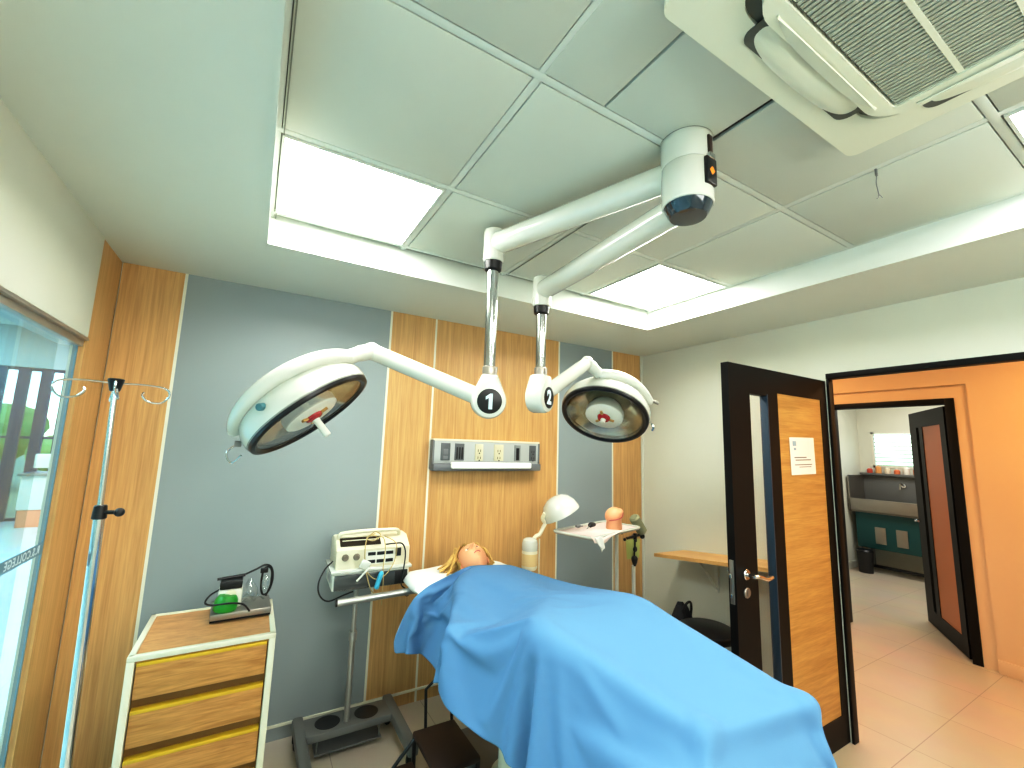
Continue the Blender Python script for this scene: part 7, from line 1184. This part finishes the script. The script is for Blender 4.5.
# ================================================================== instrument stand
ms = thing('instrument_stand', 'steel instrument stand with a cloth covered tray by the right wood panel', 'stand', (2.45, 2.66, 0))
tz = 1.10
TL = [V((1.99, 2.62, 0)), V((1.93, 2.32, 0)), V((2.50, 2.40, 0)), V((2.58, 2.68, 0))]
ang = math.radians(15)
Rt = Matrix.Translation((2.255, 2.52, tz)) @ Matrix.Rotation(ang, 4, 'Z')
b = MB(); b.rbox(-.335, .335, -.165, .165, -.006, 0, .04, ebev=0, M=Rt); ty = b.obj('tray', M_['steel'], ms)
b = MB()
rim = []
for sx, sy, a0 in ((1, 1, 0), (-1, 1, 90), (-1, -1, 180), (1, -1, 270)):
    for k in range(6):
        a = math.radians(a0+18*k); rim.append(Rt @ V((sx*.295+.04*math.cos(a), sy*.125+.04*math.sin(a), .008)))
b.tube(rim, .009, 8, closed=True); b.obj('tray_rim', M_['white'], ty)
b = MB(); b.rbox(-.32, .32, -.15, .15, 0, .006, .03, M=Rt); b.obj('tray_liner', M_['pink'], ty)
b = MB(); b.cyl((2.60, 2.69, .04), (2.60, 2.69, 1.08), .016, n=20); b.obj('pole', M_['whiteps'], ms)
b = MB(); b.tube([(2.60, 2.69, 1.08), (2.50, 2.62, 1.085), (2.10, 2.50, 1.085)], .009, 8); b.cyl((2.60, 2.69, 1.04), (2.60, 2.69, 1.09), .022, n=16); b.obj('tray_bracket', M_['chrome'], ms)
b = MB(); b.cyl((2.595, 2.67, 1.04), (2.59, 2.62, 1.04), .014); b.obj('clamp_knob', M_['black'], ms)
for a in (160, 250, 70):
    d = V((math.cos(math.radians(a)), math.sin(math.radians(a)), 0)); o = V((2.60, 2.69, .06))
    b = MB(); b.tube([o, o+d*.22+V((0, 0, -.01))], .012, 8); lg = b.obj('leg', M_['whiteps'], ms)
    c = o+d*.22+V((0, 0, -.035)); b = MB(); b.cyl(c+V((-d.y*.01, d.x*.01, 0)), c+V((d.y*.01, -d.x*.01, 0)), .025, n=18); b.obj('caster', M_['black'], lg)
# cloth hanging over the tray, its corner drooping
def cl(u, v):
    x = -.33+.36*u; y = -.182+.20*v
    z = .018 if v > .12 else .018-.05*(1-v/.12)*(.5+.5*math.sin(5*u+.4))
    return Rt @ V((x, y-(.006 if v < .12 else 0), z+.003*math.sin(14*u+6*v)))
b = MB(); b.grid(cl, 24, 14); bmesh.ops.solidify(b.bm, geom=b.bm.faces[:], thickness=.002)
tag(b.obj('pink_cloth', M_['pink'], sharp=90), 'pale pink cloth laid over the front of the instrument tray', 'cloth')
def pc(u, v):
    a = u-.5; return Rt @ V((-.285+a*(.10-.05*v)+.03*v, -.186-.004*math.sin(9*u)-.012*v, .012-.095*v*(1-.35*abs(a)*2)+.004*math.sin(12*u)))
b = MB(); b.grid(pc, 14, 10); bmesh.ops.solidify(b.bm, geom=b.bm.faces[:], thickness=.0015)
tag(b.obj('hanging_tissue', M_['sheet'], sharp=90), 'small white tissue hanging down from the front edge of the instrument tray', 'tissue')
# instruments
b = MB(); b.tube(smooth([Rt @ V(p) for p in ((-.09, .02, .032), (-.05, .03, .04), (-.005, .03, .036))], 4), [.006, .010, .016, .018, .019, .018, .017, .015, .012], 12)
it = thing('scope_handle', 'black handled scope lying on the pink cloth of the instrument tray', 'instrument', Rt @ V((-.05, .03, .02)))
b.obj('handle', M_['black'], it)
b = MB(); b.tube([Rt @ V((-.09, .02, .032)), Rt @ V((-.15, .0, .025))], .004, 8); b.obj('blade', M_['chrome'], it)
b = MB(); b.ball(Rt @ V((-.15, .075, .035)), .016, (1.6, .9, .9)); b.tube([Rt @ V((-.13, .075, .03)), Rt @ V((-.08, .085, .026))], .005, 8)
tag(b.obj('metal_clamp', M_['dsteel']), 'small dark metal clamp lying behind the black scope on the tray', 'instrument')
# flesh-coloured practice head
o = Rt @ V((.075, -.085, .012))
pr = thing('practice_bust', 'flesh-coloured practice head model standing upright on the instrument tray', 'anatomy model', o)
T = Matrix.Translation(o)
b = MB(); b.lathe([(0, 0), (.060, 0), (.062, .01), (.058, .05), (.057, .075), (.057, .085), (0, .085)], 28, T @ Matrix.Diagonal((1, .9, 1, 1))); b.obj('neck_block', M_['skin'], pr)
b = MB(); b.ball((0, 0, 0), 1, u=36, v=24)
for v in b.bm.verts:
    c = v.co; z = max(c.z, -.28); v.co = V((c.x*.070+(.012 if c.x > .3 and c.z < .45 and c.z > 0 else 0), c.y*.060, z*.058))
b.bm.transform(T @ Matrix.Translation((-.002, 0, .098)) @ Matrix.Rotation(-.35, 4, 'Y')); b.obj('head_shell', M_['skin'], pr)
b = MB(); b.tube(smooth([T @ V(p) for p in ((-.066, -.02, .068), (-.03, -.060, .078), (.02, -.062, .094), (.062, -.03, .118))], 6), .004, 8); b.obj('seam', M_['lip'], pr)

# ================================================================== blood pressure stand
bs = thing('blood_pressure_stand', 'thin stand carrying a khaki cuff roll, green pouch and black bulb in the corner', 'stand', (2.72, 2.62, 0))
sx_, sy_ = 2.715, 2.62
b = MB(); b.cyl((sx_, sy_, .75), (sx_, sy_, 1.02), .009, n=14); b.obj('upper_tube', M_['chrome'], bs)
b = MB(); b.cyl((sx_, sy_, .04), (sx_, sy_, .78), .015, n=16); b.obj('lower_tube', M_['whiteps'], bs)
for a in (90, 210, 330):
    d = V((math.cos(math.radians(a)), math.sin(math.radians(a)), 0)); q_ = V((sx_, sy_, .055))
    b = MB(); b.tube([q_, q_+d*.15+V((0, 0, -.012))], .011, 8); lg = b.obj('leg', M_['black'], bs)
    c = q_+d*.15+V((0, 0, -.033)); b = MB(); b.cyl(c+V((-d.y*.01, d.x*.01, 0)), c+V((d.y*.01, -d.x*.01, 0)), .022, n=16); b.obj('caster', M_['rubber'], lg)
b = MB(); b.cyl((2.625, 2.60, .998), (2.80, 2.60, 1.018), .010, n=12); b.ball((2.795, 2.60, 1.0), .02); b.ball((2.60, 2.60, .99), .012); b.cyl((2.715, 2.6, .965), (2.715, 2.6, 1.03), .014); b.obj('cross_bracket', M_['black'], bs)
b = MB(); b.cyl((2.700, 2.60, 1.160), (2.800, 2.60, 1.030), .042, .042, n=24, bev=.012); b.obj('cuff_roll', M_['khaki'], bs)
def pou(u, v, s):
    x, z = 2*u-1, v
    return V((2.690+x*(.080-.012*z), 2.600+s*.016*(1-x*x)*(.4+.6*math.sin(PI*min(z+.1, 1))), .985-.145*z))
b = MB(); b.grid(lambda u, v: pou(u, v, -1), 12, 12); b.grid(lambda u, v: pou(1-u, v, 1), 12, 12); bmesh.ops.remove_doubles(b.bm, verts=b.bm.verts[:], dist=.001); b.obj('pouch', M_['lime'], bs)
b = MB(); b.tube(smooth([(2.68, 2.57, .99), (2.675, 2.565, .93), (2.668, 2.565, .88), (2.672, 2.565, .84)], 5), .007, 8); b.tube(smooth([(2.672, 2.565, .87), (2.670, 2.565, .835), (2.672, 2.565, .79)], 5), [.010, .016, .022, .025, .026, .024, .022, .019, .014, .010, .006], 14)
b.ball((2.685, 2.572, .915), .022, (1, .5, 1)); b.obj('inflation_bulb', M_['black'], bs)

# ================================================================== wall shelf, stool, bag
def shp(x, y): return .862+(2.55-y)*.118
b = MB(); pts = [(2.93, 2.60), (XR-.002, 2.56), (XR-.002, 1.50), (2.93, 1.50)]
lo = [b.bm.verts.new((p[0], p[1], shp(*p)-.026)) for p in pts]; hi = [b.bm.verts.new((p[0], p[1], shp(*p))) for p in pts]
b.bm.faces.new(lo); b.bm.faces.new(hi)
for i in range(4): b.bm.faces.new((lo[i], lo[(i+1) % 4], hi[(i+1) % 4], hi[i]))
ws = thing('wall_shelf', 'light wood folding shelf board hung on the white wall behind the open door', 'shelf', (3.09, 2.05, .85))
b.obj('board', wood('shelf_veneer', (206, 160, 96), (224, 182, 120), stretch=(12, 1, 4), fine=.2), ws)
for y in (2.25, 1.72):
    z = shp(0, y)-.026
    b = MB(); b.box(XR-.02, XR-.002, y-.015, y+.015, z-.26, z, .002); b.box(3.0, XR-.01, y-.012, y+.012, z-.016, z-.001, .001)
    b.tube([(XR-.012, y, z-.24), (3.03, y, z-.012)], .008, 8); b.obj('bracket', M_['whiteps'], ws)
st_ = thing('round_stool', 'low round stool with black padded seat by the white wall', 'stool', (2.78, 2.02, 0))
b = MB(); b.lathe([(0, .455), (.165, .455), (.182, .462), (.190, .485), (.185, .505), (.165, .515), (0, .518)], 48, Matrix.Translation((2.78, 2.02, 0))); b.obj('seat', M_['black'], st_)
b = MB(); b.cyl((2.78, 2.02, .10), (2.78, 2.02, .30), .025, n=20); b.cyl((2.78, 2.02, .28), (2.78, 2.02, .455), .016, n=20); b.obj('gas_column', M_['chrome'], st_)
for k in range(5):
    a = math.radians(72*k+10); d = V((math.cos(a), math.sin(a), 0)); q_ = V((2.78, 2.02, .095))
    b = MB(); b.tube([q_, q_+d*.22+V((0, 0, -.02))], [.018, .012], 10); lg = b.obj('leg', M_['black'], st_)
    c = q_+d*.22+V((0, 0, -.068)); b = MB(); b.cyl(c+V((-d.y*.012, d.x*.012, 0)), c+V((d.y*.012, -d.x*.012, 0)), .026, n=18); b.cyl(c, c+V((0, 0, .045)), .006); b.obj('caster', M_['rubber'], lg)
# black bag on a small chair seat: soft lump with handle loops
bg = thing('black_bag', 'slumped black bag with a handle loop standing beyond the round stool', 'bag', (2.95, 2.40, 0))
def bag(u, v, s=1):
    a = 2*PI*u; t = v; r = (.15*(1-t**3*.75))*(1+.08*math.sin(3*a+4*t)+.05*math.sin(7*a-3*t))
    return V((2.95+r*1.0*math.cos(a), 2.36+r*.8*math.sin(a), .53*t+.012*math.sin(5*a)*t))
b = MB(); b.grid(bag, 40, 16); bmesh.ops.remove_doubles(b.bm, verts=b.bm.verts[:], dist=.0008)
ed = [e for e in b.bm.edges if len(e.link_faces) == 1]; bmesh.ops.holes_fill(b.bm, edges=ed, sides=60)
b.obj('bag_body', mat('black_fabric', (22, 22, 24), .85, bump=.3, bscale=30), bg, sharp=180)
b = MB(); b.tube(smooth([(2.91, 2.32, .50), (2.935, 2.30, .555), (2.98, 2.30, .56), (3.015, 2.32, .50), (3.025, 2.34, .42)], 6), .009, 8); b.obj('handle_loop', M_['rubber'], bg)

# ================================================================== step stool under the table head
ss = thing('step_stool', 'dark brown topped step stool with black frame tucked beside the table pedestal', 'step stool', (.94, 2.12, 0))
b = MB(); b.box(.83, 1.055, 1.98, 2.30, .235, .262, .008); b.obj('tread', M_['brown'], ss)
b = MB(); b.box(.72, .83, 2.00, 2.28, .12, .140, .006); b.obj('lower_tread', M_['brown'], ss)
for x, y in ((.84, 1.99), (1.045, 1.99), (.84, 2.29), (1.045, 2.29)):
    b = MB(); b.tube([(x, y, .0), (x, y, .24)], .011, 10); b.obj('leg', M_['black'], ss)
for y in (2.0, 2.28):
    b = MB(); b.tube([(.73, y, 0), (.73, y, .13), (.84, y, .24)], .009, 8); b.obj('side_strut', M_['black'], ss)
b = MB(); b.tube([(.90, 2.30, .24), (.89, 2.30, .44), (.93, 2.30, .47), (1.02, 2.30, .46), (1.045, 2.30, .24)], .008, 8); b.obj('handrail', M_['black'], ss)

# ================================================================== scrub sink
k = thing('scrub_sink', 'stainless steel scrub sink trough over a teal cabinet in the far room', 'sink', (8.33, 2.5, 0))
SYa, SYb = 1.75, 3.28
b = MB(); b.box(8.08, 8.60, SYa, SYb, .88, 1.02, .01)
b.bm.free(); b = MB()
b.box(8.06, 8.10, SYa, SYb, .86, 1.06, .008); b.box(8.06, 8.60, SYa, SYa+.02, .86, 1.40); b.box(8.06, 8.60, SYb-.02, SYb, .86, 1.40); b.box(8.06, 8.60, SYa, SYb, .86, .88); b.obj('trough', M_['steel'], k)
b = MB(); b.box(8.57, 8.60, SYa, SYb, .88, 1.42, .004); b.box(8.50, 8.61, SYa, SYb, 1.405, 1.44, .004); b.obj('splashback', M_['dsteel'], k)
b = MB(); b.box(8.12, 8.58, SYa+.05, SYb-.05, .34, .862, .006); cb = b.obj('cabinet', M_['teal'], k)
for y in (2.93, 2.68, 2.30):
    b = MB(); b.box(8.108, 8.121, y-.065, y+.065, .42, .66, .004); b.obj('knee_panel', M_['steel'], cb)
for y in (2.75, 2.35):
    b = MB(); b.tube(smooth([(8.57, y, 1.27), (8.45, y, 1.30), (8.42, y, 1.27), (8.41, y, 1.22)], 5), .013, 10); b.cyl((8.57, y, 1.27), (8.55, y, 1.27), .03); b.obj('tap', M_['chrome'], k)
for y in (SYa+.08, SYb-.08):
    for x in (8.15, 8.55):
        b = MB(); b.box(x-.02, x+.02, y-.02, y+.02, 0, .34, .003); b.obj('leg', M_['dsteel'], k)
b = MB(); b.box(8.14, 8.18, SYa+.1, SYb-.1, .07, .11, .004); b.obj('foot_rail', M_['black'], k)
bn = thing('waste_bin', 'dark waste bin on the floor under the left end of the scrub sink', 'bin', (8.0, 3.10, 0))
b = MB(); b.lathe([(0, 0), (.085, 0), (.10, .29), (.105, .295), (.10, .30), (0, .30)], 28, Matrix.Translation((8.0, 3.10, 0))); b.obj('body', mat('bin_dark', (34, 34, 34), .5), bn)
b = MB(); b.lathe([(.0, .30), (.10, .30), (.106, .305), (.09, .33), (0, .335)], 28, Matrix.Translation((8.0, 3.10, 0))); b.obj('lid', M_['black'], bn)
cols = [((205, 90, 70), 'red'), ((228, 170, 110), 'orange'), ((235, 225, 205), 'cream'), ((220, 130, 90), 'peach'), ((240, 235, 225), 'white'), ((205, 120, 60), 'amber')]
labs = ['red soap bottle at the left end of the ledge above the scrub sink', 'orange soap bottle second from the left on the sink ledge', 'cream soap bottle third from the left on the sink ledge', 'peach soap bottle fourth from the left on the sink ledge', 'white soap bottle fifth from the left on the sink ledge', 'amber soap bottle at the right of the visible sink ledge']
for i, (c, nm) in enumerate(cols):
    y = 3.16-i*.115; t = thing('soap_bottle', labs[i], 'bottle', (8.555, y, 1.44), 'soap bottles on the sink ledge')
    T = Matrix.Translation((8.555, y, 1.44)); hh = .055+.02*((i*2) % 3)
    b = MB(); b.lathe([(0, 0), (.036, 0), (.038, .005), (.038, hh), (.02, hh+.015), (0, hh+.015)], 18, T); b.obj('body', mat('soap_'+nm, c, .4), t)
    b = MB(); b.lathe([(0, hh+.015), (.012, hh+.015), (.012, hh+.035), (0, hh+.035)], 12, T); b.obj('cap', M_['whiteps'], t)
# ================================================================== lobby beyond the glass
LX = -9.0
b = MB(); b.box(LX, XL-.05, YF, 12.1, -.06, 0); struct_(b.obj('floor', M_['lfloor']))
b = MB(); b.box(LX, XL-.05, YF, 12.2, 3.72, 3.8); struct_(b.obj('ceiling_lobby', M_['wall']))
b = MB(); b.box(LX-.1, LX, YF, 12.2, 0, 3.8); struct_(b.obj('wall_lobby_left', M_['wall']))
b = MB(); b.box(LX, XL-.1, YF-.1, YF, 0, 3.8); struct_(b.obj('wall_lobby_near', M_['wall']))
b = MB(); b.box(XL-.05, XL-.022, 2.67, 12.2, 0, 3.8); b.box(XL-.1, XL-.02, YF, 3.12, 2.9, 3.8); struct_(b.obj('wall_lobby_right', M_['wall']))
b = MB(); b.box(LX, XL-.1, 12.0, 12.2, 2.92, 3.8); struct_(b.obj('wall_lobby_back', M_['lwall']))
b = MB(); b.box(LX, XL-.1, 12.04, 12.10, 2.86, 2.92); b.box(LX, XL-.1, 12.04, 12.10, 0, .05); b.box(LX, XL-.1, 12.04, 12.10, 1.54, 1.585); w4 = struct_(b.obj('window_4', M_['mull']))
b = MB(); b.box(LX, XL-.1, 12.07, 12.078, .05, 2.86); b.obj('pane', M_['pglass'], w4)
for k in range(26):
    x = -8.8+k*.3205+.03; b = MB(); b.box(x-.085, x+.085, 12.0, 12.06, 0, 2.90); b.obj('vertical_fin', M_['mull'], w4)
ct = thing('reception_counter', 'white reception counter with salmon base far behind the glass wall', 'counter', (-2.6, 11.4, 0))
b = MB(); b.box(-3.48, -1.7, 11.15, 11.65, .30, .90, .01); b.obj('front', M_['white'], ct)
b = MB(); b.box(-3.46, -1.72, 11.17, 11.63, 0, .31, .005); b.obj('base', mat('salmon_panel', (226, 150, 120), .5), ct)
b = MB(); b.box(-3.52, -1.66, 11.10, 11.70, .90, .94, .006); b.obj('worktop', M_['steel'], ct)
mn = thing('desk_monitor', 'small pale desk monitor on the counter behind the glass wall', 'monitor', (-3.2, 11.4, .94))
b = MB(); b.box(-3.42, -2.98, 11.38, 11.41, 1.02, 1.28, .005, M=None); b.obj('screen', M_['white'], mn)
b = MB(); b.cyl((-3.2, 11.42, .95), (-3.2, 11.42, 1.1), .015); b.box(-3.3, -3.1, 11.34, 11.5, .94, .952, .003); b.obj('stand', M_['alu'], mn)
# outdoors
b = MB(); b.box(-40, 60, 12.3, 60, -.4, -.3); struct_(b.obj('ground', mat('outdoor_ground', (150, 165, 130), .9, var=.2, vscale=.7)))
leafm = mat('foliage', (130, 170, 100), .8, var=.45, vscale=2.5, bump=.5, bscale=6)
def crown(cx, cy, cz_, r, seed):
    random.seed(seed); b = MB()
    for k in range(9):
        a = random.uniform(0, 2*PI); rr = r*random.uniform(.2, .65)
        b.ball((cx+rr*math.cos(a), cy+rr*math.sin(a), cz_+random.uniform(-.4, .5)*r), r*random.uniform(.4, .6), (1, 1, .85), u=16, v=10)
    for v in b.bm.verts: v.co += V((random.uniform(-1, 1), random.uniform(-1, 1), random.uniform(-1, 1)))*r*.05
    return b
for (x, y, z, r, lab) in ((-4.6, 19, .9, 1.3, 'bright green bushy tree outside the lobby windows, nearest to the glass wall'), (-7.6, 21, 1.4, 1.7, 'larger green tree outside the lobby windows, further to the left'), (-3.3, 24, 1.2, 1.5, 'green tree outside the lobby windows above the white counter')):
    t = thing('tree', lab, 'tree', (x, y, -.3)); crown(x, y, z, r, int(r*10)).obj('crown', leafm, t, sharp=180)
    b = MB(); b.cyl((x, y, -.3), (x, y, z), .14, .09); b.obj('trunk', M_['brown'], t)

# ================================================================== light
def area(name, loc, size, power, col, rot=(0, 0, 0), sy=None):
    l = bpy.data.lights.new(name, 'AREA'); l.energy = power; l.color = col; l.size = size
    if sy: l.shape = 'RECTANGLE'; l.size_y = sy
    o = bpy.data.objects.new(name, l); COL.objects.link(o); o.location = loc; o.rotation_euler = rot; return o
def spot(name, loc, power, col, r=.08, ang=120):
    l = bpy.data.lights.new(name, 'SPOT'); l.energy = power; l.color = col; l.shadow_soft_size = r; l.spot_size = math.radians(ang); l.spot_blend = .6
    o = bpy.data.objects.new(name, l); COL.objects.link(o); o.location = loc; return o
area('room_fill', (1.2, -1.3, 2.3), 1.8, 42, (1, 1, .95), (math.radians(92), 0, 0), 1.0)
area('corridor_lamp', (4.4, .2, 2.8), .5, 34, (1, .60, .28))
area('corridor_lamp', (4.3, 2.6, 2.8), .5, 22, (1, .60, .28))
area('scrub_lamp', (7.2, 2.0, 2.82), 1.2, 46, (1, .98, .95))
area('lobby_fill', (-4.2, 4.0, 3.68), 4.0, 620, (.72, .88, 1), sy=6)  # unseen cool area light added to brighten the lobby
area('lobby_fill', (-4.2, 9.5, 3.68), 4.0, 300, (.72, .88, 1), sy=3)  # second added fill, unseen, for the window end of the lobby

w = bpy.data.worlds.new('sky'); sc.world = w; w.use_nodes = True; nt = w.node_tree
bg = nt.nodes['Background']; sky = nt.nodes.new('ShaderNodeTexSky'); sky.sky_type = 'NISHITA'; sky.sun_elevation = math.radians(48); sky.sun_rotation = math.radians(200); sky.sun_disc = False
nt.links.new(sky.outputs[0], bg.inputs[0]); bg.inputs[1].default_value = .8

# ================================================================== camera
f, yaw, pit, rol = 433.0, .53004, .14066, .03089
fwd = V((math.sin(yaw)*math.cos(pit), math.cos(yaw)*math.cos(pit), math.sin(pit)))
rt = V((math.cos(yaw), -math.sin(yaw), 0)); up = rt.cross(fwd)
r2 = rt*math.cos(rol)+up*math.sin(rol); u2 = up*math.cos(rol)-rt*math.sin(rol)
cam = bpy.data.cameras.new('camera'); cam.sensor_width = 36; cam.lens = f/1024*36; cam.clip_start = .02; cam.clip_end = 200
co = bpy.data.objects.new('camera', cam); COL.objects.link(co)
Mx = Matrix((r2, u2, -fwd)).transposed().to_4x4(); Mx.translation = V((0, 0, 1.70)); co.matrix_world = Mx
sc.camera = co
sc.view_settings.view_transform = 'Standard'; sc.view_settings.look = 'None'; sc.view_settings.exposure = 0.18; sc.view_settings.gamma = 1.0
sc.view_settings.use_curve_mapping = True
cm = sc.view_settings.curve_mapping; cc = cm.curves[3]
for px, py in ((.06, .035), (.25, .205), (.70, .74)): cc.points.new(px, py)
cm.update()
sc.cycles.max_bounces = 10; sc.cycles.diffuse_bounces = 5; sc.cycles.transparent_max_bounces = 12; sc.cycles.sample_clamp_indirect = 6; sc.cycles.use_denoising = True
